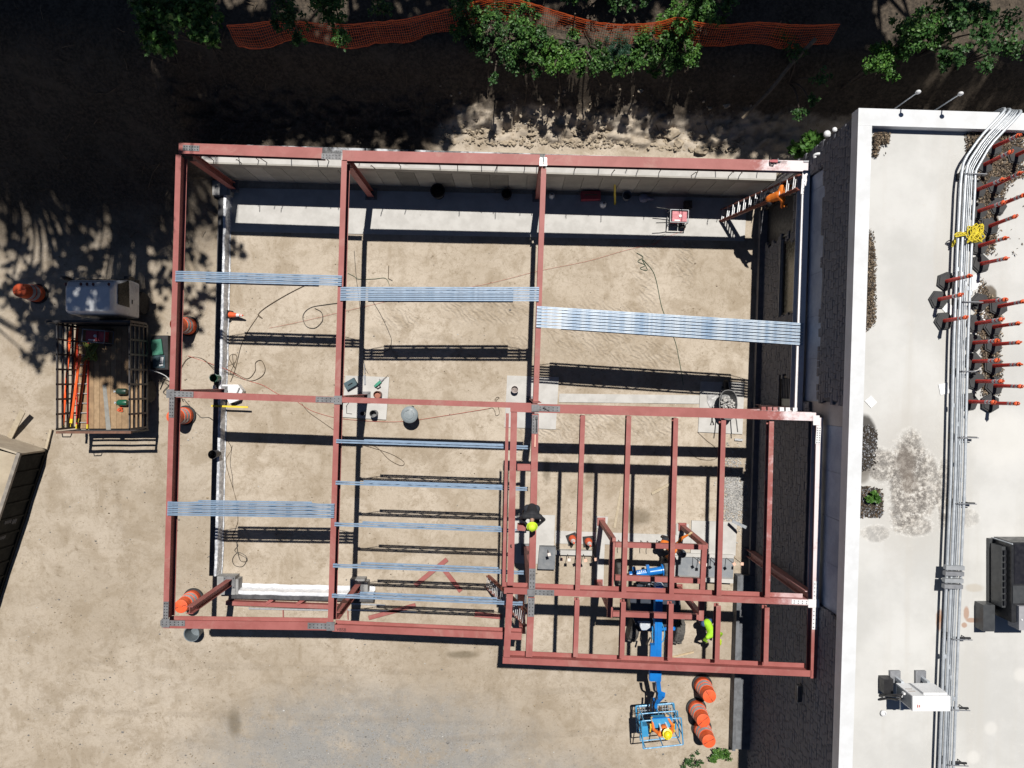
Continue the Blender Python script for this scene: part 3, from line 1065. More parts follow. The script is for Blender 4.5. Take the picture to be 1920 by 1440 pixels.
def build_low_frame():
    root = T('steel_skeleton', 'large lower frame of red primed steel beams on columns', 'steel frame', P(640, 740, 0))
    nb = beam(root, (335, 277.5), (604, 287), Z1, 0.31, 0.40, wb=0.2)
    splice(nb, (343, 277), (374, 278.5), Z1, 0.16)
    splice(nb, (603, 293), (640, 294.5), Z1, 0.17)
    beam(root, (642, 291.5), (1012, 299.5), Z1, 0.31, 0.40, wb=0.2)
    e = beam(root, (1022, 299.7), (1519, 311.5), Z1, 0.31, 0.40, wb=0.2)
    q = MB()
    for x, y, w, h in ((1513, 303, 0.34, 0.05), (1517, 309, 0.05, 0.2)):
        c = P(x, y, Z1 + 0.0)
        q.box((c.x, c.y, Z1 + 0.014), (w * 0.6, h, 0.02))
    q.build('cap_plate', m_grey, e)
    wb = beam(root, (334.5, 290), (310.5, 1162), Z1, 0.16, 0.42)
    splice(wb, (322.6, 744), (321.6, 783), Z1, 0.15)
    splice(wb, (311.8, 1128), (310.8, 1162), Z1, 0.15)
    b2 = beam(root, (645.5, 300), (619.5, 1168), Z1, 0.16, 0.42)
    b3 = beam(root, (1019.5, 316), (1004.6, 754), Z1, 0.155, 0.41)
    q = MB()
    for s in (-1, 1):
        c = P(1019 + s * 4.2, 303, Z1 + 0.05)
        q.bbox((c.x - 0.04, c.y - 0.13, Z1), (c.x + 0.035, c.y + 0.11, Z1 + 0.06))
    q.bbox(P(1013, 312, Z1) + V((0, 0, 0.002)), P(1025, 309, Z1) + V((0, 0, 0.07)))
    q.build('saddle_bracket', m_galv, b3)
    ma = beam(root, (330, 739.3), (631, 750.6), Z1, 0.185, 0.40)
    splice(ma, (317, 738), (363, 739.7), Z1, 0.17, n=6)
    splice(ma, (592, 748.6), (640, 750.3), Z1, 0.17, n=6)
    beam(root, (640, 749.8), (996, 761), Z1, 0.15, 0.40)
    beam(root, (1016, 764.5), (1492, 776), Z1, 0.2, 0.40)
    sb = beam(root, (306, 1170.5), (617, 1174.5), Z1, 0.235, 0.41, wb=0.235)
    splice(sb, (301, 1168), (347, 1168.6), Z1, 0.16)
    splice(sb, (577, 1173), (622, 1174.3), Z1, 0.18)
    s2 = beam(root, (623, 1177.5), (978, 1193.5), Z1, 0.2, 0.41, wb=0.2)
    text_mesh('VBSB', 0.13, m_black, 'lettering', s2, P(640, 1181, Z1 + 0.002) - root.location, R(-3))
    beam(root, (1512, 322), (1497, 770), Z1, 0.22, 0.40, mat=m_wst)
    splice(root, (1508, 336), (1506, 364), Z1, 0.15, rows=1, n=4, mat=m_wst)
    for px, zb, mt in (((437, 349), 0.32, None), ((696, 364), 0.04, None), ((1009, 368), 0.04, None), ((416, 735), 0.30, None), ((684, 745), 0.06, None),
                       ((430, 1092), 0.4, None), ((671, 1101), 0.4, None), ((1424, 372), 0.04, m_wst), ((1418, 764), 0.04, None), ((977, 1119), 0.04, None)):
        column(root, px, zb, Z1 - 0.42, mt)
    # bare steel caps where the columns meet the beams
    for px, py in ((311, 1168), (320, 738), (620, 1174), (634, 750)):
        q = MB()
        c = P(px, py, Z1)
        q.box((c.x, c.y, Z1 + 0.006), (0.23, 0.25, 0.045))
        q.build('cap_plate', m_bare, root)
    return root


def build_high_frame():
    root = T('steel_skeleton', 'smaller raised frame of red steel beams beside the old building', 'steel frame', P(1240, 1000, 0))
    d = 0.31
    nb = beam(root, (957, 764.3), (1530, 781.5), Z2, 0.225, d)
    splice(nb, (1000, 765), (1050, 767), Z2, 0.155, n=6)
    beam(root, (963.8, 773), (957, 1098), Z2, 0.175, d)
    we = beam(root, (956, 1112), (949.8, 1232), Z2, 0.175, d)
    q = MB()
    q.bar(P(951.3, 775, Z2 - 0.05), P(944.5, 1100, Z2 - 0.05), 0.085, 0.012)
    q.bar(P(949.5, 775, Z2 - 0.062), P(942.7, 1100, Z2 - 0.062), 0.012, 0.18)
    q.build('edge_angle', m_red, root)
    inner = beam(root, (1004, 776), (997.2, 1104), Z2, 0.18, d)
    i2 = beam(root, (996.5, 1120), (991.8, 1232), Z2, 0.18, d)
    splice(inner, (1003.4, 778), (1002.6, 813), Z2, 0.165, n=6)
    splice(inner, (998.2, 1066), (997.4, 1104), Z2, 0.175, n=5)
    splice(i2, (996.3, 1121), (995.3, 1156), Z2, 0.175, n=5)
    J = (((1093, 779), (1079, 1237)), ((1179.5, 780), (1166, 1240)), ((1267.5, 784), (1256, 1243)), ((1357, 788), (1344.5, 1247)), ((1447, 790), (1436, 1252)))
    for a, b in J:
        def at(y):
            t = (y - a[1]) / (b[1] - a[1])
            return (a[0] + (b[0] - a[0]) * t, y)
        ym = 1112 + (a[0] - 1000) * 0.041
        beam(root, at(a[1]), at(ym - 9), Z2, 0.128, 0.25)
        beam(root, at(ym + 9), at(b[1] - 5), Z2, 0.128, 0.25)
    mid = beam(root, (945, 1107.5), (1516, 1129.5), Z2, 0.165, 0.42, wb=0.24)
    splice(mid, (993, 1109.8), (1039, 1111.7), Z2, 0.155, n=6)
    splice(mid, (1484, 1127.8), (1524, 1130), Z2, 0.12, n=5, mat=m_wst)
    sb = beam(root, (942.5, 1238.3), (1521, 1263.2), Z2, 0.17, 0.42, wb=0.25)
    eb = beam(root, (1537, 783), (1525.8, 1272), Z2, 0.175, d)
    splice(eb, (1535, 800), (1533, 832), Z2, 0.13, n=7, mat=m_wst)
    splice(eb, (1529.5, 1090), (1526.5, 1180), Z2, 0.13, n=12, mat=m_wst)
    q = MB()
    c = P(1530, 788, Z2)
    q.box((c.x, c.y, Z2 + 0.012), (0.17, 0.26, 0.03))
    q.build('cap_plate', m_wst, eb)
    q = MB()
    c = P(1525, 1131, Z2)
    q.box((c.x, c.y, Z2 + 0.016), (0.3, 0.22, 0.04))
    q.build('cap_plate', m_wst, eb)
    # short outriggers at the left edge
    for y, y0 in ((877.5, 877), (991, 989.5)):
        beam(root, (970, y0), (995, y), Z2, 0.15, d)
    for px, py in ((1003.5, 765), (995.5, 1111)):
        q = MB()
        c = P(px, py, Z2)
        q.box((c.x, c.y, Z2 + 0.024), (0.2, 0.19, 0.04))
        q.build('cap_plate', m_bare, root)
    # nailer stubs along the outer edge of the north beam near the wall
    for i, x in enumerate((1432, 1443.5, 1454, 1466, 1477.5, 1491)):
        q = MB()
        c = P(x, 766.2 + (x - 1432) * 0.03, Z2 + 0.03)
        q.box((c.x, c.y, Z2 - 0.03), (0.115, 0.10, 0.12))
        q.build('stub_angle', m_wst if i in (3, 4, 5) else m_red, nb)
    column(root, (998, 754), 0.046, Z2 - d, w=0.22, d=0.22)
    column(root, (988, 1030), 0.052, Z2 - d, w=0.22, d=0.22)
    column(root, (1416, 770), 0.02, Z2 - d)
    column(root, (1404, 1036), 0.02, Z2 - d, w=0.22, d=0.22)
    # torsion rods and wedge lugs lying over the inner beam are part of it
    return root


build_low_frame()
build_high_frame()


def build_portal():
    z, w = 3.2, 0.15
    root = T('entry_frame', 'low box frame of square red steel tubes under the raised frame', 'steel frame', P(1220, 1060, 0))

    def bar(a, b, name='tube_beam', zz=z, hh=0.15):
        mb = MB()
        mb.bar(P(*a, zz), P(*b, zz), w, hh)
        return mb.build(name, m_red, root)
    bar((1154, 1021.7), (1316, 1026.2))
    bar((1149, 1017), (1143.3, 1158))
    bar((1321.5, 1022), (1314.5, 1164))
    bar((1154, 1083.5), (1313, 1090))
    bar((1149, 1151.5), (1310, 1157.5))
    for px, zb in (((1127.5, 978), 0.06), ((1279.5, 988), 0.055), ((1122.5, 1094), 0.05), ((1272, 1103), 0.02)):
        p = P(*px, zb)
        mb = MB()
        mb.bbox((p.x - 0.075, p.y - 0.075, zb), (p.x + 0.075, p.y + 0.075, z - 0.152))
        o = mb.build('post', m_red, root)
        q = MB()
        q.bbox((p.x - 0.14, p.y - 0.14, zb - 0.02), (p.x + 0.14, p.y + 0.14, zb + 0.018))
        for sx in (-1, 1):
            for sy in (-1, 1):
                q.cyl((p.x + sx * 0.11, p.y + sy * 0.11, zb + 0.015), (p.x + sx * 0.11, p.y + sy * 0.11, zb + 0.05), 0.013, n=6)
        q.build('base_plate', m_red, o)


build_portal()


# ------------------------------------------------------------------ open web joists
def joist_parts(L, depth=0.35, ang=0.036, gap=0.014, cut=0.75, mat=None):
    """local: along +x from the origin, top of the chord at z = 0"""
    mat = mat or m_joist
    tc, bc, wbm = MB(), MB(), MB()
    for s in (-1, 1):
        yc = s * (gap / 2 + ang / 2)
        tc.bbox((0, yc - ang / 2, -0.006), (L, yc + ang / 2, 0))
        tc.bbox((0, s * gap / 2, -ang), (L, s * (gap / 2 + 0.006), -0.0062))
        tc.bbox((0, yc - ang / 2, -0.064), (0.12, yc + ang / 2, -0.043))
        tc.bbox((L - 0.12, yc - ang / 2, -0.064), (L, yc + ang / 2, -0.043))
        bc.bbox((cut, yc - ang / 2, -depth), (L - cut, yc + ang / 2, -depth + 0.006))
        bc.bbox((cut, s * gap / 2, -depth + 0.0062), (L - cut, s * (gap / 2 + 0.006), -depth + ang))
    n = max(4, int((L - 2 * cut) / 0.55))
    pts = [(0.12, 0, -0.03)]
    for i in range(n + 1):
        x = cut + 0.05 + (L - 2 * cut - 0.1) * i / n
        pts.append((x, 0, -depth + 0.02 if i % 2 == 0 else -0.025))
    if n % 2:
        pts.append((L - cut - 0.02, 0, -depth + 0.02))
    pts.append((L - 0.12, 0, -0.03))
    wbm.tube(pts, 0.011, 5)
    return (('top_chord', tc, mat), ('bottom_chord', bc, mat), ('web', wbm, mat))


ORD = ('first', 'second', 'third', 'fourth', 'fifth', 'sixth', 'seventh', 'eighth', 'ninth', 'tenth', 'eleventh', 'twelfth', 'thirteenth', 'fourteenth')


def joist(a, b, label, group, mat=None, z=Z1 + 0.066, proto=None, **kw):
    pa, pb = P(*a, z), P(*b, z)
    d = pb - pa
    rz = math.atan2(d.y, d.x)
    if proto is None:
        r = T('steel_joist', label, 'joist', pa, rz, group)
        for nm, mb, mt in joist_parts(d.length, mat=mat, **kw):
            mb.build(nm, mt, r, local=True)
        return r
    return dup(proto, pa, rz, label, group)


def bundle(l0, l1, r0, r1, n, where, mat=None, bright=(), **kw):
    pr = None
    for i in range(n):
        t = (i + 0.5) / n
        a = (l0[0] + (l1[0] - l0[0]) * t, l0[1] + (l1[1] - l0[1]) * t)
        b = (r0[0] + (r1[0] - r0[0]) * t, r0[1] + (r1[1] - r0[1]) * t)
        lab = f'{ORD[i]} joist from the top in the bundle {where}'
        o = joist(a, b, lab, 'joists bundled ' + where, mat, proto=pr, **kw)
        pr = pr or o


bundle((329, 507), (328, 528), (641, 516), (640, 536.5), 3, 'at upper left')
bundle((638.5, 537.5), (637.5, 564), (1011, 537.5), (1010.5, 565.5), 4, 'at upper middle')
bundle((1007, 573), (1005.5, 614), (1507, 605), (1504, 648), 7, 'reaching the old building', mat=m_joist2, ang=0.031, gap=0.006)
bundle((314, 940), (313, 967), (627, 944), (625.5, 972), 4, 'at lower left')
for i, (a, b) in enumerate((((630, 827), (992, 839)), ((629, 905), (990, 917)), ((627, 983), (987, 996)), ((624, 1060.5), (982, 1074)), ((622, 1117), (980, 1132)))):
    joist(a, b, f'{ORD[i]} single joist from the top in the lower middle bay', 'single spread joists', depth=0.34, ang=0.042, gap=0.022)


# ------------------------------------------------------------------ anchor rods with square caps
m_cap = M('rebar_cap_peach', (0.80, 0.50, 0.38), (0.72, 0.44, 0.33), rough=0.6)
m_capw = M('rebar_cap_pale', (0.78, 0.70, 0.66), (0.70, 0.62, 0.58), rough=0.6)


def capped_rods():
    pr = None
    spots = [(1026, 1028, 1), (1049, 1036, 0), (1064, 1037, 1), (1080, 1038, 0), (1093, 1037, 0), (1109, 1036, 0),
             (1298, 1043, 0), (1308, 1045, 1), (1327, 1045, 1), (1332, 1044, 0), (1360, 1045, 0), (1376, 1045, 0)]
    left, right = 0, 0
    for i, (x, y, w) in enumerate(spots):
        p = P(x, y, 0.05)
        if i < 6:
            lab = f'{ORD[left]} capped rod from the left in the row below the traffic cones'
            left += 1
        else:
            lab = f'{ORD[right]} capped rod from the left in the row at the grey footing'
            right += 1
        r = T('capped_rod', lab, 'anchor rod', p, rng.uniform(-0.5, 0.5), 'capped rods standing in the footings')
        mb = MB()
        hh = 0.95 + rng.uniform(-0.06, 0.08)
        lean = rng.uniform(-0.02, 0.04)
        mb.cyl((0, 0, -0.1), (lean, lean * 0.4, hh), 0.011, n=6)
        mb.build('rod', m_rebar, r, local=True)
        q = MB()
        q.box((lean, lean * 0.4, hh + 0.012), (0.10, 0.10, 0.024), Matrix.Rotation(0.4, 3, 'Z'))
        q.cyl((lean, lean * 0.4, hh - 0.06), (lean, lean * 0.4, hh), 0.022, n=8)
        q.build('cap', m_capw if w else m_cap, r, local=True)


capped_rods()
for i, (x, y) in enumerate(((1159, 1012), (1173, 1010), (1201, 1013), (1213, 1014), (1231, 1012))):
    p = P(x, y, 0)
    mb = MB()
    mb.tube([p + V((0, 0, -0.1)), p + V((0.01, 0, 0.9)), p + V((0.03, 0.01, 1.1))], 0.012, 6)
    mesh_thing('rebar_rod', f'{ORD[i]} bare rod from the left standing inside the box frame', 'rebar', mb, m_rebar, p, group='bare rods inside the box frame')
# grey concrete trough wall and the white edged footing
mb = MB()
for a, b, w, h in (((1262, 1040), (1376, 1044), 0.12, 0.16), ((1272, 1085), (1375, 1090), 0.14, 0.3), ((1266, 1042), (1264, 1084), 0.22, 0.3)):
    mb.bar(P(*a, h), P(*b, h), w, h + 0.2)
mesh_thing('footing_curb', 'white edged concrete curb around the grey footing tray', 'concrete curb', mb, m_conc, P(1320, 1065, 0))
mb = MB()
mb.prism3([P(1270, 1044, 0.10), P(1376, 1047, 0.10), P(1374, 1086, 0.10), P(1268, 1083, 0.10)], (0, 0, -0.3))
o = mesh_thing('footing_tray', 'blue grey mortar tray footing with debris inside the curb', 'footing', mb, M('wet_mortar', (0.20, 0.22, 0.245), (0.26, 0.275, 0.29), scale=3, rough=0.7, speck=((0.6, 0.6, 0.6), 14, 0.7)), P(1320, 1065, 0))
mb = MB()
mb.prism3([P(1012, 1025, 0.30), P(1042, 1026, 0.30), P(1040, 1068, 0.30), P(1008, 1067, 0.30)], (0, 0, -0.5))
mesh_thing('footing_block', 'dark grey tarred footing block below the seated worker', 'footing', mb, M('tarred_block', (0.11, 0.125, 0.145), (0.22, 0.23, 0.24), scale=3, lo=0.3, hi=0.75, rough=0.6), P(1025, 1046, 0))
mb = MB()
mb.bar(P(1042, 1036, 0.22), P(1110, 1037.5, 0.22), 0.16, 0.4)
mesh_thing('footing_curb', 'low white concrete curb below the two traffic cones', 'concrete curb', mb, m_conc, P(1075, 1036, 0))

# ================================================================== THINGS ON THE SITE
# ---- traffic drums
def drum_proto(label, loc, rz, group):
    r = T('traffic_drum', label, 'traffic drum', loc, rz, group)
    mb = MB()
    mb.lathe([(0.20, 0.0), (0.345, 0.0), (0.35, 0.03), (0.335, 0.055), (0.30, 0.065), (0.2, 0.065)], 24)
    mb.build('base_ring', m_rubber, r, local=True)
    mb = MB()
    mb.lathe([(0.28, 0.05), (0.292, 0.08), (0.29, 0.27), (0.272, 0.285), (0.268, 0.47), (0.254, 0.485), (0.25, 0.66), (0.236, 0.675), (0.233, 0.86), (0.222, 0.93), (0.226, 0.945), (0.222, 0.965), (0.19, 0.972), (0.0001, 0.975)], 28)
    mb.build('barrel', m_orange, r, smooth=True, local=True)
    for z0, z1, ra, rb in ((0.30, 0.455, 0.273, 0.2705), (0.50, 0.645, 0.2555, 0.2525)):
        q = MB()
        q.lathe([(ra - 0.004, z0), (ra, z0), (rb, z1), (rb - 0.004, z1)], 28)
        q.build('reflective_band', m_refl, r, smooth=True, local=True)
    q = MB()
    q.box((0, 0, 0.977), (0.40, 0.012, 0.006))
    q.build('lid_groove', m_black, r, local=True)
    q = MB()
    q.box((0, 0, 0.985), (0.14, 0.03, 0.025))
    q.build('handle', m_orange, r, local=True)
    return r


drums = [((1316, 1283), 'orange white traffic drum, uppermost of the three by the dark wall', -1.0, 'drums by the old building'),
         ((1305, 1327), 'orange white traffic drum, middle of the three by the dark wall', 0.75, 'drums by the old building'),
         ((1315, 1364), 'orange white traffic drum, lowest of the three by the dark wall', 0.5, 'drums by the old building'),
         ((72, 551), 'lone orange traffic drum in tree shade left of the truck cab', 0.2, 'drums along the left side'),
         ((355, 612), 'shaded orange traffic drum half hidden by the left beam, beside the green box', 0.4, 'drums along the left side'),
         ((349, 779), 'sunlit orange traffic drum half hidden by the left beam, below the splice', 0.9, 'drums along the left side'),
         ((363, 1121), 'orange traffic drum under the lower left corner of the frame', 0.3, 'drums along the left side')]
pr = None
for (x, y), lab, rz, grp in drums:
    p = P(x, y, 0.02)
    if pr is None:
        pr = drum_proto(lab, p, rz, grp)
    else:
        dup(pr, p, rz, lab, grp)


# ---- traffic cones
def cone(label, loc, rz, lean=0.0, dirt=False):
    r = T('traffic_cone', label, 'traffic cone', loc, rz, 'traffic cones')
    mb = MB()
    mb.box((0, 0, 0.02), (0.36, 0.36, 0.04))
    mb.build('base', m_rubber, r, local=True)
    mb = MB()
    mb.lathe([(0.135, 0.03), (0.13, 0.06), (0.03, 0.70), (0.022, 0.71)], 20)
    mb.build('body', m_orange, r, smooth=True, local=True)
    for z0, z1 in ((0.40, 0.55), (0.60, 0.66)):
        q = MB()
        f = lambda z: 0.13 + (z - 0.06) * (0.03 - 0.13) / 0.64 + 0.003
        q.lathe([(f(z0) - 0.006, z0), (f(z0), z0), (f(z1), z1), (f(z1) - 0.006, z1)], 20)
        q.build('reflective_band', m_white, r, smooth=True, local=True)
    if lean:
        r.rotation_euler = (lean, 0, rz)
    return r


cone('orange cone, left of the two standing below the seated worker', P(1073, 1010, 0.03), 0.35)
cone('orange cone, right of the two standing below the seated worker', P(1103, 1015, 0.03), 0.1)
c = cone('small dusty orange cone tipped against the plastic sheeted wall', P(430, 590, 0.17), R(85), lean=R(72))
c.scale = (0.8, 0.8, 0.8)


# ---- delineator posts on the old roof
m_post = M('delineator_red', (0.62, 0.045, 0.03), (0.52, 0.035, 0.025), scale=4, rough=0.45)
m_hex = M('hex_rubber', (0.055, 0.056, 0.058), (0.036, 0.037, 0.039), scale=5, rough=0.8, bump=0.3, bscale=30)


def hexpts(r, a0=0.5):
    return [(r * math.cos(a0 + i * math.pi / 3), r * math.sin(a0 + i * math.pi / 3)) for i in range(6)]


def delineator(label, loc, rz, group):
    r = T('delineator_post', label, 'delineator post', loc, rz, group)
    mb = MB()
    mb.prism(hexpts(0.245), 0.0, 0.05)
    mb.prism(hexpts(0.205), 0.0505, 0.075)
    mb.build('base', m_hex, r, local=True)
    mb = MB()
    mb.lathe([(0.052, 0.06), (0.047, 0.10), (0.043, 0.92), (0.03, 0.95)], 14)
    mb.build('post', m_post, r, smooth=True, local=True)
    for z in (0.70, 0.83):
        q = MB()
        q.lathe([(0.04, z), (0.0475, z), (0.0475, z + 0.075), (0.04, z + 0.075)], 14)
        q.build('reflective_band', m_refl, r, smooth=True, local=True)
    q = MB()
    q.lathe([(0.02, 0.93), (0.05, 0.945), (0.055, 0.975), (0.035, 1.0), (0.018, 1.01)], 12)
    q.tube([(0.0, -0.02, 1.0), (0.0, -0.035, 1.05), (0.0, 0.0, 1.085), (0.0, 0.035, 1.05), (0.0, 0.02, 1.0)], 0.013, 6)
    q.build('grab_handle', m_orange, r, smooth=True, local=True)
    return r


left = [(1772, 528), (1758, 562), (1768, 602)]
inner = [(1860, 277), (1843, 310), (1830, 357), (1832, 397), (1853, 425), (1833, 462), (1837, 495), (1835, 567), (1827, 607), (1823, 643), (1822, 678), (1828, 715), (1815, 753)]
outer = [(1903, 292), (1864, 348), (1868, 387), (1870, 575), (1860, 613), (1860, 646), (1860, 686), (1862, 723), (1855, 756)]
pr = None
for k, (lst, nm) in enumerate(((left, 'left of the conduits'), (inner, 'in the row touching the conduits'), (outer, 'in the outer row by the right edge'))):
    for i, (x, y) in enumerate(lst):
        lab = f'{ORD[i]} red delineator from the top {nm}'
        p = P(x, y, ROOF_Z + 0.002 + 0.03 * (k == 2 and i > 2))
        rz = rng.uniform(0, 6)
        if pr is None:
            pr = delineator(lab, p, rz, 'red delineators on the old roof')
        else:
            o = dup(pr, p, rz, lab, 'red delineators on the old roof')
            o.rotation_euler = (rng.gauss(0, 0.022), rng.gauss(0, 0.022), rz)


# ---- conduits across the roof
def build_conduits():
    z = ROOF_Z + 0.27
    root = T('conduit_run', 'bundle of parallel galvanised conduits running across the old roof', 'conduits', P(1800, 800, ROOF_Z))
    #      offset in px at y = 900, radius m
    lines = [(-14.0, 0.034), (-5.6, 0.036), (-0.6, 0.013), (2.6, 0.013), (6.0, 0.017), (12.2, 0.034)]
    for i, (o, r) in enumerate(lines):
        pts = []
        for px, py in ((1774 + o, 1475), (1785 + o, 1180), (1796.5 + o, 900), (1802.5 + o, 640), (1809 + o, 470), (1815.5 + o * 1.05, 345)):
            pts.append(P(px, py, z))
        t = (o + 14.0) / 26.2
        bend = [(1804 + 24 * t, 318 + 6 * t), (1808 + 26 * t, 300 + 12 * t), (1838 + 19 * t, 257 + 15 * t), (1880 + 30 * t, 212 + 4 * t)]
        for j, q in enumerate(bend):
            pts.append(P(*q, z + (0.0, 0.01, 0.05, 0.14)[j]))
        e = pts[-1]
        pts.append(V((e.x + 0.10, e.y + 0.12, e.z - 0.03)))
        pts.append(V((e.x + 0.14, e.y + 0.20, e.z - 0.25)))
        pts.append(V((e.x + 0.15, e.y + 0.22, e.z - 2.5)))
        out = []
        n = len(pts)
        for a in range(n - 1):                        # rounded elbows, straight runs
            p0, p1 = pts[a], pts[a + 1]
            L = (p1 - p0).length
            c = min(0.12, L * 0.3)
            d = (p1 - p0).normalized()
            out += [p0 + d * c, p1 - d * c]
        out = [pts[0]] + out + [pts[-1]]
        mb = MB()
        mb.tube(out, r, 10)
        mb.build('conduit', m_galv, root, smooth=True)
        q = MB()                                       # couplings
        for y in (760 + 35 * i, 1230 + 20 * i, 505 + 9 * i):
            x = 1796.5 + o + (900 - y) * 0.033
            c = P(x, y, z)
            q.cyl(c - V((0, 0.05, 0)), c + V((0, 0.05, 0)), r + 0.008, n=10)
        q.build('couplings', m_galv, root, smooth=True)
    for i, y in enumerate((1064, 1075, 1088, 1099)):
        x = 1788 - (y - 1064) * 0.09
        mb = MB()
        c = P(x + 0.6, y, z + 0.075)
        mb.box((c.x, c.y, z + 0.075), (0.46, 0.10, 0.13), R(-2))
        mb.build('junction_box', m_grey if i % 2 else M('box_grey', (0.38, 0.40, 0.42), (0.32, 0.34, 0.36), rough=0.5, metal=0.2), root)
    for i, y in enumerate((332, 446, 568, 696, 818, 940, 1190, 1320, 1422)):
        x0 = 1797 - (y - 332) * 0.0315
        p = P(x0, y, ROOF_Z)
        r = T('pipe_support', f'{ORD[i]} black strut support from the top under the conduits', 'pipe support', p, R(-2), 'black supports under the conduits')
        mb = MB()
        mb.box((0.02, 0, 0.06), (0.16, 0.15, 0.12))
        mb.build('foot', m_black, r, local=True)
        mb = MB()
        mb.box((0.25, 0, 0.195), (0.60, 0.042, 0.04))
        mb.cyl((0.02, 0, 0.11), (0.02, 0, 0.36), 0.012, n=6)
        mb.cyl((0.44, 0, 0.0), (0.44, 0, 0.34), 0.012, n=6)
        mb.build('strut', m_black, r, local=True)
        mb = MB()
        mb.box((0.25, 0, 0.335), (0.52, 0.022, 0.012))
        mb.build('strap', m_grey, r, local=True)


build_conduits()


def tangle(c, rx, ry, n, r, seed, h=0.1):
    rr = random.Random(seed)
    pts = []
    a = 0
    for i in range(n):
        a += rr.uniform(0.5, 1.5)
        k = rr.uniform(0.35, 1.0)
        pts.append(V(c) + V((math.cos(a) * rx * k, math.sin(a * 1.13) * ry * k, rr.uniform(0.0, h))))
    mb = MB()
    mb.tube(smooth_path(pts, 4), r, 5)
    return mb


m_rope = M('yellow_rope', (0.82, 0.68, 0.05), (0.62, 0.48, 0.03), scale=30, rough=0.8)
c = P(1826, 438, ROOF_Z + 0.32)
mb = tangle((c.x, c.y, ROOF_Z + 0.32), 0.22, 0.26, 90, 0.012, 3, 0.12)
c2 = P(1800, 441, ROOF_Z + 0.3)
q = tangle((c2.x, c2.y, ROOF_Z + 0.31), 0.2, 0.08, 25, 0.012, 4, 0.08)
mb.add(q.v, q.f)
c3 = P(1787, 455, ROOF_Z + 0.1)
q = tangle((c3.x, c3.y, ROOF_Z + 0.1), 0.06, 0.12, 20, 0.012, 5, 0.15)
mb.add(q.v, q.f)
mesh_thing('rope', 'tangled yellow rope heaped over the conduits', 'rope', mb, m_rope, c)

# ---- sheets lying on the roof
for x, y, rz, s, lab in ((1633, 753, 0.75, 0.21, 'white square sheet lying alone on the open roof'), (1770, 729, 0.2, 0.24, 'white sheet sticking out left of the conduits'),
                         (1826, 530, 0.5, 0.30, 'white sheet beside the conduits below a delineator base'), (1779, 580, 0.75, 0.24, 'white sheet under the conduits between black bases'),
                         (1842, 594, 0.5, 0.22, 'small white sheet among the black hexagonal bases')):
    p = P(x, y, ROOF_Z + 0.012)
    mb = MB()
    mb.box(p, (s, s * 1.15, 0.012), rz)
    mesh_thing('paper_sheet', lab, 'paper sheet', mb, m_white, p, group='white sheets on the roof')


# ---- debris on the roof
def chip_field(name, label, cat, pts, n, size, mats, z, seed, hmax=0.05, kind='stuff'):
    """loose chips and leaf litter filling a polygon given in photo pixels"""
    rr = random.Random(seed)
    poly = [P(x, y, z) for x, y in pts]
    xs, ys = [p.x for p in poly], [p.y for p in poly]

    def inside(x, y):
        r = False
        j = len(poly) - 1
        for i in range(len(poly)):
            a, b = poly[i], poly[j]
            if (a.y > y) != (b.y > y) and x < (b.x - a.x) * (y - a.y) / (b.y - a.y) + a.x:
                r = not r
            j = i
        return r
    mb = MB()
    k = 0
    while k < n:
        x, y = rr.uniform(min(xs), max(xs)), rr.uniform(min(ys), max(ys))
        if not inside(x + rr.gauss(0, 0.04), y + rr.gauss(0, 0.04)):
            if rr.random() < 0.992:
                continue
        k += 1
        s = size * rr.uniform(0.5, 1.5)
        e = Euler((rr.uniform(-0.6, 0.6), rr.uniform(-0.6, 0.6), rr.uniform(0, 6.3))).to_matrix()
        mb.k = rr.randrange(len(mats))
        c = V((x, y, z + rr.uniform(0.0, hmax)))
        q = [e @ V((s * a, s * 0.45 * b, 0)) for a, b in ((-1, 0), (0, -1), (1.2, 0), (0, 1))]
        mb.add([c + t for t in q] + [c - V((0, 0, s * 0.3))], [(0, 1, 2), (0, 2, 3), (1, 0, 4), (2, 1, 4), (3, 2, 4), (0, 3, 4)])
    o = mb.build(name, mats)
    tag(o, label, cat, kind=kind)
    return o


m_l1 = M('litter_brown', (0.16, 0.115, 0.075), (0.10, 0.07, 0.045), scale=9, rough=0.9)
m_l2 = M('litter_tan', (0.34, 0.27, 0.19), (0.24, 0.18, 0.12), scale=9, rough=0.9)
m_l3 = M('litter_dark', (0.055, 0.042, 0.032), (0.035, 0.028, 0.02), scale=9, rough=0.9)
LIT = [m_l1, m_l3, m_l1, m_l2, m_l3]
chip_field('leaf_litter', 'brown leaf litter under the upper delineators', 'leaf litter', [(1807, 248), (1890, 246), (1920, 250), (1920, 330), (1890, 345), (1872, 400), (1862, 470), (1845, 480), (1828, 420), (1832, 330), (1812, 290)], 4800, 0.030, LIT, ROOF_Z, 1)
chip_field('leaf_litter', 'brown leaf litter among the lower delineators', 'leaf litter', [(1838, 520), (1852, 545), (1860, 560), (1880, 590), (1872, 640), (1880, 690), (1872, 740), (1840, 745), (1838, 640), (1826, 590)], 2600, 0.028, LIT, ROOF_Z, 2)
chip_field('leaf_litter', 'dark strip of leaf litter along the inner edge of the parapet', 'leaf litter', [(1629, 425), (1640, 470), (1641, 520), (1640, 560), (1643, 600), (1632, 612), (1622, 622), (1624, 520)], 1300, 0.027, LIT, ROOF_Z, 3)
chip_field('leaf_litter', 'brown clump of twigs in the roof corner', 'leaf litter', [(1635, 255), (1648, 250), (1664, 252), (1666, 266), (1655, 270), (1644, 268), (1643, 292), (1635, 296)], 800, 0.03, LIT, ROOF_Z, 4, hmax=0.12)
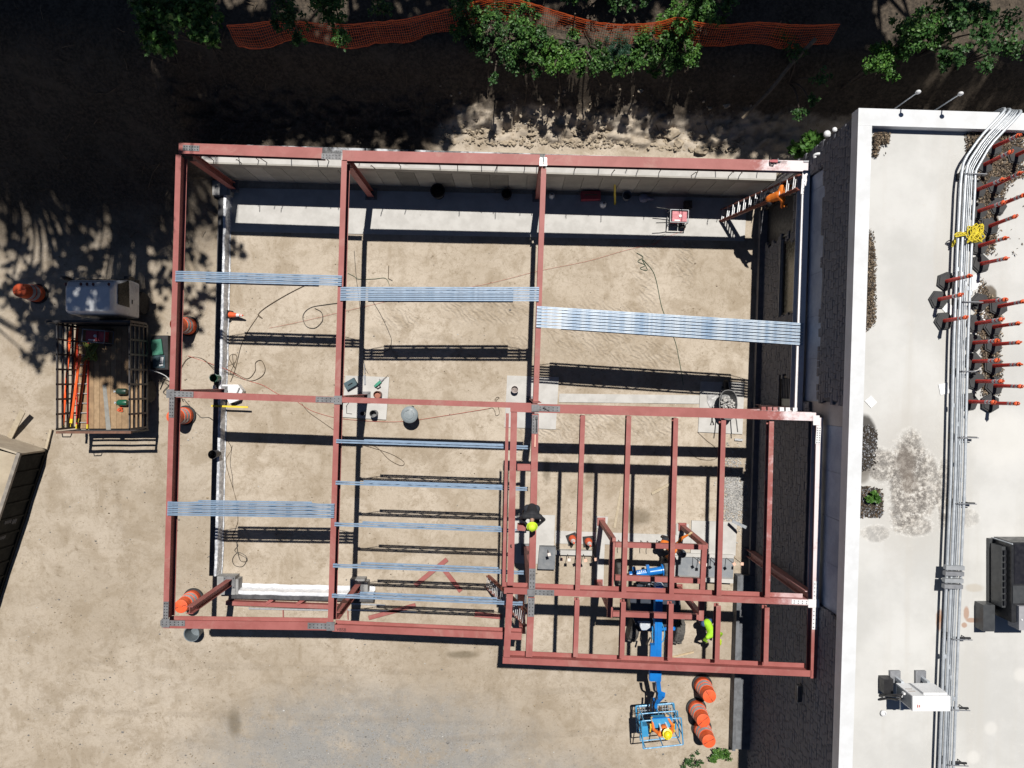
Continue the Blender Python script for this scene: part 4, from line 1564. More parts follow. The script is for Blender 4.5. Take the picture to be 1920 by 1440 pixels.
chip_field('dirt_patch', 'dark granular dirt patch on the roof above the plant', 'soil', [(1612, 797), (1627, 797), (1644, 815), (1645, 836), (1636, 850), (1640, 868), (1622, 878), (1612, 884)], 1500, 0.026, [m_l3, m_l3, m_grey, m_l3], ROOF_Z, 6, hmax=0.03)
chip_field('dirt_patch', 'dark square patch of soil on the roof below the plant', 'soil', [(1612, 912), (1635, 914), (1655, 924), (1654, 965), (1640, 970), (1611, 968)], 1700, 0.028, [m_l3, m_l3, m_l1, m_grey], ROOF_Z, 5, hmax=0.05)


# ---- black roof unit at the right edge
def build_black_unit():
    root = T('rooftop_unit', 'black boxy rooftop unit cut by the right edge of the picture', 'roof unit', P(1890, 1090, ROOF_Z))
    m_dk = M('unit_black', (0.035, 0.036, 0.04), (0.025, 0.026, 0.03), rough=0.35, metal=0.2)
    m_dg = M('unit_charcoal', (0.075, 0.08, 0.085), (0.06, 0.064, 0.07), rough=0.4, metal=0.2)
    x0, y0, y1, zt = 12.15, -3.85, -5.80, ROOF_Z + 0.75
    mb = MB()
    mb.bbox((x0, y1, ROOF_Z + 0.1), (x0 + 1.4, y0, zt))
    mb.build('casing', m_dk, root)
    mb = MB()
    mb.bbox((x0 - 0.12, y1 + 0.05, ROOF_Z), (x0 + 1.5, y0 - 0.05, ROOF_Z + 0.11))
    mb.build('curb', m_dg, root)
    mb = MB()
    mb.bbox((x0 - 0.10, y1 + 0.3, ROOF_Z + 0.14), (x0 - 0.003, y0 - 0.15, zt - 0.2))
    mb.build('side_panel', m_dg, root)
    for i in range(9):
        q = MB()
        q.box((x0 - 0.06, y0 - 0.28 - i * 0.155, zt - 0.14), (0.05, 0.12, 0.012), Matrix.Rotation(-0.6, 3, 'Y'))
        q.build('louver', m_dk, root)
    mb = MB()
    mb.bbox((x0 + 0.06, y0 - 1.0, zt), (x0 + 0.42, y0 - 0.05, zt + 0.012))
    mb.build('grille_panel', M('grille_dark', (0.014, 0.014, 0.02), rough=0.4), root)
    for (a, b, c, d) in ((0.02, 0.44, -1.48, -1.05), (0.48, 1.3, -1.48, -0.1)):
        q = MB()
        q.bbox((x0 + a, y0 + c, zt), (x0 + b, y0 + d, zt + 0.02))
        q.build('access_panel', m_dg, root)
    mb = MB()
    mb.bbox((x0 + 0.12, y1 - 0.16, zt - 0.3), (x0 + 0.8, y1 + 0.42, zt + 0.09))
    o = mb.build('control_box', M('unit_grey', (0.36, 0.36, 0.38), (0.32, 0.32, 0.34), rough=0.4), root)
    mb = MB()
    mb.cyl((x0 + 0.18, y1 + 0.1, zt + 0.09), (x0 + 0.18, y1 + 0.1, zt + 0.11), 0.02, n=8)
    mb.build('latch', m_white, o)
    mb = MB()
    mb.bbox((x0 - 0.42, y1 - 0.36, ROOF_Z), (x0 - 0.13, y1 + 0.3, ROOF_Z + 0.34))
    mb.build('side_duct', m_dg, root)
    mb = MB()
    mb.cyl((x0 - 0.02, y0 - 0.03, ROOF_Z + 0.1), (x0 - 0.02, y0 - 0.03, zt + 0.06), 0.016, n=8)
    mb.build('conduit', m_galv, root)


build_black_unit()


def build_split_unit():
    root = T('condenser_unit', 'white condenser box on brackets beside the conduits', 'condenser unit', P(1725, 1310, ROOF_Z))
    x0, x1, y0, y1, z0, z1 = 9.55, 10.45, -7.44, -7.80, ROOF_Z + 0.35, ROOF_Z + 1.1
    m_w = M('unit_white', (0.80, 0.81, 0.82), (0.76, 0.77, 0.78), rough=0.4)
    mb = MB()
    mb.bbox((x0, y1, z0), (x1, y0, z1))
    mb.build('casing', m_w, root)
    mb = MB()
    mb.bbox((x0 + 0.30, y0 + 0.001, z0 + 0.12), (x1 - 0.04, y0 + 0.05, z1 - 0.07))
    mb.build('front_panel', m_w, root)
    mb = MB()
    mb.bbox((x0 - 0.006, y1 + 0.03, z0 + 0.04), (x0 - 0.001, y0 - 0.03, z1 - 0.05))
    p = mb.build('side_panel', M('unit_side_grey', (0.20, 0.23, 0.25), (0.16, 0.18, 0.20), rough=0.5), root)
    for i in range(3):
        q = MB()
        q.box((x0 - 0.035, y0 - 0.07 - i * 0.10, z0 + 0.42 - i * 0.1), (0.05, 0.05, 0.09))
        q.build('valve_cover', m_white, p)
    q = MB()
    for i, w in enumerate((0.05, 0.03)):
        q.box((x0 + 0.12 + i * 0.045, (y0 + y1) / 2 - 0.06, z1 + 0.003), (0.022, 0.07 - i * 0.015, 0.004))
    q.build('badge', M('badge_red', (0.55, 0.12, 0.09), rough=0.5), root)
    q = MB()
    for i in range(2):
        q.box((x0 + 0.13, y0 + 0.002, z0 + 0.35 + i * 0.13), (0.16, 0.004, 0.04))
    q.build('sticker', M('sticker_tan', (0.45, 0.40, 0.36), rough=0.6), root)
    for px in (1679, 1727):
        c = P(px, 1268, ROOF_Z + 0.08)
        q = MB()
        q.box((c.x, c.y - 0.02, ROOF_Z + 0.04), (0.26, 0.30, 0.08))
        f = q.build('bracket_foot', m_grey, root)
        q = MB()
        q.box((c.x + 0.03, c.y - 0.06, ROOF_Z + 0.22), (0.07, 0.09, 0.28))
        q.box((c.x + 0.03, c.y - 0.42, ROOF_Z + 0.31), (0.07, 0.66, 0.06))
        q.build('bracket_arm', m_galv, f)
    q = MB()
    q.tube(smooth_path([(x0 - 0.03, y0 - 0.15, ROOF_Z + 0.7), (x0 - 0.16, y0 - 0.2, ROOF_Z + 0.6), (x0 - 0.2, y0 - 0.32, ROOF_Z + 0.3), (x0 - 0.22, y0 - 0.45, ROOF_Z + 0.03)], 5), 0.035, 8)
    q.tube(smooth_path([(x0 - 0.03, y0 - 0.25, ROOF_Z + 0.65), (x0 - 0.12, y0 - 0.3, ROOF_Z + 0.6), (x0 - 0.14, y0 - 0.4, ROOF_Z + 0.3), (x0 - 0.25, y0 - 0.55, ROOF_Z + 0.03)], 5), 0.028, 8)
    q.box((x0 - 0.14, y0 - 0.12, ROOF_Z + 0.14), (0.24, 0.36, 0.26))
    q.build('line_set', m_black, root, smooth=False)
    q = MB()
    c = P(1655, 1336, ROOF_Z)
    q.lathe([(0.05, 0.0), (0.075, 0.02), (0.075, 0.06), (0.045, 0.075), (0.04, 0.05)], 16, c)
    q.build('roof_boot', m_white, root, smooth=True)


build_split_unit()

# ---- floodlight on the dark wall, lamps on the parapet, vents at the corner
r = T('wall_floodlight', 'dark finned floodlight mounted on the stone wall below the raised frame', 'floodlight', P(1500, 1300, 4.4))
c = P(1502, 1300, 4.4)
mb = MB()
mb.box((c.x + 0.08, c.y, 4.4), (0.16, 0.5, 0.22))
mb.build('housing', M('lamp_charcoal', (0.10, 0.105, 0.11), (0.08, 0.085, 0.09), rough=0.45, metal=0.3), r)
for i in range(14):
    q = MB()
    q.box((c.x - 0.07, c.y - 0.22 + i * 0.034, 4.38), (0.13, 0.010, 0.18))
    q.build('cooling_fin', m_grey, r)
q = MB()
q.cyl((c.x + 0.1, c.y + 0.3, 4.42), (c.x + 0.7, c.y + 0.3, 4.42), 0.03, n=8)
q.build('mount_arm', m_black, r)
for i, (bx, by) in enumerate(((1685, 203), (1761, 206))):
    p = P(bx, by, ROOF_Z + 0.1)
    r = T('parapet_lamp', ('left' if i == 0 else 'right') + ' small lamp on a thin pole behind the top parapet', 'lamp', p, 0, 'lamps behind the parapet')
    mb = MB()
    mb.cyl((0, 0.06, -0.6), (0, 0.06, 0.78), 0.016, n=8)
    mb.build('pole', m_galv, r, local=True)
    mb = MB()
    mb.ball((0.02, 0.07, 0.84), (0.065, 0.05, 0.07), 10, 6)
    mb.build('lamp_head', m_white, r, smooth=True, local=True)
for px, py, z, s, lab in ((1533, 291, 4.55, 1, 'white hooked vent pipe at the corner of the stone wall'),):
    c = P(px, py, z)
    mb = MB()
    mb.tube(smooth_path([(c.x + 0.22, c.y + 0.02, z), (c.x + 0.08, c.y + 0.03, z + 0.02), (c.x - 0.03, c.y + 0.03, z), (c.x - 0.07, c.y, z - 0.05), (c.x - 0.04, c.y - 0.05, z - 0.06)], 5), 0.042, 10)
    mesh_thing('vent_pipe', lab, 'vent pipe', mb, m_white, c, smooth=True)
for px, py, z, rr_, lab in ((1551, 251, 4.6, 0.10, 'larger white globe fitting behind the building corner'), (1565, 243, 5.0, 0.07, 'smaller white globe fitting behind the building corner')):
    c = P(px, py, z)
    mb = MB()
    mb.ball((c.x, c.y, z), (rr_, rr_, rr_ * 0.8), 12, 8)
    mb.cyl((c.x, c.y, z), (c.x + 0.25, c.y - 0.28, z), 0.035, n=8)
    mesh_thing('globe_fitting', lab, 'wall fitting', mb, m_white, c, smooth=True)


# ---- flatbed truck with rack sides
def build_truck():
    root = T('flatbed_truck', 'white cab over flatbed truck with black rack sides, in tree shade', 'truck', P(180, 690, 0))
    m_cab = M('cab_white', (0.80, 0.82, 0.84), (0.72, 0.74, 0.76), scale=2, rough=0.3)
    m_cabglass = M('cab_glass', (0.012, 0.013, 0.015), (0.008, 0.009, 0.010), rough=0.25, spec=0.25)
    m_rack = M('rack_black', (0.03, 0.03, 0.034), (0.05, 0.045, 0.045), scale=6, rough=0.5)
    m_rust = M('rusty_steel', (0.20, 0.10, 0.065), (0.13, 0.07, 0.05), scale=7, rough=0.8, bump=0.3)
    x0, x1, y0, y1 = -14.16, -12.52, 2.20, 3.38
    zr, zb = 2.25, 0.72
    # cab shell: rounded box lofted from three outlines
    mb = MB()

    def ring(ix, iyf, iyb, z, rd):
        pts = []
        X0, X1, Y0, Y1 = x0 + ix, x1 - ix, y0 + iyb, y1 - iyf
        for cx, cy, a0 in ((X1 - rd, Y1 - rd, 0), (X0 + rd, Y1 - rd, 90), (X0 + rd, Y0 + rd, 180), (X1 - rd, Y0 + rd, 270)):
            for k in range(4):
                a = R(a0 + 30 * k)
                pts.append(V((cx + rd * math.cos(a), cy + rd * math.sin(a), z)))
        return pts
    rings = [ring(0.0, 0.0, 0.0, zb, 0.06), ring(-0.02, -0.04, 0.0, 1.35, 0.08), ring(0.03, 0.10, 0.02, 2.02, 0.10), ring(0.07, 0.26, 0.05, 2.17, 0.10), ring(0.14, 0.34, 0.10, zr, 0.10)]
    n = len(rings[0])
    fs = []
    for i in range(len(rings) - 1):
        for j in range(n):
            fs.append((i * n + j, i * n + (j + 1) % n, (i + 1) * n + (j + 1) % n, (i + 1) * n + j))
    fs += [tuple(range(n))[::-1], tuple(range((len(rings) - 1) * n, len(rings) * n))]
    mb.add([p for r_ in rings for p in r_], fs)
    mb.build('cab', m_cab, root, smooth=True)
    mb = MB()
    mb.prism3([(x0 + 0.12, y1 - 0.13, 2.06), (x1 - 0.12, y1 - 0.13, 2.06), (x1 - 0.04, y1 + 0.045, 1.4), (x0 + 0.04, y1 + 0.045, 1.4)], (0, -0.03, -0.012))
    mb.build('windshield', m_cabglass, root)
    for s, xx in ((1, x1), (-1, x0)):
        q = MB()
        q.prism3([(xx - s * 0.012, y1 - 0.2, 2.0), (xx + s * 0.018, y1 - 0.02, 1.42), (xx + s * 0.022, y0 + 0.30, 1.38), (xx - s * 0.008, y0 + 0.34, 2.0)], (s * 0.014, 0, 0))
        q.build('side_window', m_cabglass, root)
        q = MB()
        q.box((xx + s * 0.026, y0 + 0.5, 1.2), (0.02, 0.14, 0.03))
        q.build('door_handle', m_black, root)
        q = MB()
        q.tube([(xx, y1 - 0.05, 1.5), (xx + s * 0.16, y1 + 0.04, 1.55), (xx + s * 0.2, y1 + 0.04, 1.9)], 0.014, 6)
        q.box((xx + s * 0.2, y1 + 0.02, 1.72), (0.17, 0.09, 0.34))
        q.build('mirror', m_black, root)
    for px in (123.5, 152, 163.5, 175, 204.5):
        c = P(px, 533, zr)
        q = MB()
        q.ball((c.x, c.y, zr + 0.012), (0.045, 0.06, 0.03), 8, 5)
        q.build('marker_light', M('marker_maroon', (0.09, 0.02, 0.03), rough=0.3), root)
    mb = MB()
    mb.bbox((x0 + 0.1, y1 - 0.02, 0.5), (x1 - 0.1, y1 + 0.12, 0.78))
    mb.build('front_bumper', m_black, root)
    # deck
    dx0, dx1, dy0, dy1, zd = -14.52, -12.17, -1.50, 1.98, 0.95
    mb = MB()
    mb.bbox((dx0, dy0, zd - 0.14), (dx1, dy1, zd - 0.035))
    mb.bbox((-13.8, -1.4, 0.5), (-12.9, 3.0, 0.80))
    mb.build('chassis', m_black, root)
    m_deck = M('deck_planks', (0.34, 0.225, 0.125), (0.24, 0.155, 0.085), scale=5, rough=0.75, bump=0.2)
    m_deck2 = M('deck_planks_worn', (0.29, 0.195, 0.11), (0.38, 0.26, 0.15), scale=6, rough=0.75, bump=0.2)
    k = 12
    w = (dx1 - dx0 - 0.12) / k
    for i in range(k):
        q = MB()
        q.bbox((dx0 + 0.06 + i * w + 0.004, dy0 + 0.02, zd - 0.034), (dx0 + 0.06 + (i + 1) * w - 0.004, dy1 - 0.06, zd + rng.uniform(-0.003, 0.002)))
        q.build('deck_plank', m_deck if i % 3 else m_deck2, root)
    q = MB()
    q.prism3([P(192, 722, zd + 0.004), P(199, 721, zd + 0.004), P(208, 806, zd + 0.004), P(199, 806, zd + 0.004)], (0, 0, -0.003))
    q.build('scuff_plate', M('worn_steel', (0.27, 0.27, 0.25), (0.22, 0.21, 0.19), scale=6, rough=0.6), root)
    # racks
    for s, xx in ((-1, dx0 + 0.02), (1, dx1 - 0.02)):
        for z in (1.13, 1.40, 1.66, 1.94):
            q = MB()
            q.bbox((xx - 0.022, dy0 + 0.03, z - 0.03), (xx + 0.022, dy1 - 0.02, z + 0.03))
            q.build('rack_rail', m_rack, root)
        for y in np.linspace(dy0 + 0.06, dy1 - 0.08, 8):
            q = MB()
            q.bbox((xx - 0.03, y - 0.03, zd - 0.1), (xx + 0.03, y + 0.03, 1.97))
            q.build('rack_post', m_rack, root)
    mb = MB()
    mb.bbox((dx0 - 0.3, dy1 - 0.02, zd), (dx1 + 0.03, dy1 + 0.05, 2.0))
    mb.build('headboard', m_rack, root)
    # rear gate, brown with rust, its shadow shows open bars
    mb = MB()
    mb.bbox((dx0 - 0.02, dy0 - 0.08, 1.86), (dx1 + 0.02, dy0 - 0.005, 1.95))
    g = mb.build('rear_gate', m_rust, root)
    for z in (0.98, 1.42):
        q = MB()
        q.bbox((dx0 + 0.05, dy0 - 0.06, z - 0.04), (dx1 - 0.05, dy0 - 0.02, z + 0.04))
        q.build('gate_rail', m_rack, g)
    for x in (dx0 + 0.04, dx1 - 0.04):
        q = MB()
        q.bbox((x - 0.035, dy0 - 0.065, 0.75), (x + 0.035, dy0 - 0.012, 1.855))
        q.build('gate_post', m_rack, g)
    q = MB()
    q.tube([(dx0 + 0.15, dy0 - 0.08, 1.9), (dx0 + 0.17, dy0 - 0.19, 1.9), (dx0 + 0.42, dy0 - 0.19, 1.9), (dx0 + 0.46, dy0 - 0.08, 1.9)], 0.02, 6)
    q.build('pull_handle', m_black, g)
    for wx, wy in ((x0 + 0.12, 2.75), (x1 - 0.12, 2.75), (dx0 + 0.3, -0.25), (dx1 - 0.22, -0.25)):
        q = MB()
        q.lathe([(0.2, -0.12), (0.36, -0.12), (0.39, -0.08), (0.39, 0.08), (0.36, 0.12), (0.2, 0.12)], 24, (wx, wy, 0.39), Matrix.Rotation(R(90), 3, 'Y'))
        t = q.build('wheel', m_rubber, root, smooth=True)
        q = MB()
        q.lathe([(0.0001, -0.09), (0.2, -0.09), (0.2, 0.09), (0.0001, 0.09)], 16, (wx, wy, 0.39), Matrix.Rotation(R(90), 3, 'Y'))
        q.build('rim', m_grey, t)


build_truck()


# ---- ladders
m_fib = M('ladder_orange', (0.88, 0.12, 0.02), (0.78, 0.10, 0.02), scale=4, rough=0.4)
m_fibr = M('ladder_red', (0.66, 0.05, 0.03), (0.55, 0.045, 0.03), scale=4, rough=0.4)
m_fibb = M('ladder_brown_red', (0.26, 0.085, 0.06), (0.20, 0.065, 0.05), scale=4, rough=0.5)
m_alu = M('aluminium', (0.58, 0.59, 0.61), (0.48, 0.49, 0.51), scale=8, rough=0.35, metal=0.4)


def ladder(label, a, b, side, w, mat, group=None, pitch=0.305, ends=None, double=False, off=0):
    a, b = V(a), V(b)
    root = T('ladder', label, 'ladder', a, 0, group)
    sd = V(side).normalized()
    d = b - a
    L = d.length
    nrm = sd.cross(d).normalized()
    for k in range(2 if double else 1):
        o = nrm * (0.06 * k) * (1 if nrm.z > 0 else -1)
        for s in (-1, 1):
            mb = MB()
            sh = sd * (s * (w / 2 - 0.03 * k))
            mb.bar(a + sh + o, b + sh + o, 0.028, 0.075, side=sd)
            rl = mb.build('rail', mat, root)
            if ends and k == 0:
                q = MB()
                q.bar(a + sh + o + V((0, 0, 0.004)), a + sh + o + d * (0.12 / L) + V((0, 0, 0.004)), 0.04, 0.085, side=sd, over=0.01)
                q.build('rail_foot', ends, rl)
        n = int(L / pitch)
        for i in range(n):
            c = a + d * ((i + 0.6) / n) + o
            q = MB()
            q.bar(c - sd * (w / 2 - 0.02), c + sd * (w / 2 - 0.02), 0.024, 0.028, lift=-0.02)
            q.build('rung', m_alu, root)
    return root


ladder('extension ladder leaning up to the welder in the upper right corner', P(1352, 404, 0.03), P(1497, 341, 3.95), (0.12, 1, 0), 0.44, m_fibb, 'tall ladders leaning on the frame', double=True)
ladder('ladder leaning through the lower beams near the left edge of the raised frame', P(913, 1090, 0.0), P(987, 1160, 3.5), (0.12, 1, 0.0), 0.44, m_fibb, 'tall ladders leaning on the frame', double=True)
ladder('long orange ladder standing on edge at the left rack of the truck bed', P(122, 803, 1.22), P(137, 612, 1.22), (0, 0, 1), 0.36, m_fib, 'ladders on the truck bed', ends=m_yellow)
ladder('shorter orange ladder on edge with yellow ends on the truck bed', P(137, 792, 1.25), P(154, 663, 1.25), (0, 0, 1), 0.34, m_fib, 'ladders on the truck bed', ends=m_yellow)
ladder('red ladder lying flat with grey rungs on the truck bed', P(153, 803, 1.03), P(155, 640, 1.03), (1, 0, 0), 0.36, m_fibr, 'ladders on the truck bed', ends=m_yellow)


# ---- goods on and beside the truck
def open_pot(label, name, cat, px, py, z0, h, r, mat, inner=None, group=None, taper=1.0, fill=None, handle=False):
    """open topped vessel seen from above: wall, rim and dark inside"""
    p = P(px, py, z0)
    root = T(name, label, cat, p, rng.uniform(0, 6), group)
    mb = MB()
    mb.lathe([(r * taper, 0.0), (r, h), (r * 1.04, h), (r * 1.04, h + 0.01), (r * 0.93, h + 0.008), (r * 0.92 * taper, 0.03), (0.0001, 0.03)], 22)
    mb.build('wall', mat, root, smooth=True, local=True)
    if fill:
        q = MB()
        q.lathe([(r * 0.91, h * 0.55), (0.0001, h * 0.62)], 16)
        q.build('contents', fill, root, local=True)
    if handle:
        q = MB()
        q.tube([(r * math.cos(a) * 1.05, 0.04 + 0.1 * math.sin(a), h - 0.01 + 0.05 * math.sin(a)) for a in np.linspace(0, math.pi, 9)], 0.006, 5)
        q.build('bail', m_galv, root, local=True)
    return root


m_crim = M('generator_crimson', (0.42, 0.055, 0.075), (0.34, 0.045, 0.06), scale=6, rough=0.45)
m_pink = M('generator_pink_red', (0.52, 0.13, 0.16), (0.44, 0.10, 0.13), scale=6, rough=0.45)
m_green = M('tool_green', (0.03, 0.30, 0.19), (0.02, 0.22, 0.14), rough=0.45)
m_dgreen = M('bottle_green', (0.015, 0.11, 0.06), (0.012, 0.09, 0.05), rough=0.35)
m_teal = M('case_teal', (0.05, 0.10, 0.12), (0.04, 0.08, 0.10), rough=0.5)


def generator(label, px, py, z, sx, sy, sz, rz, red):
    r = T('portable_generator', label, 'generator', P(px, py, z), rz, 'portable generators')
    mb = MB()
    mb.box((-sx * 0.12, 0, sz * 0.62), (sx * 0.52, sy * 0.82, sz * 0.6))
    mb.box((sx * 0.31, 0, sz * 0.66), (sx * 0.26, sy * 0.8, sz * 0.5))
    mb.build('tank', red, r, local=True)
    q = MB()
    q.lathe([(0.05, 0), (0.05, 0.03), (0.0001, 0.035)], 14, (sx * 0.06, sy * 0.02, sz * 0.92))
    q.build('fuel_cap', m_white, r, local=True)
    q = MB()
    q.box((-sx * 0.1, -sy * 0.33, sz * 0.925), (sx * 0.3, sy * 0.12, 0.008))
    q.build('sticker', m_white, r, local=True)
    q = MB()
    hx, hy = sx / 2, sy / 2
    for s in (-1, 1):
        q.tube([(-hx, s * hy, 0.02), (-hx, s * hy, sz), (hx, s * hy, sz), (hx, s * hy, 0.02), (-hx, s * hy, 0.02)], 0.018, 6)
        q.tube([(s * hx, -hy, sz), (s * hx, hy, sz)], 0.018, 6)
        q.tube([(s * hx, -hy, 0.03), (s * hx, hy, 0.03)], 0.018, 6)
    q.build('tube_frame', m_grey, r, local=True)
    q = MB()
    for s in (-1, 1):
        q.tube([(-hx, s * hy, sz * 0.95), (-hx - 0.2, s * (hy + 0.03), sz * 1.0), (-hx - 0.48, s * (hy + 0.05), sz * 1.02)], 0.016, 6)
    q.build('handles', m_black, r, local=True)
    for s in (-1, 1):
        q = MB()
        q.lathe([(0.0001, -0.04), (0.11, -0.04), (0.12, 0), (0.11, 0.04), (0.0001, 0.04)], 14, (hx * 0.7, s * (hy + 0.05), 0.12), Matrix.Rotation(R(90), 3, 'X'))
        q.build('wheel', m_rubber, r, smooth=True, local=True)
    return r


generator('pink red generator with long handles on the pale slab near the welder', 1267, 412, 0.04, 0.60, 0.42, 0.55, R(-2), m_pink)
generator('dark crimson generator standing in shade on the truck bed', 193, 632, 0.96, 0.72, 0.40, 0.55, R(-4), m_crim)
mb = tangle(P(172, 660, 1.0), 0.28, 0.42, 46, 0.022, 8, 0.18)
mesh_thing('hose', 'coiled yellow green hose on the truck bed', 'hose', mb, M('hose_lime', (0.26, 0.30, 0.06), (0.17, 0.20, 0.045), scale=8, rough=0.6), P(172, 660, 1.0))
mb = tangle(P(225, 767, 0.99), 0.14, 0.09, 26, 0.010, 9, 0.04)
mesh_thing('cord', 'small heap of orange cord on the truck bed', 'cord', mb, m_orange, P(225, 767, 0.97))
for px, py, lab in ((230, 755, 'green gas bottle lying at the right rack of the truck'), (229, 734, 'dark green bottle above the green one at the right rack')):
    c = P(px, py, 1.07)
    r = T('gas_bottle', lab, 'gas bottle', (c.x, c.y, 0.96))
    mb = MB()
    mb.lathe([(0.0001, -0.16), (0.09, -0.15), (0.105, -0.1), (0.105, 0.12), (0.07, 0.18), (0.03, 0.2)], 18, c, Matrix.Rotation(R(-90), 3, 'Y'))
    mb.build('cylinder', m_dgreen if py > 740 else M('bottle_dark', (0.02, 0.05, 0.035), rough=0.4), r, smooth=True)
    q = MB()
    q.cyl((c.x - 0.2, c.y, c.z), (c.x - 0.27, c.y, c.z), 0.022, n=8)
    q.box((c.x - 0.26, c.y, c.z), (0.03, 0.07, 0.03))
    q.build('valve', m_galv, r)
# tool crate with a green lid beside the truck
r = T('gang_box', 'black tool box with a green tray lid between truck and left beam', 'tool box', P(296, 664, 0))
mb = MB()
c = P(297, 662, 0.7)
mb.bbox((c.x - 0.30, c.y - 0.55, 0), (c.x + 0.28, c.y + 0.60, 0.62))
mb.build('box', m_black, r)
c = P(294, 651, 0.68)
mb = MB()
mb.box((c.x, c.y, 0.66), (0.36, 0.52, 0.06), R(7))
mb.build('green_tray', M('tray_green', (0.045, 0.20, 0.135), (0.03, 0.15, 0.10), rough=0.5), r)
mb = MB()
c = P(303, 675, 0.68)
mb.box((c.x, c.y, 0.65), (0.10, 0.20, 0.05), R(-10))
mb.box((c.x - 0.02, c.y - 0.17, 0.65), (0.12, 0.06, 0.06), R(12))
mb.build('white_tool', m_white, r)
c = P(298, 675, 0.64)
mb = MB()
mb.box((c.x, c.y - 0.05, 0.635), (0.4, 0.42, 0.03))
mb.build('grey_tray', m_teal, r)


# ---- open waste container at the left edge
def build_container():
    A = P(90, 843, 0)
    d = V((-0.31, -0.951, 0)).normalized()
    w = V((-d.y * -1, 0, 0))
    w = V((-0.951, 0.31, 0)).normalized()
    root = T('waste_container', 'long dark ribbed waste container heaped with sand at the left edge', 'waste container', A + w * 1.2 + d * 3)
    h, L, W = 1.42, 6.6, 2.35
    m_side = M('container_dark', (0.014, 0.015, 0.015), (0.010, 0.011, 0.011), scale=3, rough=0.7, spec=0.12)
    m_rail = M('container_rail', (0.30, 0.27, 0.23), (0.20, 0.18, 0.16), scale=5, rough=0.7)
    m_end = M('container_end_dusty', (0.46, 0.40, 0.31), (0.38, 0.32, 0.25), scale=2, rough=0.9)
    Z = V((0, 0, 1))

    def pt(u, v, z):
        return A + w * u + d * v + Z * z
    for u, nm in ((0.06, 'side_wall'), (W - 0.06, 'side_wall')):
        mb = MB()
        mb.bar(pt(u, 0.08, h - 0.1), pt(u, L, h - 0.1), 0.06, h - 0.22)
        mb.build(nm, m_side, root)
    mb = MB()
    mb.bar(pt(0.0, 0.03, h - 0.02), pt(W, 0.03, h - 0.02), 0.06, h - 0.05)
    mb.build('end_wall', m_end, root)
    for u in (0.06, W - 0.06):
        mb = MB()
        mb.bar(pt(u, 0.0, h), pt(u, L, h), 0.12, 0.10)
        mb.build('top_rail', m_rail, root)
        mb = MB()
        mb.bar(pt(u, 0, 0.14), pt(u, L, 0.14), 0.16, 0.14)
        mb.build('bottom_rail', m_side, root)
    for i in range(12):
        v = 0.12 + i * 0.55
        mb = MB()
        mb.bar(pt(0.018, v, h - 0.102), pt(0.018, v + 0.07, h - 0.102), 0.05, h - 0.25)
        mb.build('rib', m_side, root)
    for v0, n, k in ((2.35, 6, 0), (2.9, 5, 1), (2.42, 4, 2)):
        q = MB()
        for i in range(n):
            zc = (1.0, 0.98, 0.62)[k] - i * 0.055
            vv = v0 + 0.02 * (i % 2)
            a, b = pt(0.024, vv, zc), pt(0.024, vv + 0.16, zc + 0.01)
            q.bar(a, b, 0.012, 0.022)
        q.build('lettering', M('faded_white_print', (0.22, 0.22, 0.23), rough=0.7), root)
    # sand heaped to the rail
    mb = MB()
    nu, nv = 16, 40
    vs, fs = [], []
    for i in range(nu + 1):
        for j in range(nv + 1):
            u, v = 0.12 + (W - 0.24) * i / nu, 0.1 + (L - 0.2) * j / nv
            e = min(i, nu - i) / nu
            vs.append(pt(u, v, h - 0.1 + 0.25 * min(1, e * 4) * 0.6 + 0.06 * mnoise.noise(V((u * 2, v * 2, 3)))))
    for i in range(nu):
        for j in range(nv):
            fs.append((i * (nv + 1) + j, i * (nv + 1) + j + 1, (i + 1) * (nv + 1) + j + 1, (i + 1) * (nv + 1) + j))
    mb.add(vs, fs)
    mb.build('sand_load', M('sand_load', (0.47, 0.40, 0.30), (0.40, 0.335, 0.245), scale=2.5, rough=0.95, bump=0.5, bscale=30), root, smooth=True)


build_container()


def plank(label, a, b, w, h, z=0.04, mat=None, za=None, name='timber_plank', cat='plank', group=None):
    pa, pb = P(*a, z), P(*b, za if za is not None else z)
    mb = MB()
    mb.bar(pa, pb, w, h)
    return mesh_thing(name, label, cat, mb, mat or m_wood, (pa + pb) / 2, group=group)


m_grw = M('weathered_timber', (0.50, 0.43, 0.32), (0.42, 0.35, 0.25), scale=9, rough=0.85, bump=0.3)
plank('broad weathered board propped beside the waste container', (42, 771), (17, 821), 0.19, 0.04, 0.5, m_grw, za=0.1)
plank('thin weathered board at the corner of the waste container', (95, 805), (86, 841), 0.075, 0.05, 0.12, m_grw)
plank('pale board lying on the sand under the raised frame joists', (1222, 926), (1256, 908), 0.09, 0.04, 0.05, m_grw)
plank('narrow pale batten on the sand beside the lime vest worker', (1258, 1233), (1301, 1223), 0.05, 0.04, 0.05)
plank('pale strip of timber lying upright in the picture under the second joist', (1152, 990), (1166, 912), 0.08, 0.03, 0.03, m_grw)

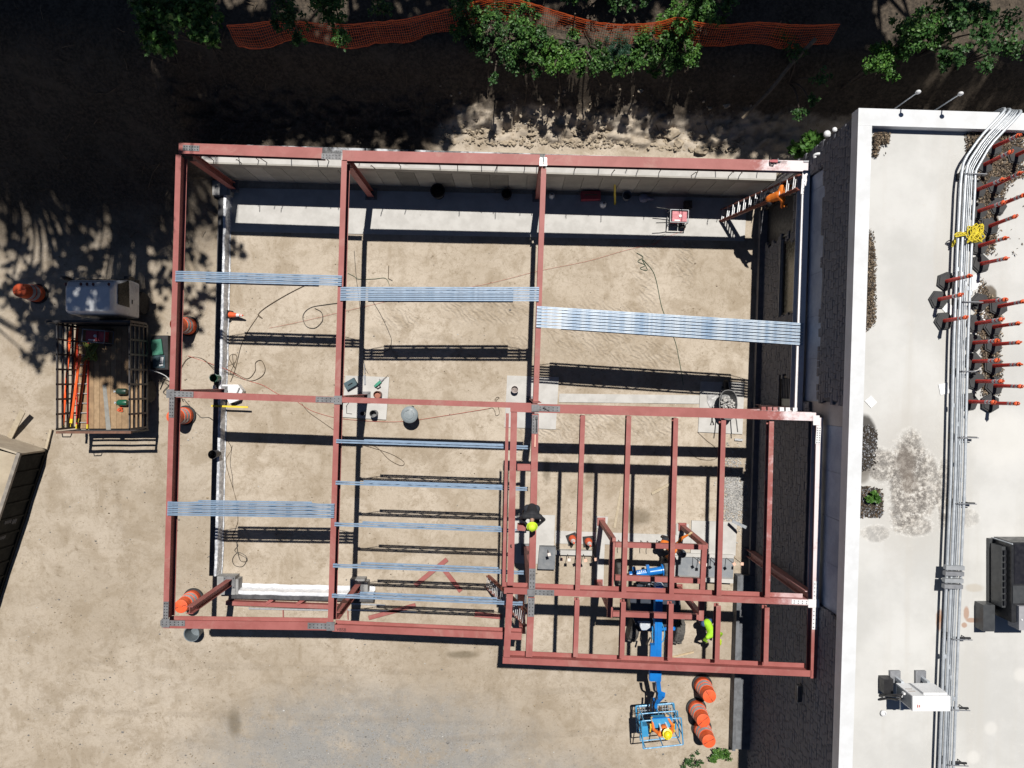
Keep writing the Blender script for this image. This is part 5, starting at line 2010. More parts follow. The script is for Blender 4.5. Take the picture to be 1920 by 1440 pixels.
# ---- loose steel on the ground at the lower edge of the plot
r = T('loose_beam', 'long red steel beam with clips lying below the white sheeted wall', 'steel beam', P(520, 1134, 0))
mb = MB()
mb.bar(P(423, 1131, 0.2), P(640, 1139, 0.2), 0.14, 0.2)
mb.build('beam', m_red, r)
for x in (497, 556):
    q = MB()
    q.bar(P(x, 1133.5, 0.22), P(x + 14, 1124, 0.24), 0.10, 0.12)
    q.build('clip_angle', m_red, r)
for a, b, w, lab, nm, mt in (((838, 1049), (778, 1098), 0.15, 'red brace crossing the other one, lower left arm', 'loose_brace', m_red), ((834, 1070), (864, 1109), 0.15, 'red brace crossing the other one, lower right arm', 'loose_brace', m_red),
                             ((691, 1159), (779, 1135), 0.14, 'slanting red brace just above the lower middle beam', 'loose_brace', m_red), ((890, 1152), (940, 1157), 0.16, 'short red plate beside the leaning ladder', 'loose_plate', m_red)):
    plank(lab, a, b, w, 0.05, 0.07, mt, name=nm, cat='steel brace', group='loose red steel pieces')
for a, b, lab in (((466, 1141), (622, 1144.5), 'silver pipe lying along the loose red beam'), ((652, 1143.5), (781, 1147.5), 'silver pipe lying above the slanting red brace'), ((640, 1131), (722, 1135), 'white strip lying under the lowest joist')):
    plank(lab, a, b, 0.05, 0.05, 0.07, m_alu, name='loose_pipe', cat='pipe')
for x, lab in ((530.5, 'thin red stake between loose beam and lower beam, left'), (652, 'thin red stake between loose beam and lower beam, right')):
    plank(lab, (x, 1143), (x + 0.5, 1162), 0.035, 0.03, 0.05, m_red, name='stake', cat='stake')
plank('yellow spirit level lying across the left footing wall', (396, 761), (465, 763.5), 0.06, 0.03, 0.42, m_yellow, name='spirit_level', cat='spirit level')
plank('yellow spirit level leaning on the shaded retaining wall', (1153, 342), (1153.5, 384), 0.06, 0.04, 1.1, m_yellow, za=0.06, name='spirit_level', cat='spirit level')
plank('short silver pipe offcut near the foot of the old building', (1378, 824), (1393, 825), 0.07, 0.06, 0.08, m_alu, name='pipe_offcut', cat='pipe')
plank('short steel stub fixed to the old building wall above the pale pad', (1373, 977), (1399, 989), 0.10, 0.03, 0.5, m_galv, za=0.9, name='steel_stub', cat='steel stub')

# ---- tubes, buckets and tools
m_brown = M('tube_brown', (0.20, 0.075, 0.05), (0.16, 0.06, 0.04), rough=0.5)
m_fibre = M('brick_dust', (0.40, 0.17, 0.12), (0.34, 0.14, 0.10), rough=0.9)
open_pot('brown pipe stub half full of red sand on the left pad', 'pipe_stub', 'pipe stub', 710, 740, 0.05, 0.30, 0.125, m_brown, fill=m_fibre)
open_pot('larger dark pipe stub in front on the left pad', 'pipe_stub', 'pipe stub', 703, 775, 0.05, 0.34, 0.12, M('stub_grey', (0.16, 0.165, 0.17), (0.12, 0.125, 0.13), rough=0.4))
open_pot('smaller dark pipe stub in the beam shadow on the left pad', 'pipe_stub', 'pipe stub', 682, 775, 0.05, 0.24, 0.075, M('stub_grey2', (0.20, 0.205, 0.21), (0.16, 0.165, 0.17), rough=0.4))
open_pot('white rimmed pipe stub full of rubble on the middle pad', 'pipe_stub', 'pipe stub', 965, 730, 0.045, 0.26, 0.12, M('stub_white', (0.55, 0.50, 0.48), (0.40, 0.33, 0.32), rough=0.5), fill=M('rubble_fill', (0.40, 0.35, 0.33), (0.15, 0.12, 0.11), scale=25, rough=0.9))
open_pot('dark green bucket standing on the left footing wall', 'bucket', 'bucket', 409, 709, 0.35, 0.38, 0.13, m_dgreen, handle=True)
open_pot('black bucket beside the left footing wall, lower down', 'bucket', 'bucket', 408, 850, 0.3, 0.42, 0.145, m_black, taper=0.85)
open_pot('large black tub with a pale rim in the wall shade', 'tub', 'tub', 823, 364, 0.03, 0.45, 0.24, m_black, taper=0.8)
open_pot('black bucket in the wall shade near the third column', 'bucket', 'bucket', 950, 368, 0.03, 0.35, 0.17, m_black, taper=0.85)
open_pot('grey bucket with a white rim in the wall shade', 'bucket', 'bucket', 1173, 371, 0.03, 0.36, 0.15, M('bucket_grey', (0.24, 0.24, 0.25), (0.2, 0.2, 0.21), rough=0.5), taper=0.85, handle=True)
open_pot('grey open bin below the lower left beam', 'bin', 'bin', 370, 1180, 0.0, 0.45, 0.26, M('bin_grey', (0.16, 0.19, 0.21), (0.13, 0.155, 0.17), rough=0.5), taper=0.85)


def lidded_bin(label, px, py):
    r = T('trash_can', label, 'trash can', P(px, py, 0.01), 0.3)
    m_b = M('can_grey', (0.25, 0.29, 0.31), (0.21, 0.245, 0.265), scale=6, rough=0.45)
    mb = MB()
    mb.lathe([(0.20, 0), (0.25, 0.66), (0.265, 0.68)], 24)
    mb.build('can', m_b, r, smooth=True, local=True)
    mb = MB()
    mb.lathe([(0.275, 0.665), (0.285, 0.69), (0.265, 0.715), (0.19, 0.735), (0.185, 0.72), (0.15, 0.725), (0.145, 0.75), (0.0001, 0.765)], 28)
    mb.build('lid', m_b, r, smooth=True, local=True)
    q = MB()
    q.box((-0.02, 0.17, 0.755), (0.12, 0.03, 0.03))
    q.build('lid_handle', m_b, r, local=True)
    for a in (0.9, 0.9 + math.pi):
        q = MB()
        q.box((0.27 * math.cos(a), 0.27 * math.sin(a), 0.6), (0.08, 0.08, 0.05), a)
        q.build('side_handle', m_black, r, local=True)


lidded_bin('grey lidded trash can in the middle bay below the centre beam', 773, 776)

# toolbox, hammer drill, breaker bar at the left pad
r = T('tool_case', 'dark teal tool case on the left pad', 'tool case', P(659, 720, 0.05), R(30))
mb = MB()
mb.box((0, 0, 0.09), (0.40, 0.27, 0.17))
mb.build('case', m_teal, r, local=True)
mb = MB()
mb.tube([(-0.08, 0.0, 0.18), (-0.08, 0.0, 0.215), (0.08, 0.0, 0.215), (0.08, 0.0, 0.18)], 0.012, 6)
mb.build('handle', m_black, r, local=True)
mb = MB()
mb.box((0, -0.14, 0.1), (0.3, 0.02, 0.04))
mb.build('latch_strip', m_grey, r, local=True)


def drill(label, px, py, z, rz, col, s=1.0, name='hammer_drill', cat='drill'):
    r = T(name, label, cat, P(px, py, z), rz)
    mb = MB()
    mb.box((-0.02, 0, 0.06), (0.20, 0.09, 0.09))
    mb.box((-0.15, 0, 0.06), (0.08, 0.075, 0.075))
    mb.build('motor_housing', col, r, local=True)
    mb = MB()
    mb.tube([(-0.17, -0.02, 0.05), (-0.16, -0.12, 0.05), (-0.05, -0.14, 0.05), (-0.03, -0.05, 0.05)], 0.02, 6)
    mb.build('grip', m_black, r, local=True)
    mb = MB()
    mb.cyl((0.08, 0, 0.06), (0.2, 0, 0.06), 0.032, 0.02, n=10)
    mb.cyl((0.1, -0.02, 0.06), (0.1, 0.10, 0.06), 0.013, n=6)
    mb.build('chuck', m_grey, r, local=True)
    mb = MB()
    mb.cyl((0.2, 0, 0.06), (0.42, 0, 0.06), 0.008, n=6)
    mb.build('bit', m_rebar, r, local=True)
    r.scale = (s, s, s)
    return r


drill('green hammer drill with a long bit on the left pad', 711, 718, 0.05, R(40), m_green, 1.0)
drill('red and black impact wrench left on the top beam by the white corner', 1452, 303.5, Z1 + 0.0, R(-2), m_crim, 0.85, 'impact_wrench', 'wrench')
mb = MB()
mb.box(P(684, 712, 0.07), (0.06, 0.34, 0.04), R(3))
mb.cyl(P(684, 700, 0.08), P(683, 682, 0.08), 0.015, n=6)
mesh_thing('breaker_tool', 'thin grey breaker tool at the top edge of the left pad', 'tool', mb, m_grey, P(684, 710, 0.05))
mb = MB()
mb.tube([P(650, 760, 0.06), P(650, 775, 0.06), P(660, 776, 0.06)], 0.012, 5)
mb.tube([P(656, 752, 0.06), P(649, 762, 0.06)], 0.01, 5)
mesh_thing('pry_bar', 'bent black pry bar on the lower left part of the left pad', 'pry bar', mb, m_black, P(650, 768, 0.05))


# ---- white machine by the left footing wall
r = T('chop_saw', 'white angular machine beside the left footing wall under the centre beam', 'machine', P(440, 742, 0))
mb = MB()
mb.prism([tuple(P(x, y, 0.3).xy) for x, y in ((412, 721), (446, 721), (455, 733), (448, 750), (430, 757), (424, 745), (428, 733))], 0.02, 0.30)
mb.build('body', m_white, r)
mb = MB()
mb.prism([tuple(P(x, y, 0.36).xy) for x, y in ((436, 724), (449, 727), (441, 745), (432, 740))], 0.302, 0.42)
mb.build('cover', m_white, r)
mb = MB()
c = P(453, 733, 0.2)
mb.box((c.x, c.y, 0.2), (0.06, 0.12, 0.14), R(-40))
c = P(436, 756, 0.15)
mb.box((c.x, c.y, 0.15), (0.12, 0.05, 0.10), R(20))
mb.build('foot', m_black, r)
mb = MB()
mb.ball(P(402, 727, 0.42), (0.07, 0.11, 0.06), 10, 6)
mesh_thing('cloth', 'small white cloth bundle left of the footing wall', 'cloth', mb, m_white, P(402, 727, 0.4), smooth=True)

# ---- wheelbarrow with rubble, shovel
r = T('wheelbarrow', 'grey wheelbarrow of pale rubble standing on the right pad', 'wheelbarrow', P(1365, 758, 0.05))
vs, fs = [], []
ol = []
for k, (cx, cy, rx, ry, z) in enumerate(((1364.5, 759, 0.30, 0.50, 0.62), (1364.5, 759, 0.20, 0.36, 0.28))):
    c = P(cx, cy, 0.55)
    for j in range(20):
        a = 2 * math.pi * j / 20
        n_ = 2.6
        ex = abs(math.cos(a)) ** (2 / n_) * math.copysign(1, math.cos(a))
        ey = abs(math.sin(a)) ** (2 / n_) * math.copysign(1, math.sin(a))
        taper = 1.0 - 0.12 * (ey < 0) * -ey
        vs.append(V((c.x + rx * ex * taper, c.y + ry * ey, z)))
fs = [(j, (j + 1) % 20, 20 + (j + 1) % 20, 20 + j) for j in range(20)] + [tuple(range(20, 40))]
mb = MB()
mb.add(vs, fs)
q = [v + V((0, 0, 0.002)) for v in vs[:20]]
mb.tube(q + [q[0]], 0.014, 6)
mb.build('tray', M('barrow_grey', (0.16, 0.165, 0.17), (0.22, 0.22, 0.22), rough=0.5, metal=0.2), r, smooth=True)
mb = MB()
rr = random.Random(4)
c = P(1364, 762, 0.5)
for i in range(110):
    a, k = rr.uniform(0, 6.3), math.sqrt(rr.random())
    s = rr.uniform(0.02, 0.055)
    e = Euler((rr.uniform(0, 3), rr.uniform(0, 3), rr.uniform(0, 3))).to_matrix()
    mb.box((c.x + 0.24 * k * math.cos(a), c.y - 0.02 + 0.36 * k * math.sin(a), 0.47 + 0.12 * (1 - k)), (s, s * 1.4, s * 0.8), e)
mb.build('rubble', m_conc, r, kind='stuff')
mb = MB()
for s in (-1, 1):
    b = P(1364.5, 759, 0.5)
    mb.tube([(b.x + s * 0.10, b.y + 0.62, 0.2), (b.x + s * 0.22, b.y, 0.38), (b.x + s * 0.27, b.y - 0.55, 0.58), (b.x + s * 0.30, b.y - 0.92, 0.62)], 0.018, 6)
    mb.tube([(b.x + s * 0.22, b.y - 0.2, 0.42), (b.x + s * 0.22, b.y - 0.3, 0.05)], 0.016, 6)
mb.build('handles', m_black, r)
mb = MB()
b = P(1364.5, 759, 0.5)
mb.lathe([(0.05, -0.05), (0.17, -0.05), (0.19, 0), (0.17, 0.05), (0.05, 0.05)], 18, (b.x, b.y + 0.66, 0.24), Matrix.Rotation(R(90), 3, 'Y'))
mb.build('wheel', m_rubber, r, smooth=True)
r = T('shovel', 'steel shovel lying on the pad left of the wheelbarrow', 'shovel', P(1337, 770, 0.06))
mb = MB()
mb.prism3([P(1326, 740, 0.09), P(1347, 739, 0.09), P(1348, 752, 0.075), P(1341, 764, 0.075), P(1331, 764, 0.075), P(1326, 753, 0.075)], (0, 0, -0.008))
mb.build('blade', M('worn_blade', (0.42, 0.42, 0.42), (0.62, 0.62, 0.62), scale=5, rough=0.35, metal=0.5), r)
mb = MB()
mb.tube([P(1336, 762, 0.09), P(1335.5, 788, 0.10)], 0.018, 6)
mb.tube([P(1335.5, 788, 0.10), P(1332.5, 796, 0.10), P(1339, 796, 0.10), P(1335.5, 788, 0.10)], 0.013, 6)
mb.build('handle', m_black, r)

# ---- things standing in the shade of the retaining wall
r = T('tool_box', 'red tool box in the shade of the retaining wall', 'tool box', P(1108, 366, 0.03))
mb = MB()
c = P(1108, 366, 0.3)
mb.box((c.x, c.y, 0.18), (0.66, 0.28, 0.28), R(2))
mb.build('box', m_crim, r)
mb = MB()
mb.tube([(c.x - 0.2, c.y, 0.32), (c.x - 0.2, c.y, 0.37), (c.x + 0.2, c.y, 0.37), (c.x + 0.2, c.y, 0.32)], 0.016, 6)
mb.build('handle', m_black, r)
for px, py, rr_, lab in ((1034, 369, 0.10, 'small white jug beside the third beam in the wall shade'), (1130, 385, 0.115, 'round white jug between red box and yellow level')):
    p = P(px, py, 0.03)
    r = T('jug', lab, 'jug', p, rng.uniform(0, 6), 'white jugs in the wall shade')
    mb = MB()
    mb.lathe([(rr_ * 0.9, 0), (rr_, 0.04), (rr_, 0.2), (rr_ * 0.5, 0.28), (0.03, 0.3)], 16)
    mb.build('body', m_white, r, smooth=True, local=True)
    mb = MB()
    mb.cyl((0, 0, 0.3), (0, 0, 0.33), 0.03, n=10)
    mb.build('cap', m_black, r, local=True)
mb = MB()
c = P(1207, 371, 0.15)
mb.ball((c.x, c.y, 0.13), (0.17, 0.16, 0.12), 12, 8)
mb.tube(smooth_path([(c.x + 0.1, c.y, 0.15), (c.x + 0.25, c.y - 0.02, 0.1), (c.x + 0.38, c.y, 0.05)], 4), [0.07] * 4 + [0.05] * 4 + [0.03], 8)
mesh_thing('bag', 'lumpy pale bag in the wall shade right of the grey bucket', 'bag', mb, M('bag_lilac', (0.36, 0.36, 0.46), (0.28, 0.28, 0.36), scale=8, rough=0.8, bump=0.5), c, smooth=True)
mb = MB()
c = P(1290, 384, 0.2)
mb.box((c.x, c.y, 0.15), (0.24, 0.26, 0.26))
mesh_thing('crate', 'small dark crate in the wall shade right of the generator', 'crate', mb, m_black, c)
mb = MB()
for x, y in ((660, 0),):
    pass
c = P(728, 508, 0)
mb.tube([P(729, 498, 0.9), P(728, 522, 0.02)], 0.014, 6)
mb.box(P(729, 497.5, 0.92), (0.05, 0.012, 0.012))
mesh_thing('marker_stake', 'thin pale stake standing above the middle bundle', 'stake', mb, m_wood, c)

# ---- torch hose and cutters on the raised frame splices
mb = MB()
mb.tube([P(1020, 765.5, Z2 + 0.05), P(1030, 770, Z2 + 0.05)], 0.012, 5)
mb.box(P(1021, 765, Z2 + 0.06), (0.09, 0.03, 0.03), R(-25))
mesh_thing('spud_wrench', 'spud wrench lying on the bolted plate of the raised north beam', 'wrench', mb, m_bolt, P(1024, 767, Z2))
mb = MB()
mb.tube([P(1006, 785, Z2 + 0.05), P(1006.5, 809, Z2 + 0.05)], 0.015, 5)
mb.box(P(1006, 784, Z2 + 0.06), (0.06, 0.06, 0.03))
mesh_thing('spud_wrench', 'spud wrench lying along the bolted plate of the inner beam', 'wrench', mb, m_bolt, P(1006, 797, Z2))
mb = MB()
mb.bar(P(1003.5, 815, Z2 + 0.05), P(1003, 838, Z2 + 0.05), 0.03, 0.03)
mesh_thing('clamp_rod', 'pale red rod lying on the inner beam below the plate', 'rod', mb, m_cap, P(1003, 826, Z2))
mb = MB()
c = P(958, 1025, Z2)
mb.tube([P(958.5, 1021, Z2 + 0.02), P(957.5, 1024, Z2 + 0.02), P(959, 1027, Z2 + 0.02)], 0.018, 6)
mesh_thing('shackle', 'small black shackle lying on the left edge beam', 'shackle', mb, m_black, c)


# ---- cables and strings on the ground
def cable(label, pts, mat, r=0.011, name='extension_cord', cat='cord', z=0.03):
    out = []
    for x, y in pts:
        zz = z
        if 396 < x < 432 and 350 < y < 1090:
            zz = 0.42
        out.append(P(x, y, zz))
    mb = MB()
    mb.tube(smooth_path(out, 6), r, 5)
    mesh_thing(name, label, cat, mb, mat, out[len(out) // 2])


m_cb = M('cord_black', (0.025, 0.025, 0.025), rough=0.6)
m_cbr = M('cord_brown', (0.09, 0.06, 0.035), rough=0.7)
m_cr = M('cord_red', (0.55, 0.10, 0.07), rough=0.6)
m_cg = M('cord_green', (0.05, 0.11, 0.06), rough=0.6)
m_cw = M('hose_grey', (0.45, 0.45, 0.46), rough=0.5)
cable('dark cord sweeping from the upper left bundle down to the sand', [(578, 532), (540, 551), (500, 575), (484, 590), (492, 597), (483, 589)], m_cbr)
cable('dark cord making a loop left of the second beam', [(645, 567), (612, 571), (582, 577), (568, 592), (574, 611), (590, 615), (604, 602), (603, 586), (590, 578)], m_cb)
cable('thin red string line crossing the upper bays', [(505, 615), (560, 604), (640, 585), (760, 558), (900, 535), (1010, 508), (1100, 490), (1170, 470), (1235, 455)], m_cr, 0.004, 'string_line', 'string')
cable('thin dark cord running down beside the left footing wall', [(484, 592), (464, 622), (452, 648), (446, 672), (440, 695), (432, 716)], m_cbr, 0.009)
cable('dark cord knotted beside the left footing wall', [(334, 700), (352, 672), (378, 672), (402, 690), (438, 702), (468, 714), (490, 706), (497, 692), (490, 676), (479, 680), (478, 696), (464, 710), (442, 700), (424, 690), (440, 680), (444, 668), (436, 664), (430, 672), (440, 690)], m_cbr, 0.010)
cable('red cord crossing the left footing wall', [(352, 667), (390, 680), (425, 693), (460, 712), (492, 722), (520, 738), (545, 749)], m_cr, 0.008)
cable('dark cord from the centre beam to the second beam', [(566, 757), (578, 772), (600, 788), (626, 806), (650, 822), (664, 830), (700, 840), (735, 852), (757, 866), (752, 873), (730, 862), (708, 840), (690, 832)], m_cbr, 0.009)
cable('red cord from the centre beam to the second beam', [(556, 752), (580, 768), (608, 778), (640, 785), (700, 790), (760, 790), (830, 780), (880, 772), (916, 766)], m_cr, 0.007)
cable('curled brown cord beside the middle pad', [(916, 766), (924, 765), (928, 772), (930, 779), (936, 776), (935, 766), (930, 752), (936, 746), (931, 745), (928, 752)], m_cbr, 0.008)
cable('black cord between left beam and footing wall', [(344, 748), (358, 764), (372, 778), (378, 783), (392, 783), (402, 790)], m_cb, 0.012)
cable('brown cord winding down the lower left bay', [(428, 828), (434, 842), (424, 862), (428, 886), (437, 916), (443, 940), (446, 975), (442, 990)], m_cbr, 0.009)
cable('tangled black cord in the lower left bay', [(442, 990), (436, 1008), (446, 1022), (440, 1032), (450, 1040), (462, 1048), (455, 1062), (440, 1060), (436, 1048), (446, 1036), (460, 1042), (463, 1052), (450, 1050), (444, 1020), (450, 1008)], m_cb, 0.009)
cable('green cord bunched in the upper right bay and trailing down', [(1194, 474), (1206, 482), (1196, 490), (1210, 497), (1200, 503), (1214, 506), (1204, 486), (1218, 500), (1226, 512), (1232, 532), (1240, 572), (1250, 600), (1266, 640), (1273, 672), (1278, 700), (1281, 722)], m_cg, 0.009)
cable('dark cord hanging beside the second beam', [(664, 470), (668, 520), (673, 560), (678, 605), (682, 650), (683, 684), (690, 700)], m_cb, 0.008)
cable('dark cord running from second beam to the stake', [(652, 512), (664, 518), (672, 523), (700, 523), (720, 521), (727, 526), (730, 535)], m_cg, 0.008)
cable('dark cord curving under the middle bundle', [(696, 560), (715, 592), (730, 625), (734, 640), (728, 655), (712, 662), (690, 662)], m_cb, 0.009)
cable('thin red hoses looping beside the pink generator', [(1225, 460), (1240, 448), (1262, 440), (1282, 432), (1284, 420), (1276, 414)], m_cr, 0.006)
cable('thin black cord curving below the generator', [(1222, 455), (1232, 444), (1248, 439)], m_cb, 0.006)
cable('pale hose from the truck to the left beam', [(240, 690), (262, 690), (290, 696), (312, 706), (322, 722), (330, 740)], m_cw, 0.016, 'hose', 'hose', z=0.6)
cable('black cords tangled between truck and left beam', [(300, 730), (308, 712), (320, 700), (318, 720), (306, 735), (318, 742), (330, 735), (310, 718)], m_cb, 0.012)
cable('thin dark cord on the sand left of the wheelbarrow pad', [(1308, 810), (1325, 826), (1340, 838), (1345, 852), (1338, 862), (1310, 860), (1290, 845)], m_cbr, 0.006)


# ---- seams of loose stone and crumbs
def pebbles():
    rr = random.Random(21)
    mb = MB()
    ico = [(0, 0, 1), (0.9, 0, 0), (0, 0.9, 0), (-0.9, 0, 0), (0, -0.9, 0), (0, 0, -0.6)]
    fs = [(0, 1, 2), (0, 2, 3), (0, 3, 4), (0, 4, 1), (5, 2, 1), (5, 3, 2), (5, 4, 3), (5, 1, 4)]
    for i in range(2600):
        t = rr.random()
        if t < 0.40:
            x, y = rr.uniform(-17.4, -10.4), rr.uniform(-13, 2)
        elif t < 0.62:
            x, y = rr.uniform(-17, 7.4), rr.uniform(-13.2, -8.4)
        elif t < 0.80:
            x, y = rr.gauss(-5.0, 2.6), rr.gauss(-12.6, 0.8)
        elif t < 0.9:
            x, y = rr.uniform(-9.6, 7.6), rr.uniform(-7, 4.8)
        else:
            x, y = rr.uniform(-9.5, 8), 0
            y = (rr.uniform(7.25, 8.9)) - x * st
        s = abs(rr.gauss(0.008, 0.009)) + 0.005
        if rr.random() < 0.02:
            s *= 2
        z = gz(x, y)
        a = rr.uniform(0, 6.3)
        c, s_ = math.cos(a), math.sin(a)
        mb.k = 0 if rr.random() < 0.10 else (1 if rr.random() < 0.6 else 2)
        mb.add([(x + (vx * c - vy * s_) * s * 1.3, y + (vx * s_ + vy * c) * s, z + 0.006 + vz * s * 0.7) for vx, vy, vz in ico], fs)
    for i in range(2600):                                # darker crumbs in loose drifts
        x, y = rr.uniform(-17.4, 7.5), rr.uniform(-13.2, 4.6)
        if mnoise.noise(V((x * 0.55, y * 0.55, 11))) + 0.6 * mnoise.noise(V((x * 1.7, y * 1.7, 5))) < 0.22 or (x > -9.8 and rr.random() < 0.55):
            continue
        s = 0.007 + abs(rr.gauss(0, 0.009))
        a = rr.uniform(0, 6.3)
        c, s_ = math.cos(a), math.sin(a)
        mb.k = 3
        z = gz(x, y)
        mb.add([(x + (vx * c - vy * s_) * s * 1.6, y + (vx * s_ + vy * c) * s, z + 0.004 + vz * s * 0.6) for vx, vy, vz in ico], fs)
    o = mb.build('pebbles', [m_conc, M('clod_tan', (0.36, 0.29, 0.20), (0.28, 0.22, 0.15), rough=0.9), M('pebble_grey', (0.22, 0.21, 0.20), (0.15, 0.145, 0.14), rough=0.9), M('crumb_dark', (0.15, 0.11, 0.075), (0.10, 0.075, 0.05), rough=0.95)])
    tag(o, 'loose pebbles and crumbs scattered over the sandy ground', 'pebbles', kind='stuff')
    # crushed white stone along the foot of the old building
    mb = MB()
    for i in range(2600):
        py = rr.gauss(925, 32)
        px = 1377 + rr.gauss(0, 11) - abs(py - 925) * 0.08
        q = P(px, py, 0)
        if px > 1402:
            continue
        s = rr.uniform(0.012, 0.035)
        a = rr.uniform(0, 6.3)
        c, s_ = math.cos(a), math.sin(a)
        mb.k = rr.random() < 0.4
        mb.k = int(mb.k)
        mb.add([(q.x + (vx * c - vy * s_) * s * 1.2, q.y + (vx * s_ + vy * c) * s, 0.012 + vz * s * 0.8 + rr.uniform(0, 0.02)) for vx, vy, vz in ico], fs)
    o = mb.build('gravel', [m_conc, m_conc2])
    tag(o, 'white crushed stone along the foot of the old building', 'gravel', kind='stuff')


pebbles()


# ================================================================== BOOM LIFT
m_blue = M('lift_blue', (0.012, 0.20, 0.62), (0.010, 0.16, 0.52), scale=3, rough=0.35)
m_blue2 = M('lift_blue_rail', (0.06, 0.33, 0.60), (0.04, 0.27, 0.52), scale=5, rough=0.4)
m_navy = M('lift_cover_dark', (0.045, 0.055, 0.075), (0.035, 0.042, 0.06), scale=3, rough=0.4)
m_lgrey = M('lift_cover_pale', (0.50, 0.54, 0.60), (0.44, 0.48, 0.54), rough=0.4)


def build_lift():
    root = T('boom_lift', 'blue boom lift standing under the raised frame, boom lowered towards the picture bottom', 'boom lift', P(1222, 1135, 0))

    def tire(px, py, rz, lab=None):
        c = P(px, py, 0.40)
        mx = Matrix.Rotation(rz, 3, 'Z') @ Matrix.Rotation(R(90), 3, 'Y')
        mb = MB()
        mb.lathe([(0.2, -0.14), (0.36, -0.145), (0.41, -0.11), (0.415, 0), (0.41, 0.11), (0.36, 0.145), (0.2, 0.14)], 26, c, mx)
        for i in range(22):                              # lugs
            a = 2 * math.pi * i / 22
            q = mx @ V((0.415 * math.cos(a), 0.415 * math.sin(a), 0.05 * (-1) ** i))
            mb.box(c + q, (0.05, 0.05, 0.16), mx @ Matrix.Rotation(a, 3, 'Z'))
        t = mb.build('tire', M('tire_dusty', (0.11, 0.105, 0.10), (0.06, 0.058, 0.056), scale=7, rough=0.9), root)
        q = MB()
        q.lathe([(0.0001, -0.10), (0.21, -0.10), (0.21, 0.10), (0.0001, 0.10)], 16, c, mx)
        q.build('rim', m_blue, t)
    tire(1164, 1072, R(4))
    tire(1250, 1067, R(4))
    tire(1187, 1178, R(-12))
    tire(1271, 1182, R(-12))
    mb = MB()
    a, b = P(1180, 1078, 0.52), P(1241, 1069, 0.52)
    mb.cyl(a, b, 0.115, 0.13, n=18)
    mb.cyl(b, b + (b - a).normalized() * 0.10, 0.2, n=18)
    mb.build('axle', m_blue, root, smooth=True)
    for t in (0.13, 0.55):
        c = a + (b - a) * t
        q = MB()
        q.box((c.x, c.y + 0.16, 0.66), (0.10, 0.26, 0.12), R(10))
        q.build('axle_bracket', m_blue, root)
    q = MB()
    for i in range(7):
        c = a + (b - a) * (0.25 + i * 0.055) + V((0, 0.075, 0.10))
        q.box(c, (0.03, 0.05 + 0.02 * (i % 3), 0.006), R(8))
    q.build('lettering', m_white, root)
    mb = MB()
    mb.bbox(P(1192, 1090, 0.35), P(1262, 1165, 0.62))
    mb.build('chassis', m_navy, root)
    mb = MB()
    mb.bbox(P(1188, 1172, 0.4), P(1268, 1182, 0.55))
    mb.build('rear_axle', m_blue, root)
    c = P(1228, 1118, 0.7)
    mb = MB()
    mb.lathe([(0.52, 0.6), (0.52, 0.78), (0.44, 0.82), (0.0001, 0.82)], 26, (c.x, c.y, 0))
    mb.build('turntable', m_navy, root, smooth=True)

    def cover(pts, z0, z1, mat, name):
        mb = MB()
        lo = [tuple(P(x, y, z1).xy) for x, y in pts]
        mb.prism(lo, z0, z1)
        return mb.build(name, mat, root)
    cl = cover([(1181, 1112), (1222, 1112), (1222, 1166), (1216, 1179), (1203, 1180), (1192, 1171), (1183, 1150)], 0.7, 1.35, m_navy, 'engine_cover')
    cover([(1242, 1112), (1274, 1113), (1277, 1140), (1272, 1162), (1262, 1172), (1242, 1176)], 0.7, 1.30, m_navy, 'tank_cover')
    mb = MB()
    mb.prism([tuple(P(x, y, 1.36).xy) for x, y in ((1195, 1164), (1219, 1164), (1219, 1176), (1212, 1181), (1203, 1181))], 1.352, 1.38)
    o = mb.build('cover_panel', m_lgrey, cl)
    mb = MB()
    for x, y in ((1202, 1168), (1202, 1172), (1213, 1170), (1216, 1172)):
        q = P(x, y, 1.38)
        mb.box((q.x, q.y, 1.383), (0.035, 0.03, 0.006))
    mb.build('decals', m_white, cl)
    mb = MB()
    mb.bar(P(1236.5, 1098, 2.0), P(1232.5, 1275, 1.86), 0.23, 0.30)
    b = mb.build('boom', m_blue, root)
    mb = MB()
    mb.bar(P(1236.5, 1100, 2.016), P(1232.6, 1273, 1.876), 0.06, 0.014)
    mb.build('boom_rib', m_blue, b)
    mb = MB()
    mb.bar(P(1224.5, 1210, 1.95), P(1222, 1277, 1.85), 0.145, 0.18)
    mb.build('lift_cylinder', m_blue, root)
    mb = MB()
    mb.bar(P(1230.5, 1262, 1.9), P(1229.5, 1278, 1.86), 0.34, 0.34)
    mb.build('boom_head', m_blue, root)
    mb = MB()
    mb.bar(P(1234, 1275, 1.75), P(1238, 1311, 1.5), 0.13, 0.24)
    mb.bar(P(1243, 1306, 1.5), P(1229, 1320, 1.1), 0.14, 0.16)
    mb.bar(P(1228, 1316, 1.15), P(1229, 1348, 0.95), 0.15, 0.2)
    mb.build('jib', m_blue, root)
    mb = MB()
    mb.cyl(P(1212, 1208, 1.6), P(1219, 1196, 1.9), 0.03, n=8)
    for k in range(3):
        mb.tube(smooth_path([P(1224 + k * 2, 1280, 1.85), P(1226 + k, 1294, 1.75), P(1231 + k, 1300, 1.6), P(1229, 1312, 1.4), P(1226, 1326, 1.2), P(1230 + k * 2, 1342, 1.2)], 5), 0.022, 6)
    mb.tube(smooth_path([P(1222, 1310, 1.3), P(1220, 1330, 1.2), P(1225, 1345, 1.1), P(1231, 1350, 1.1)], 5), 0.035, 6)
    mb.build('hoses', m_black, root)
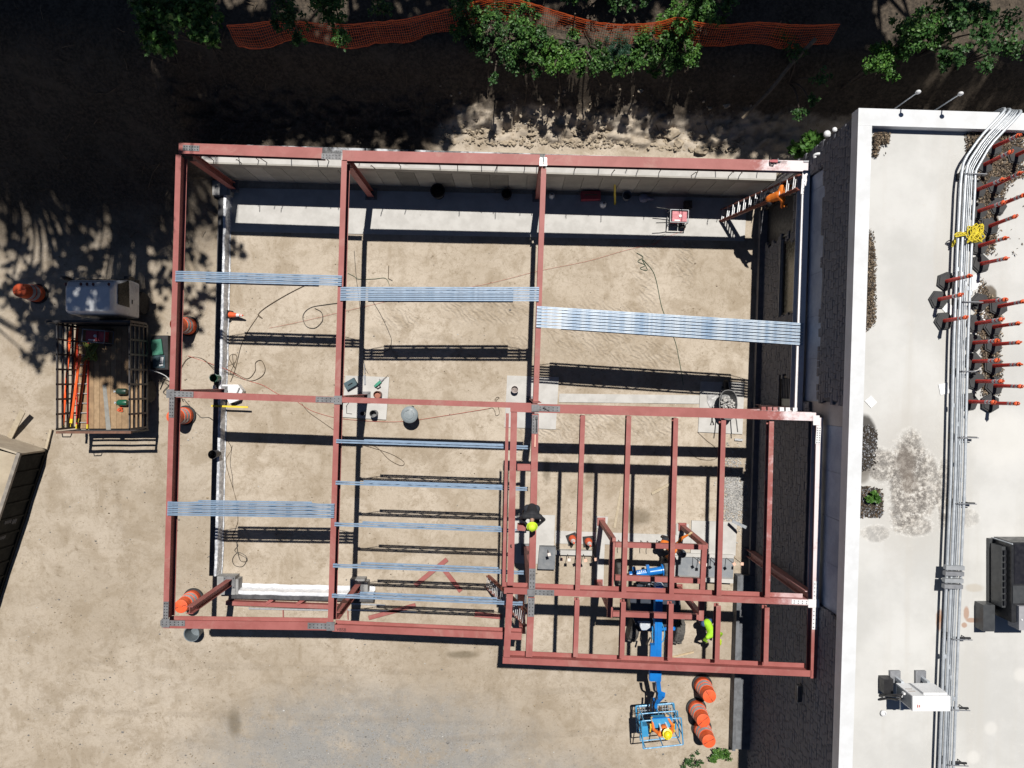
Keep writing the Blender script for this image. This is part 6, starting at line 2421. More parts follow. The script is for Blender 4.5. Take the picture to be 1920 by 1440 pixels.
    for s in (0, 1):                                     # cable tracks and arcs behind the turntable
        mb = MB()
        mb.tube(smooth_path([P(1184 + 30 * s, 1106, 0.9), P(1192 + 26 * s, 1094, 1.1), P(1206 + 24 * s, 1089, 1.2), P(1224 + 16 * s, 1094, 1.15), P(1236 + 10 * s, 1106, 0.9)], 6), 0.035, 6)
        mb.build('hose_loop', m_black if s == 0 else m_lgrey, root)
    for pts in (((1240, 1165), (1246, 1185), (1244, 1200), (1240, 1205)), ((1226, 1170), (1223, 1190), (1226, 1205))):
        mb = MB()
        mb.tube(smooth_path([P(x, y, 1.7) for x, y in pts], 5), 0.018, 6)
        mb.build('blue_hose', m_blue2, root)
    # platform
    zt, zf = 1.88, 0.80
    cor = [P(1203, 1352, zt), P(1277, 1346, zt), P(1281, 1396, zt), P(1206, 1404, zt)]

    def loop(z, r, mat, nm, par, k=1.0, sides=(0, 1, 2, 3)):
        cc = sum(cor, V()) / 4
        pts = []
        cs = [cc + (q - cc) * k for q in cor]
        for i in range(4):
            a, b_, n_ = cs[i - 1], cs[i], cs[(i + 1) % 4]
            d0, d1 = (a - b_).normalized(), (n_ - b_).normalized()
            for t in (0.12, 0.06, 0.02):
                pts.append(b_ + d0 * t)
            for t in (0.02, 0.06, 0.12):
                pts.append(b_ + d1 * t)
        pts = [V((p.x, p.y, z)) for p in pts]
        mb = MB()
        mb.tube(pts + [pts[0]], r, 8)
        return mb.build(nm, mat, par, smooth=True)
    fl = MB()
    fc = [V((q.x, q.y, zf)) for q in cor]
    for i in range(15):
        t = (i + 0.5) / 15
        fl.bar(fc[0].lerp(fc[1], t), fc[3].lerp(fc[2], t), 0.016, 0.02)
    for i in range(7):
        t = (i + 0.5) / 7
        fl.bar(fc[0].lerp(fc[3], t) - V((0, 0, 0.021)), fc[1].lerp(fc[2], t) - V((0, 0, 0.021)), 0.02, 0.02)
    floor = fl.build('platform_floor', M('platform_mesh', (0.30, 0.36, 0.42), (0.20, 0.24, 0.28), scale=25, rough=0.6), root)
    loop(zt, 0.021, m_blue2, 'guard_rail', root)
    loop(zt - 0.50, 0.019, m_blue2, 'mid_rail', root)
    loop(zf + 0.02, 0.03, m_blue2, 'toe_rail', root)
    for i in range(4):
        a, b_ = cor[i], cor[(i + 1) % 4]
        for t in ((0.06, 0.5, 0.94) if i % 2 == 0 else (0.35, 0.65)):
            p = a + (b_ - a) * t
            q = MB()
            q.cyl((p.x, p.y, zf), (p.x, p.y, zt), 0.018, n=8)
            q.build('guard_post', m_blue2, root, smooth=True)
    mb = MB()
    mb.box(P(1241, 1352, zt - 0.06), (0.64, 0.30, 0.24), R(4))
    cb = mb.build('control_box', m_blue2, root)
    mb = MB()
    mb.box(P(1241, 1346, zt + 0.065), (0.62, 0.03, 0.03), R(4))
    mb.build('box_lip', m_blue, cb)
    for s, x in ((-1, 1219.5), (1, 1264)):
        mb = MB()
        mb.tube([P(x, 1357, zt), P(x - s * 1, 1364, zt + 0.05), P(x + s * 0.5, 1372, zt)], 0.028, 8)
        mb.tube([P(x, 1358, zt), P(x - s * 6, 1359, zt)], 0.022, 8)
        mb.build('yellow_handle', M('lift_yellow', (0.80, 0.52, 0.06), (0.72, 0.45, 0.05), rough=0.45), root)
    mb = MB()
    mb.box(P(1208, 1366, zt - 0.35), (0.18, 0.34, 0.4), R(5))
    mb.build('tool_tray', m_blue2, root)
    mb = MB()
    mb.cyl(P(1208, 1360, 1.3), P(1218, 1362, 1.3), 0.09, n=14)
    mb.build('air_tank', m_white, root, smooth=True)


build_lift()


# ================================================================== PEOPLE
def capsule(mb, a, b, ra, rb, n=12):
    a, b = V(a), V(b)
    d = (b - a)
    L = max(d.length, 1e-4)
    d.normalize()
    pts, rs = [], []
    for i in range(5):
        t = -math.pi / 2 + math.pi / 2 * i / 4
        pts.append(a + d * (math.sin(t) * ra))
        rs.append(max(ra * math.cos(t), 0.002))
    for i in range(1, 5):
        t = math.pi / 2 * i / 4
        pts.append(b + d * (math.sin(t) * rb))
        rs.append(max(rb * math.cos(t), 0.002))
    pts.insert(5, b)
    rs.insert(5, rb)
    mb.tube(pts, rs, n)


def person(label, base, rz, J, cols, hat, extra=None):
    """one continuous body grown from joints (local: x right, y forward, z up), then coloured by the limb each face lies on"""
    j = dict(pel=(0, 0, 0.95), chest=(0, 0.02, 1.28), neck=(0, 0.02, 1.46), head=(0, 0.05, 1.63),
             shL=(-0.185, 0.0, 1.40), shR=(0.185, 0.0, 1.40), elL=(-0.25, -0.02, 1.12), elR=(0.25, -0.02, 1.12), wrL=(-0.27, 0.08, 0.88), wrR=(0.27, 0.08, 0.88),
             hiL=(-0.095, 0, 0.92), hiR=(0.095, 0, 0.92), knL=(-0.11, 0.03, 0.50), knR=(0.11, 0.03, 0.50), anL=(-0.12, -0.02, 0.09), anR=(0.12, -0.02, 0.09), toL=(-0.14, 0.17, 0.04), toR=(0.14, 0.17, 0.04),
             face=(0, 1, -0.15))
    j.update(J)
    j = {k: V(q) for k, q in j.items()}
    segs = []

    def S(a, b, ra, rb, c):
        segs.append((V(a), V(b), ra, rb, c))
    S(j['pel'], j['pel'].lerp(j['chest'], 0.5), 0.135, 0.13, 'shirt')
    S(j['pel'].lerp(j['chest'], 0.4), j['chest'], 0.135, 0.15, 'shirt')
    S(j['chest'], j['neck'].lerp(j['chest'], 0.3), 0.145, 0.085, 'shirt')
    S(j['chest'].lerp(j['shL'], 0.35), j['shL'], 0.11, 0.075, 'shirt')
    S(j['chest'].lerp(j['shR'], 0.35), j['shR'], 0.11, 0.075, 'shirt')
    S(j['shL'], j['shR'], 0.07, 0.07, 'shirt')
    S(j['hiL'], j['hiR'], 0.115, 0.115, 'pants')
    S(j['neck'], j['head'] - V((0, 0, 0.05)), 0.055, 0.05, 'skin')
    fd = j['face'].normalized()
    up = (V((0, 0, 1)) - fd * fd.z).normalized()
    side = fd.cross(up)
    h = j['head']
    S(h + up * 0.02 - fd * 0.012, h + up * 0.02 + fd * 0.012, 0.092, 0.088, 'skin')
    S(h + fd * 0.03 - up * 0.06, h + fd * 0.04 - up * 0.075, 0.055, 0.048, 'skin')      # jaw
    S(h + fd * 0.088, h + fd * 0.108 - up * 0.03, 0.012, 0.017, 'skin')                # nose
    S(h + fd * 0.082 + up * 0.022 - side * 0.035, h + fd * 0.082 + up * 0.022 + side * 0.035, 0.015, 0.015, 'skin')  # brow
    for s in (-1, 1):
        S(h + side * s * 0.088 + up * 0.015, h + side * s * 0.092 - up * 0.03, 0.016, 0.012, 'skin')
    for L in 'LR':
        sh, el, wr = j['sh' + L], j['el' + L], j['wr' + L]
        S(sh, el, 0.062, 0.05, cols.get('sleeve', 'shirt'))
        S(el, wr, 0.049, 0.034, cols.get('forearm', 'shirt'))
        d = (wr - el).normalized()
        n = d.orthogonal().normalized()
        pn = (V((0, 0, -1)) - d * -d.z)
        pn = pn.normalized() if pn.length > 0.2 else n
        sd = d.cross(pn)
        palm = wr + d * 0.07
        S(wr + d * 0.02, palm, 0.032, 0.036, 'glove')
        S(palm - sd * 0.02, palm + sd * 0.02, 0.022, 0.022, 'glove')
        for f, (o, ln) in enumerate(((-0.033, 0.075), (-0.011, 0.085), (0.011, 0.08), (0.033, 0.062))):
            k0 = palm + sd * o + d * 0.02
            k1 = k0 + d * ln * 0.5 + pn * 0.012
            k2 = k1 + d * ln * 0.3 + pn * ln * 0.45
            S(k0, k1, 0.0115, 0.0105, 'glove')
            S(k1, k2, 0.0105, 0.009, 'glove')
        t0 = wr + d * 0.035 - sd * 0.03
        t1 = t0 - sd * 0.035 + d * 0.03 + pn * 0.01
        S(t0, t1, 0.014, 0.0125, 'glove')
        S(t1, t1 + d * 0.032 + pn * 0.012, 0.012, 0.01, 'glove')
        hi, kn, an, to = j['hi' + L], j['kn' + L], j['an' + L], j['to' + L]
        S(hi, kn, 0.092, 0.064, 'pants')
        S(kn, an, 0.062, 0.042, 'pants')
        S(an, to, 0.05, 0.042, 'boot')
        S(an - (to - an) * 0.25, an, 0.045, 0.048, 'boot')
    mb = MB()
    for a, b, ra, rb, c in segs:
        capsule(mb, a, b, ra, rb)
    me = bpy.data.meshes.new('person')
    me.from_pydata(mb.v, [], mb.f)
    tmp = bpy.data.objects.new('person_shape', me)
    C.objects.link(tmp)
    rm = tmp.modifiers.new('r', 'REMESH')
    rm.mode = 'VOXEL'
    rm.voxel_size = 0.0115
    smo = tmp.modifiers.new('s', 'SMOOTH')
    smo.iterations = 3
    me2 = bpy.data.meshes.new_from_object(tmp.evaluated_get(bpy.context.evaluated_depsgraph_get()))
    bpy.data.objects.remove(tmp)
    me2.name = 'person'
    keys = ['skin', 'shirt', 'pants', 'boot', 'glove']
    me2.materials.clear()
    for k in keys:
        me2.materials.append(cols[k])
    n = len(me2.polygons)
    cen = np.empty(n * 3, dtype=np.float32)
    me2.polygons.foreach_get('center', cen)
    cen = cen.reshape(-1, 3)
    best = np.full(n, 9.0)
    idx = np.zeros(n, dtype=np.int32)
    for a, b, ra, rb, c in segs:
        A, B = np.array(a), np.array(b)
        ab = B - A
        t = np.clip(((cen - A) @ ab) / max(ab @ ab, 1e-9), 0, 1)
        dd = np.linalg.norm(cen - (A + t[:, None] * ab), axis=1) - (ra + (rb - ra) * t)
        m = dd < best
        best[m] = dd[m]
        idx[m] = keys.index(c)
    me2.polygons.foreach_set('material_index', idx)
    me2.polygons.foreach_set('use_smooth', [True] * n)
    o = bpy.data.objects.new('person', me2)
    C.objects.link(o)
    o.location = base
    o.rotation_euler = (0, 0, rz)
    tag(o, label, 'person')
    # head gear, eyes and clothing details as children
    Mx = Matrix((side, fd, up)).transposed()
    q = MB()
    for s in (-1, 1):
        q.ball(h + fd * 0.086 + up * 0.0 + side * s * 0.034, 0.011, 8, 6)
    q.build('eyes', m_black, o, local=True)
    if hat:
        kind, mt = hat
        q = MB()
        hc = h + up * 0.055
        if kind == 'hat':
            q.lathe([(0.145, 0.0), (0.118, 0.012), (0.114, 0.05), (0.098, 0.10), (0.06, 0.132), (0.0001, 0.142)], 24, hc, Mx)
            q.lathe([(0.10, 0.0), (0.145, -0.004), (0.145, 0.004), (0.11, 0.012)], 24, hc + fd * 0.03, Mx)
            q.bar(hc - fd * 0.09 + up * 0.118, hc + fd * 0.09 + up * 0.118, 0.022, 0.03, side=side)
            nm = 'hard_hat'
        else:
            q.lathe([(0.11, -0.14), (0.135, -0.06), (0.135, 0.02), (0.11, 0.09), (0.06, 0.12), (0.0001, 0.125)], 22, hc, Mx)
            q.box(hc + fd * 0.125 - up * 0.03, (0.12, 0.02, 0.08), Mx)
            nm = 'welding_hood'
        q.build(nm, mt, o, smooth=True, local=True)
    if extra:
        extra(o, j)
    return o


m_skin = M('skin', (0.45, 0.27, 0.19), (0.38, 0.22, 0.15), scale=6, rough=0.6)
m_oshirt = M('shirt_orange', (0.86, 0.23, 0.02), (0.74, 0.17, 0.015), scale=5, rough=0.8)
m_bshirt = M('shirt_black', (0.022, 0.023, 0.028), (0.014, 0.015, 0.018), scale=5, rough=0.85)
m_lshirt = M('vest_lime', (0.42, 0.80, 0.03), (0.32, 0.64, 0.02), scale=5, rough=0.7)
m_jean = M('trousers_dark', (0.03, 0.034, 0.045), (0.02, 0.024, 0.032), scale=6, rough=0.9)
m_blu = M('jeans_blue', (0.05, 0.10, 0.24), (0.035, 0.075, 0.18), scale=6, rough=0.9)
m_boot = M('boot_brown', (0.07, 0.045, 0.03), rough=0.7)
m_glov = M('glove_tan', (0.55, 0.42, 0.24), (0.45, 0.33, 0.18), rough=0.8)
m_limehat = M('hat_lime', (0.62, 0.85, 0.05), (0.55, 0.76, 0.04), rough=0.35)
m_yhat = M('hat_yellow', (0.88, 0.74, 0.02), (0.80, 0.66, 0.02), rough=0.35)
m_hood = M('hood_black', (0.035, 0.037, 0.04), (0.02, 0.021, 0.024), rough=0.3)
m_hood2 = M('hood_slate', (0.085, 0.10, 0.125), (0.065, 0.08, 0.10), rough=0.4)


def outfit(shirt, pants, glove=None, **kw):
    d = dict(skin=m_skin, shirt=shirt, pants=pants, boot=m_boot, glove=glove or m_glov)
    d.update(kw)
    return d


# welder on the tall ladder, facing the old building
A0 = P(1478, 352, 1.85)
person('welder in orange with black hood leaning from the top of the tall ladder', (8.03, 5.72, 1.82), R(-75),
       dict(pel=(0, -0.10, 0.95), chest=(0.02, 0.08, 1.26), neck=(0.03, 0.20, 1.42), head=(0.05, 0.32, 1.54), face=(0.05, 1, -0.35),
            shL=(-0.18, 0.15, 1.40), shR=(0.20, 0.09, 1.36), elL=(-0.27, 0.34, 1.24), wrL=(-0.13, 0.50, 1.32), elR=(0.36, 0.10, 1.16), wrR=(0.33, 0.28, 1.02),
            hiL=(-0.095, -0.1, 0.92), hiR=(0.095, -0.1, 0.92), knL=(-0.11, 0.05, 0.52), knR=(0.11, 0.10, 0.62), anL=(-0.12, -0.06, 0.10), anR=(0.12, -0.0, 0.36), toL=(-0.12, 0.13, 0.07), toR=(0.12, 0.19, 0.33)),
       outfit(m_oshirt, m_jean), ('hood', m_hood))
# worker astride the inner beam
B0 = P(998.5, 984, Z2 + 0.68)
B0.y += 0.32
person('worker in black with lime hard hat sitting on the inner beam', (B0.x, B0.y, Z2 - 0.82), R(178),
       dict(pel=(0, -0.02, 0.94), chest=(0, 0.09, 1.24), neck=(0, 0.20, 1.40), head=(0, 0.32, 1.50), face=(0, 1, -0.55), shL=(-0.20, 0.13, 1.36), shR=(0.20, 0.13, 1.36),
            elL=(-0.32, 0.24, 1.14), wrL=(-0.18, 0.42, 1.02), elR=(0.30, 0.22, 1.12), wrR=(0.13, 0.40, 1.06),
            hiL=(-0.11, 0.0, 0.92), hiR=(0.11, 0.0, 0.92), knL=(-0.17, 0.40, 0.86), knR=(0.19, 0.30, 0.80), anL=(-0.16, 0.36, 0.44), anR=(0.20, 0.22, 0.38), toL=(-0.16, 0.54, 0.40), toR=(0.2, 0.4, 0.34)),
       outfit(m_bshirt, m_jean, glove=M('glove_pale', (0.60, 0.60, 0.58), (0.5, 0.5, 0.48), rough=0.8)), ('hat', m_limehat))
# welder at ground level beside the box frame
C0 = P(1276, 1037, 1.38)
C0.x -= 0.32
C0.y += 0.16
person('worker in orange with slate hood bending below the box frame', (C0.x, C0.y, 0.03), R(-115),
       dict(pel=(0, -0.14, 0.92), chest=(0, 0.10, 1.18), neck=(0.0, 0.24, 1.31), head=(0.0, 0.36, 1.38), face=(0, 1, -0.5), shL=(-0.19, 0.16, 1.30), shR=(0.19, 0.16, 1.27),
            elL=(-0.44, 0.20, 1.30), wrL=(-0.64, 0.30, 1.44), elR=(0.34, 0.10, 1.04), wrR=(0.40, 0.22, 0.82), hiL=(-0.10, -0.14, 0.88), hiR=(0.10, -0.14, 0.88), knL=(-0.13, 0.04, 0.50), knR=(0.13, 0.08, 0.50)),
       outfit(m_oshirt, m_jean), ('hood', m_hood2))
# worker in lime by the wall
D0 = P(1337, 1200, 1.27)
D0.x -= 0.05
D0.y += 0.33
person('worker in lime shirt and blue jeans bending under the fourth joist', (D0.x, D0.y, 0.01), R(-160),
       dict(pel=(0, -0.12, 0.90), chest=(0, 0.12, 1.12), neck=(-0.02, 0.26, 1.22), head=(-0.04, 0.38, 1.27), face=(0, 1, -0.6), shL=(-0.19, 0.2, 1.22), shR=(0.19, 0.2, 1.20),
            elL=(-0.30, 0.34, 1.0), wrL=(-0.22, 0.5, 0.82), elR=(0.30, 0.34, 0.98), wrR=(0.22, 0.5, 0.80), hiL=(-0.1, -0.12, 0.86), hiR=(0.1, -0.12, 0.86), knL=(-0.13, 0.02, 0.48), knR=(0.13, 0.02, 0.48)),
       outfit(m_lshirt, m_blu), ('hat', m_limehat))


def vest(o, j):
    for s in (-1, 1):
        q = MB()
        p0 = j['chest'] + V((s * 0.095, 0.155, -0.2))
        p1 = j['chest'] + V((s * 0.11, 0.10, 0.13))
        p2 = j['chest'] + V((s * 0.11, -0.06, 0.165))
        p3 = j['chest'] + V((s * 0.095, -0.17, 0.03))
        p4 = j['chest'] + V((s * 0.095, -0.17, -0.2))
        for a, b in ((p0, p1), (p1, p2), (p2, p3), (p3, p4)):
            q.bar(a, b, 0.05, 0.012, side=(1, 0, 0), lift=0.012)
        q.build('reflective_stripe', m_white, o, local=True)


E0 = P(1250.5, 1377, 2.43)
person('worker in orange vest and yellow hard hat standing in the lift basket', (E0.x, E0.y - 0.06, 0.815), R(12),
       dict(chest=(0, 0.04, 1.26), head=(0.02, 0.06, 1.62), face=(0.1, 1, -0.3), elL=(-0.32, 0.06, 1.16), wrL=(-0.30, 0.27, 1.10), elR=(0.30, 0.06, 1.16), wrR=(0.22, 0.27, 1.12)),
       outfit(M('vest_orange', (0.88, 0.22, 0.03), (0.8, 0.17, 0.02), rough=0.7), m_jean), ('hat', m_yhat), vest)


# ================================================================== ORANGE SAFETY FENCE
def build_net():
    top = [(425, 48), (470, 45), (520, 38), (580, 42), (640, 46), (700, 42), (760, 36), (810, 24), (850, 15), (880, 6), (930, -4), (980, 2), (1020, 14), (1060, 26), (1095, 36),
           (1130, 43), (1165, 46), (1200, 45), (1240, 40), (1272, 33), (1310, 42), (1360, 47), (1420, 42), (1500, 47), (1575, 46)]
    zt = 4.75
    m_twig2 = M('stake_dark', (0.10, 0.075, 0.055), rough=0.9)
    m_net = M('net_orange', (0.92, 0.16, 0.035), (0.82, 0.12, 0.028), scale=5, rough=0.5)

    def strands(name, label, pts3, h, nh, nv, seed):
        path = smooth_path(pts3, 8)
        s = [0]
        for a, b in zip(path, path[1:]):
            s.append(s[-1] + (b - a).length)
        L = s[-1]

        def at(u):
            d = u * L
            for i in range(len(s) - 1):
                if s[i + 1] >= d or i == len(s) - 2:
                    t = (d - s[i]) / max(1e-6, s[i + 1] - s[i])
                    return path[i].lerp(path[i + 1], min(1, t)), (path[i + 1] - path[i]).normalized()
        cols = []
        for i in range(nv + 1):
            p, d = at(i / nv)
            n = d.cross(V((0, 0, 1))).normalized()
            if n.y > 0:
                n = -n
            c = []
            bag = 0.5 + 0.5 * mnoise.noise(V((i * 0.05, seed, 0)))
            for k in range(nh + 1):
                t = k / nh
                off = n * (0.62 * bag * math.sin(t * 2.6) * t + 0.03 * mnoise.noise(V((i * 0.3, k * 0.5, seed))))
                c.append(p + off - V((0, 0, h * t * (0.93 + 0.05 * bag))))
            cols.append((c, d, n))
        vs, fs = [], []

        def strip(a, b, w, axis):
            o = len(vs)
            vs.extend([a - axis * w, a + axis * w, b + axis * w, b - axis * w])
            fs.append((o, o + 1, o + 2, o + 3))
        for i in range(nv + 1):
            c, d, n = cols[i]
            for k in range(nh):
                strip(c[k], c[k + 1], 0.0048, d)
        for i in range(nv):
            for k in range(nh + 1):
                w = 0.015 if k == 0 else (0.010 if k in (1, 2, nh) else 0.0055)
                a, b = cols[i][0][k], cols[i + 1][0][k]
                strip(a, b, w, V((0, 0.6, 0.8)))
        mb = MB()
        mb.add(vs, fs)
        ctr = path[len(path) // 2]
        root = T(name, label, 'safety fence', (ctr.x, ctr.y, zt - h))
        mb.build('netting', m_net, root)
        for i in range(nv // 14, nv + 1, max(1, nv // 6)):
            c, d, n = cols[i]
            g = gz(c[0].x, c[0].y)
            q = MB()
            q.cyl((c[0].x, c[0].y + 0.03, g - 0.2), (c[0].x, c[0].y + 0.03, c[0].z + 0.12), 0.022, n=7)
            q.build('stake', m_twig2, root)
    p3 = [P(x, y, zt - 0.25 * math.sin(max(0, (x - 880)) / 400 * 3.14) ** 2 if 980 < x < 1272 else zt) for x, y in top]
    strands('safety_fence', 'sagging orange mesh fence running through the shrubs along the top', p3, 0.98, 12, 270, 1)


build_net()


# ================================================================== VEGETATION
def leaf_mat(name, c1, c2, c3):
    if name in MATS:
        return MATS[name]
    m = bpy.data.materials.new(name)
    k = NT(m)
    g = k.n('ShaderNodeNewGeometry')
    r = g.outputs['Random Per Island']
    col = k.mix(k.ramp(r, 0.0, 0.55), c1, c2)
    col = k.mix(k.ramp(r, 0.72, 0.98), col, c3)
    col = k.mix(k.ramp(k.noise(3.0, 4), 0.35, 0.7, 0, 0.45), col, tuple(q * 0.55 for q in c1))
    k.put(k.b.inputs['Base Color'], col)
    k.b.inputs['Roughness'].default_value = 0.45
    k.b.inputs['Specular IOR Level'].default_value = 0.35
    tr = k.n('ShaderNodeBsdfTranslucent')
    k.put(tr.inputs[0], col)
    mx = k.n('ShaderNodeMixShader')
    mx.inputs[0].default_value = 0.22
    k.t.links.new(k.b.outputs[0], mx.inputs[1])
    k.t.links.new(tr.outputs[0], mx.inputs[2])
    out = [q for q in k.t.nodes if q.type == 'OUTPUT_MATERIAL'][0]
    k.t.links.new(mx.outputs[0], out.inputs[0])
    MATS[name] = m
    return m


LF_A = leaf_mat('leaf_mid', (0.045, 0.12, 0.03), (0.08, 0.19, 0.042), (0.16, 0.29, 0.07))
LF_B = leaf_mat('leaf_dark', (0.032, 0.09, 0.028), (0.052, 0.13, 0.036), (0.10, 0.20, 0.05))
LF_C = leaf_mat('leaf_bluish', (0.03, 0.095, 0.055), (0.045, 0.13, 0.075), (0.06, 0.16, 0.09))
LF_D = leaf_mat('leaf_fresh', (0.06, 0.155, 0.03), (0.095, 0.225, 0.042), (0.18, 0.33, 0.065))
m_bark = M('bark', (0.09, 0.07, 0.055), (0.05, 0.04, 0.032), scale=7, rough=0.95, bump=0.7, bscale=20)
m_twig = M('twig', (0.16, 0.12, 0.08), (0.10, 0.075, 0.05), scale=9, rough=0.9)

SHAPES = {
    'oval': ([(0, 0, 0), (-0.30, 0.35, 0.05), (-0.26, 0.72, 0.03), (0, 1.0, -0.06), (0.26, 0.72, 0.03), (0.30, 0.35, 0.05), (0, 0.5, -0.03)], [(0, 6, 1), (1, 6, 2), (2, 6, 3), (3, 6, 4), (4, 6, 5), (5, 6, 0)]),
    'lobed': ([(0, 0, 0), (-0.42, 0.12, 0.02), (-0.22, 0.38, 0), (-0.52, 0.62, 0.03), (-0.16, 0.66, 0), (0, 1.05, -0.05), (0.16, 0.66, 0), (0.52, 0.62, 0.03), (0.22, 0.38, 0), (0.42, 0.12, 0.02), (0, 0.45, -0.04)],
              [(0, 10, 1), (1, 10, 2), (2, 10, 3), (3, 10, 4), (4, 10, 5), (5, 10, 6), (6, 10, 7), (7, 10, 8), (8, 10, 9), (9, 10, 0)]),
    'blade': ([(0, 0, 0), (-0.09, 0.4, 0.02), (0, 1.0, -0.12), (0.09, 0.4, 0.02)], [(0, 3, 1), (1, 3, 2)]),
    'card': ([(0, 0, 0), (-0.42, 0.45, 0.10), (0, 1.0, -0.04), (0.42, 0.45, 0.10)], [(0, 3, 1), (1, 3, 2)]),
}


def leaves(name, mat, parent, pts, nrm, size, shape, seed, jitter=0.55):
    """one mesh of many leaves: pts (n,3) world, nrm (n,3) rough facing"""
    rs = np.random.RandomState(seed)
    sv, sf = SHAPES[shape]
    sv = np.array(sv)
    sf = np.array(sf)
    n = len(pts)
    nrm = nrm + rs.normal(0, jitter, (n, 3))
    nrm /= np.linalg.norm(nrm, axis=1)[:, None] + 1e-9
    a = rs.normal(0, 1, (n, 3))
    d = a - nrm * (a * nrm).sum(1)[:, None]
    d /= np.linalg.norm(d, axis=1)[:, None] + 1e-9
    s = np.cross(d, nrm)
    sc = size * rs.uniform(0.6, 1.3, n)
    v = pts[:, None, :] + sc[:, None, None] * (sv[None, :, 0:1] * s[:, None, :] + sv[None, :, 1:2] * d[:, None, :] + sv[None, :, 2:3] * nrm[:, None, :])
    f = (sf[None] + (np.arange(n) * len(sv))[:, None, None])
    off = V((0, 0, 0))
    q = parent
    while q is not None:
        off += q.location
        q = q.parent
    v = v - np.array(off)
    return fast_mesh(name, v.reshape(-1, 3), f.ravel(), 3, mat, parent)


def blob_points(blobs, per, rs):
    """points through uneven clumps: each blob is (centre, radius) and gets smaller tufts of its own"""
    P_, N_ = [], []
    for c, r in blobs:
        k = max(6, int(20 * r / 0.45))
        for _ in range(k):
            d = rs.normal(0, 1, 3)
            d /= np.linalg.norm(d)
            d[2] = abs(d[2]) * 0.9 - 0.15
            t = np.array(c) + d * r * rs.uniform(0.3, 1.15)
            rr = r * rs.uniform(0.16, 0.36)
            m = int(per * rs.uniform(0.6, 1.4))
            q = rs.normal(0, 0.55, (m, 3)) * rr
            P_.append(t + q)
            N_.append(np.tile(np.array([d[0] * 0.5, d[1] * 0.5, 0.9]), (m, 1)))
    return np.concatenate(P_), np.concatenate(N_)


def shrub(name, label, cat, blobs_px, z, per, size, shape, mat, seed, group=None):
    rs = np.random.RandomState(seed)
    bl = []
    for px, py, r in blobs_px:
        zz = z + rs.uniform(-0.3, 0.3)
        p = P(px, py, zz)
        bl.append(((p.x, p.y, zz), r * (CAM_H - zz) / F_PX))
    cx, cy = sum(b[0][0] for b in bl) / len(bl), sum(b[0][1] for b in bl) / len(bl)
    by = cy + 0.25
    g = gz(cx, by)
    root = T(name, label, cat, (cx, by, g), 0, group)
    mb = MB()
    for (c, r) in bl:
        mid = V((cx + (c[0] - cx) * 0.4, by + (c[1] - by) * 0.4, g + (c[2] - g) * 0.6))
        mb.tube(smooth_path([V((cx, by, g - 0.1)), mid, V(c)], 4), [0.035] * 4 + [0.022] * 4 + [0.012], 6)
        for _ in range(4):
            d = V(rs.normal(0, 1, 3))
            d.normalize()
            mb.tube([V(c), V(c) + d * r * 0.9], [0.010, 0.004], 5)
    mb.build('stem', m_bark, root)
    pts, nr = blob_points(bl, per, rs)
    leaves('foliage', mat, root, pts, nr, size * 0.8, shape, seed + 100, 0.8)
    return root


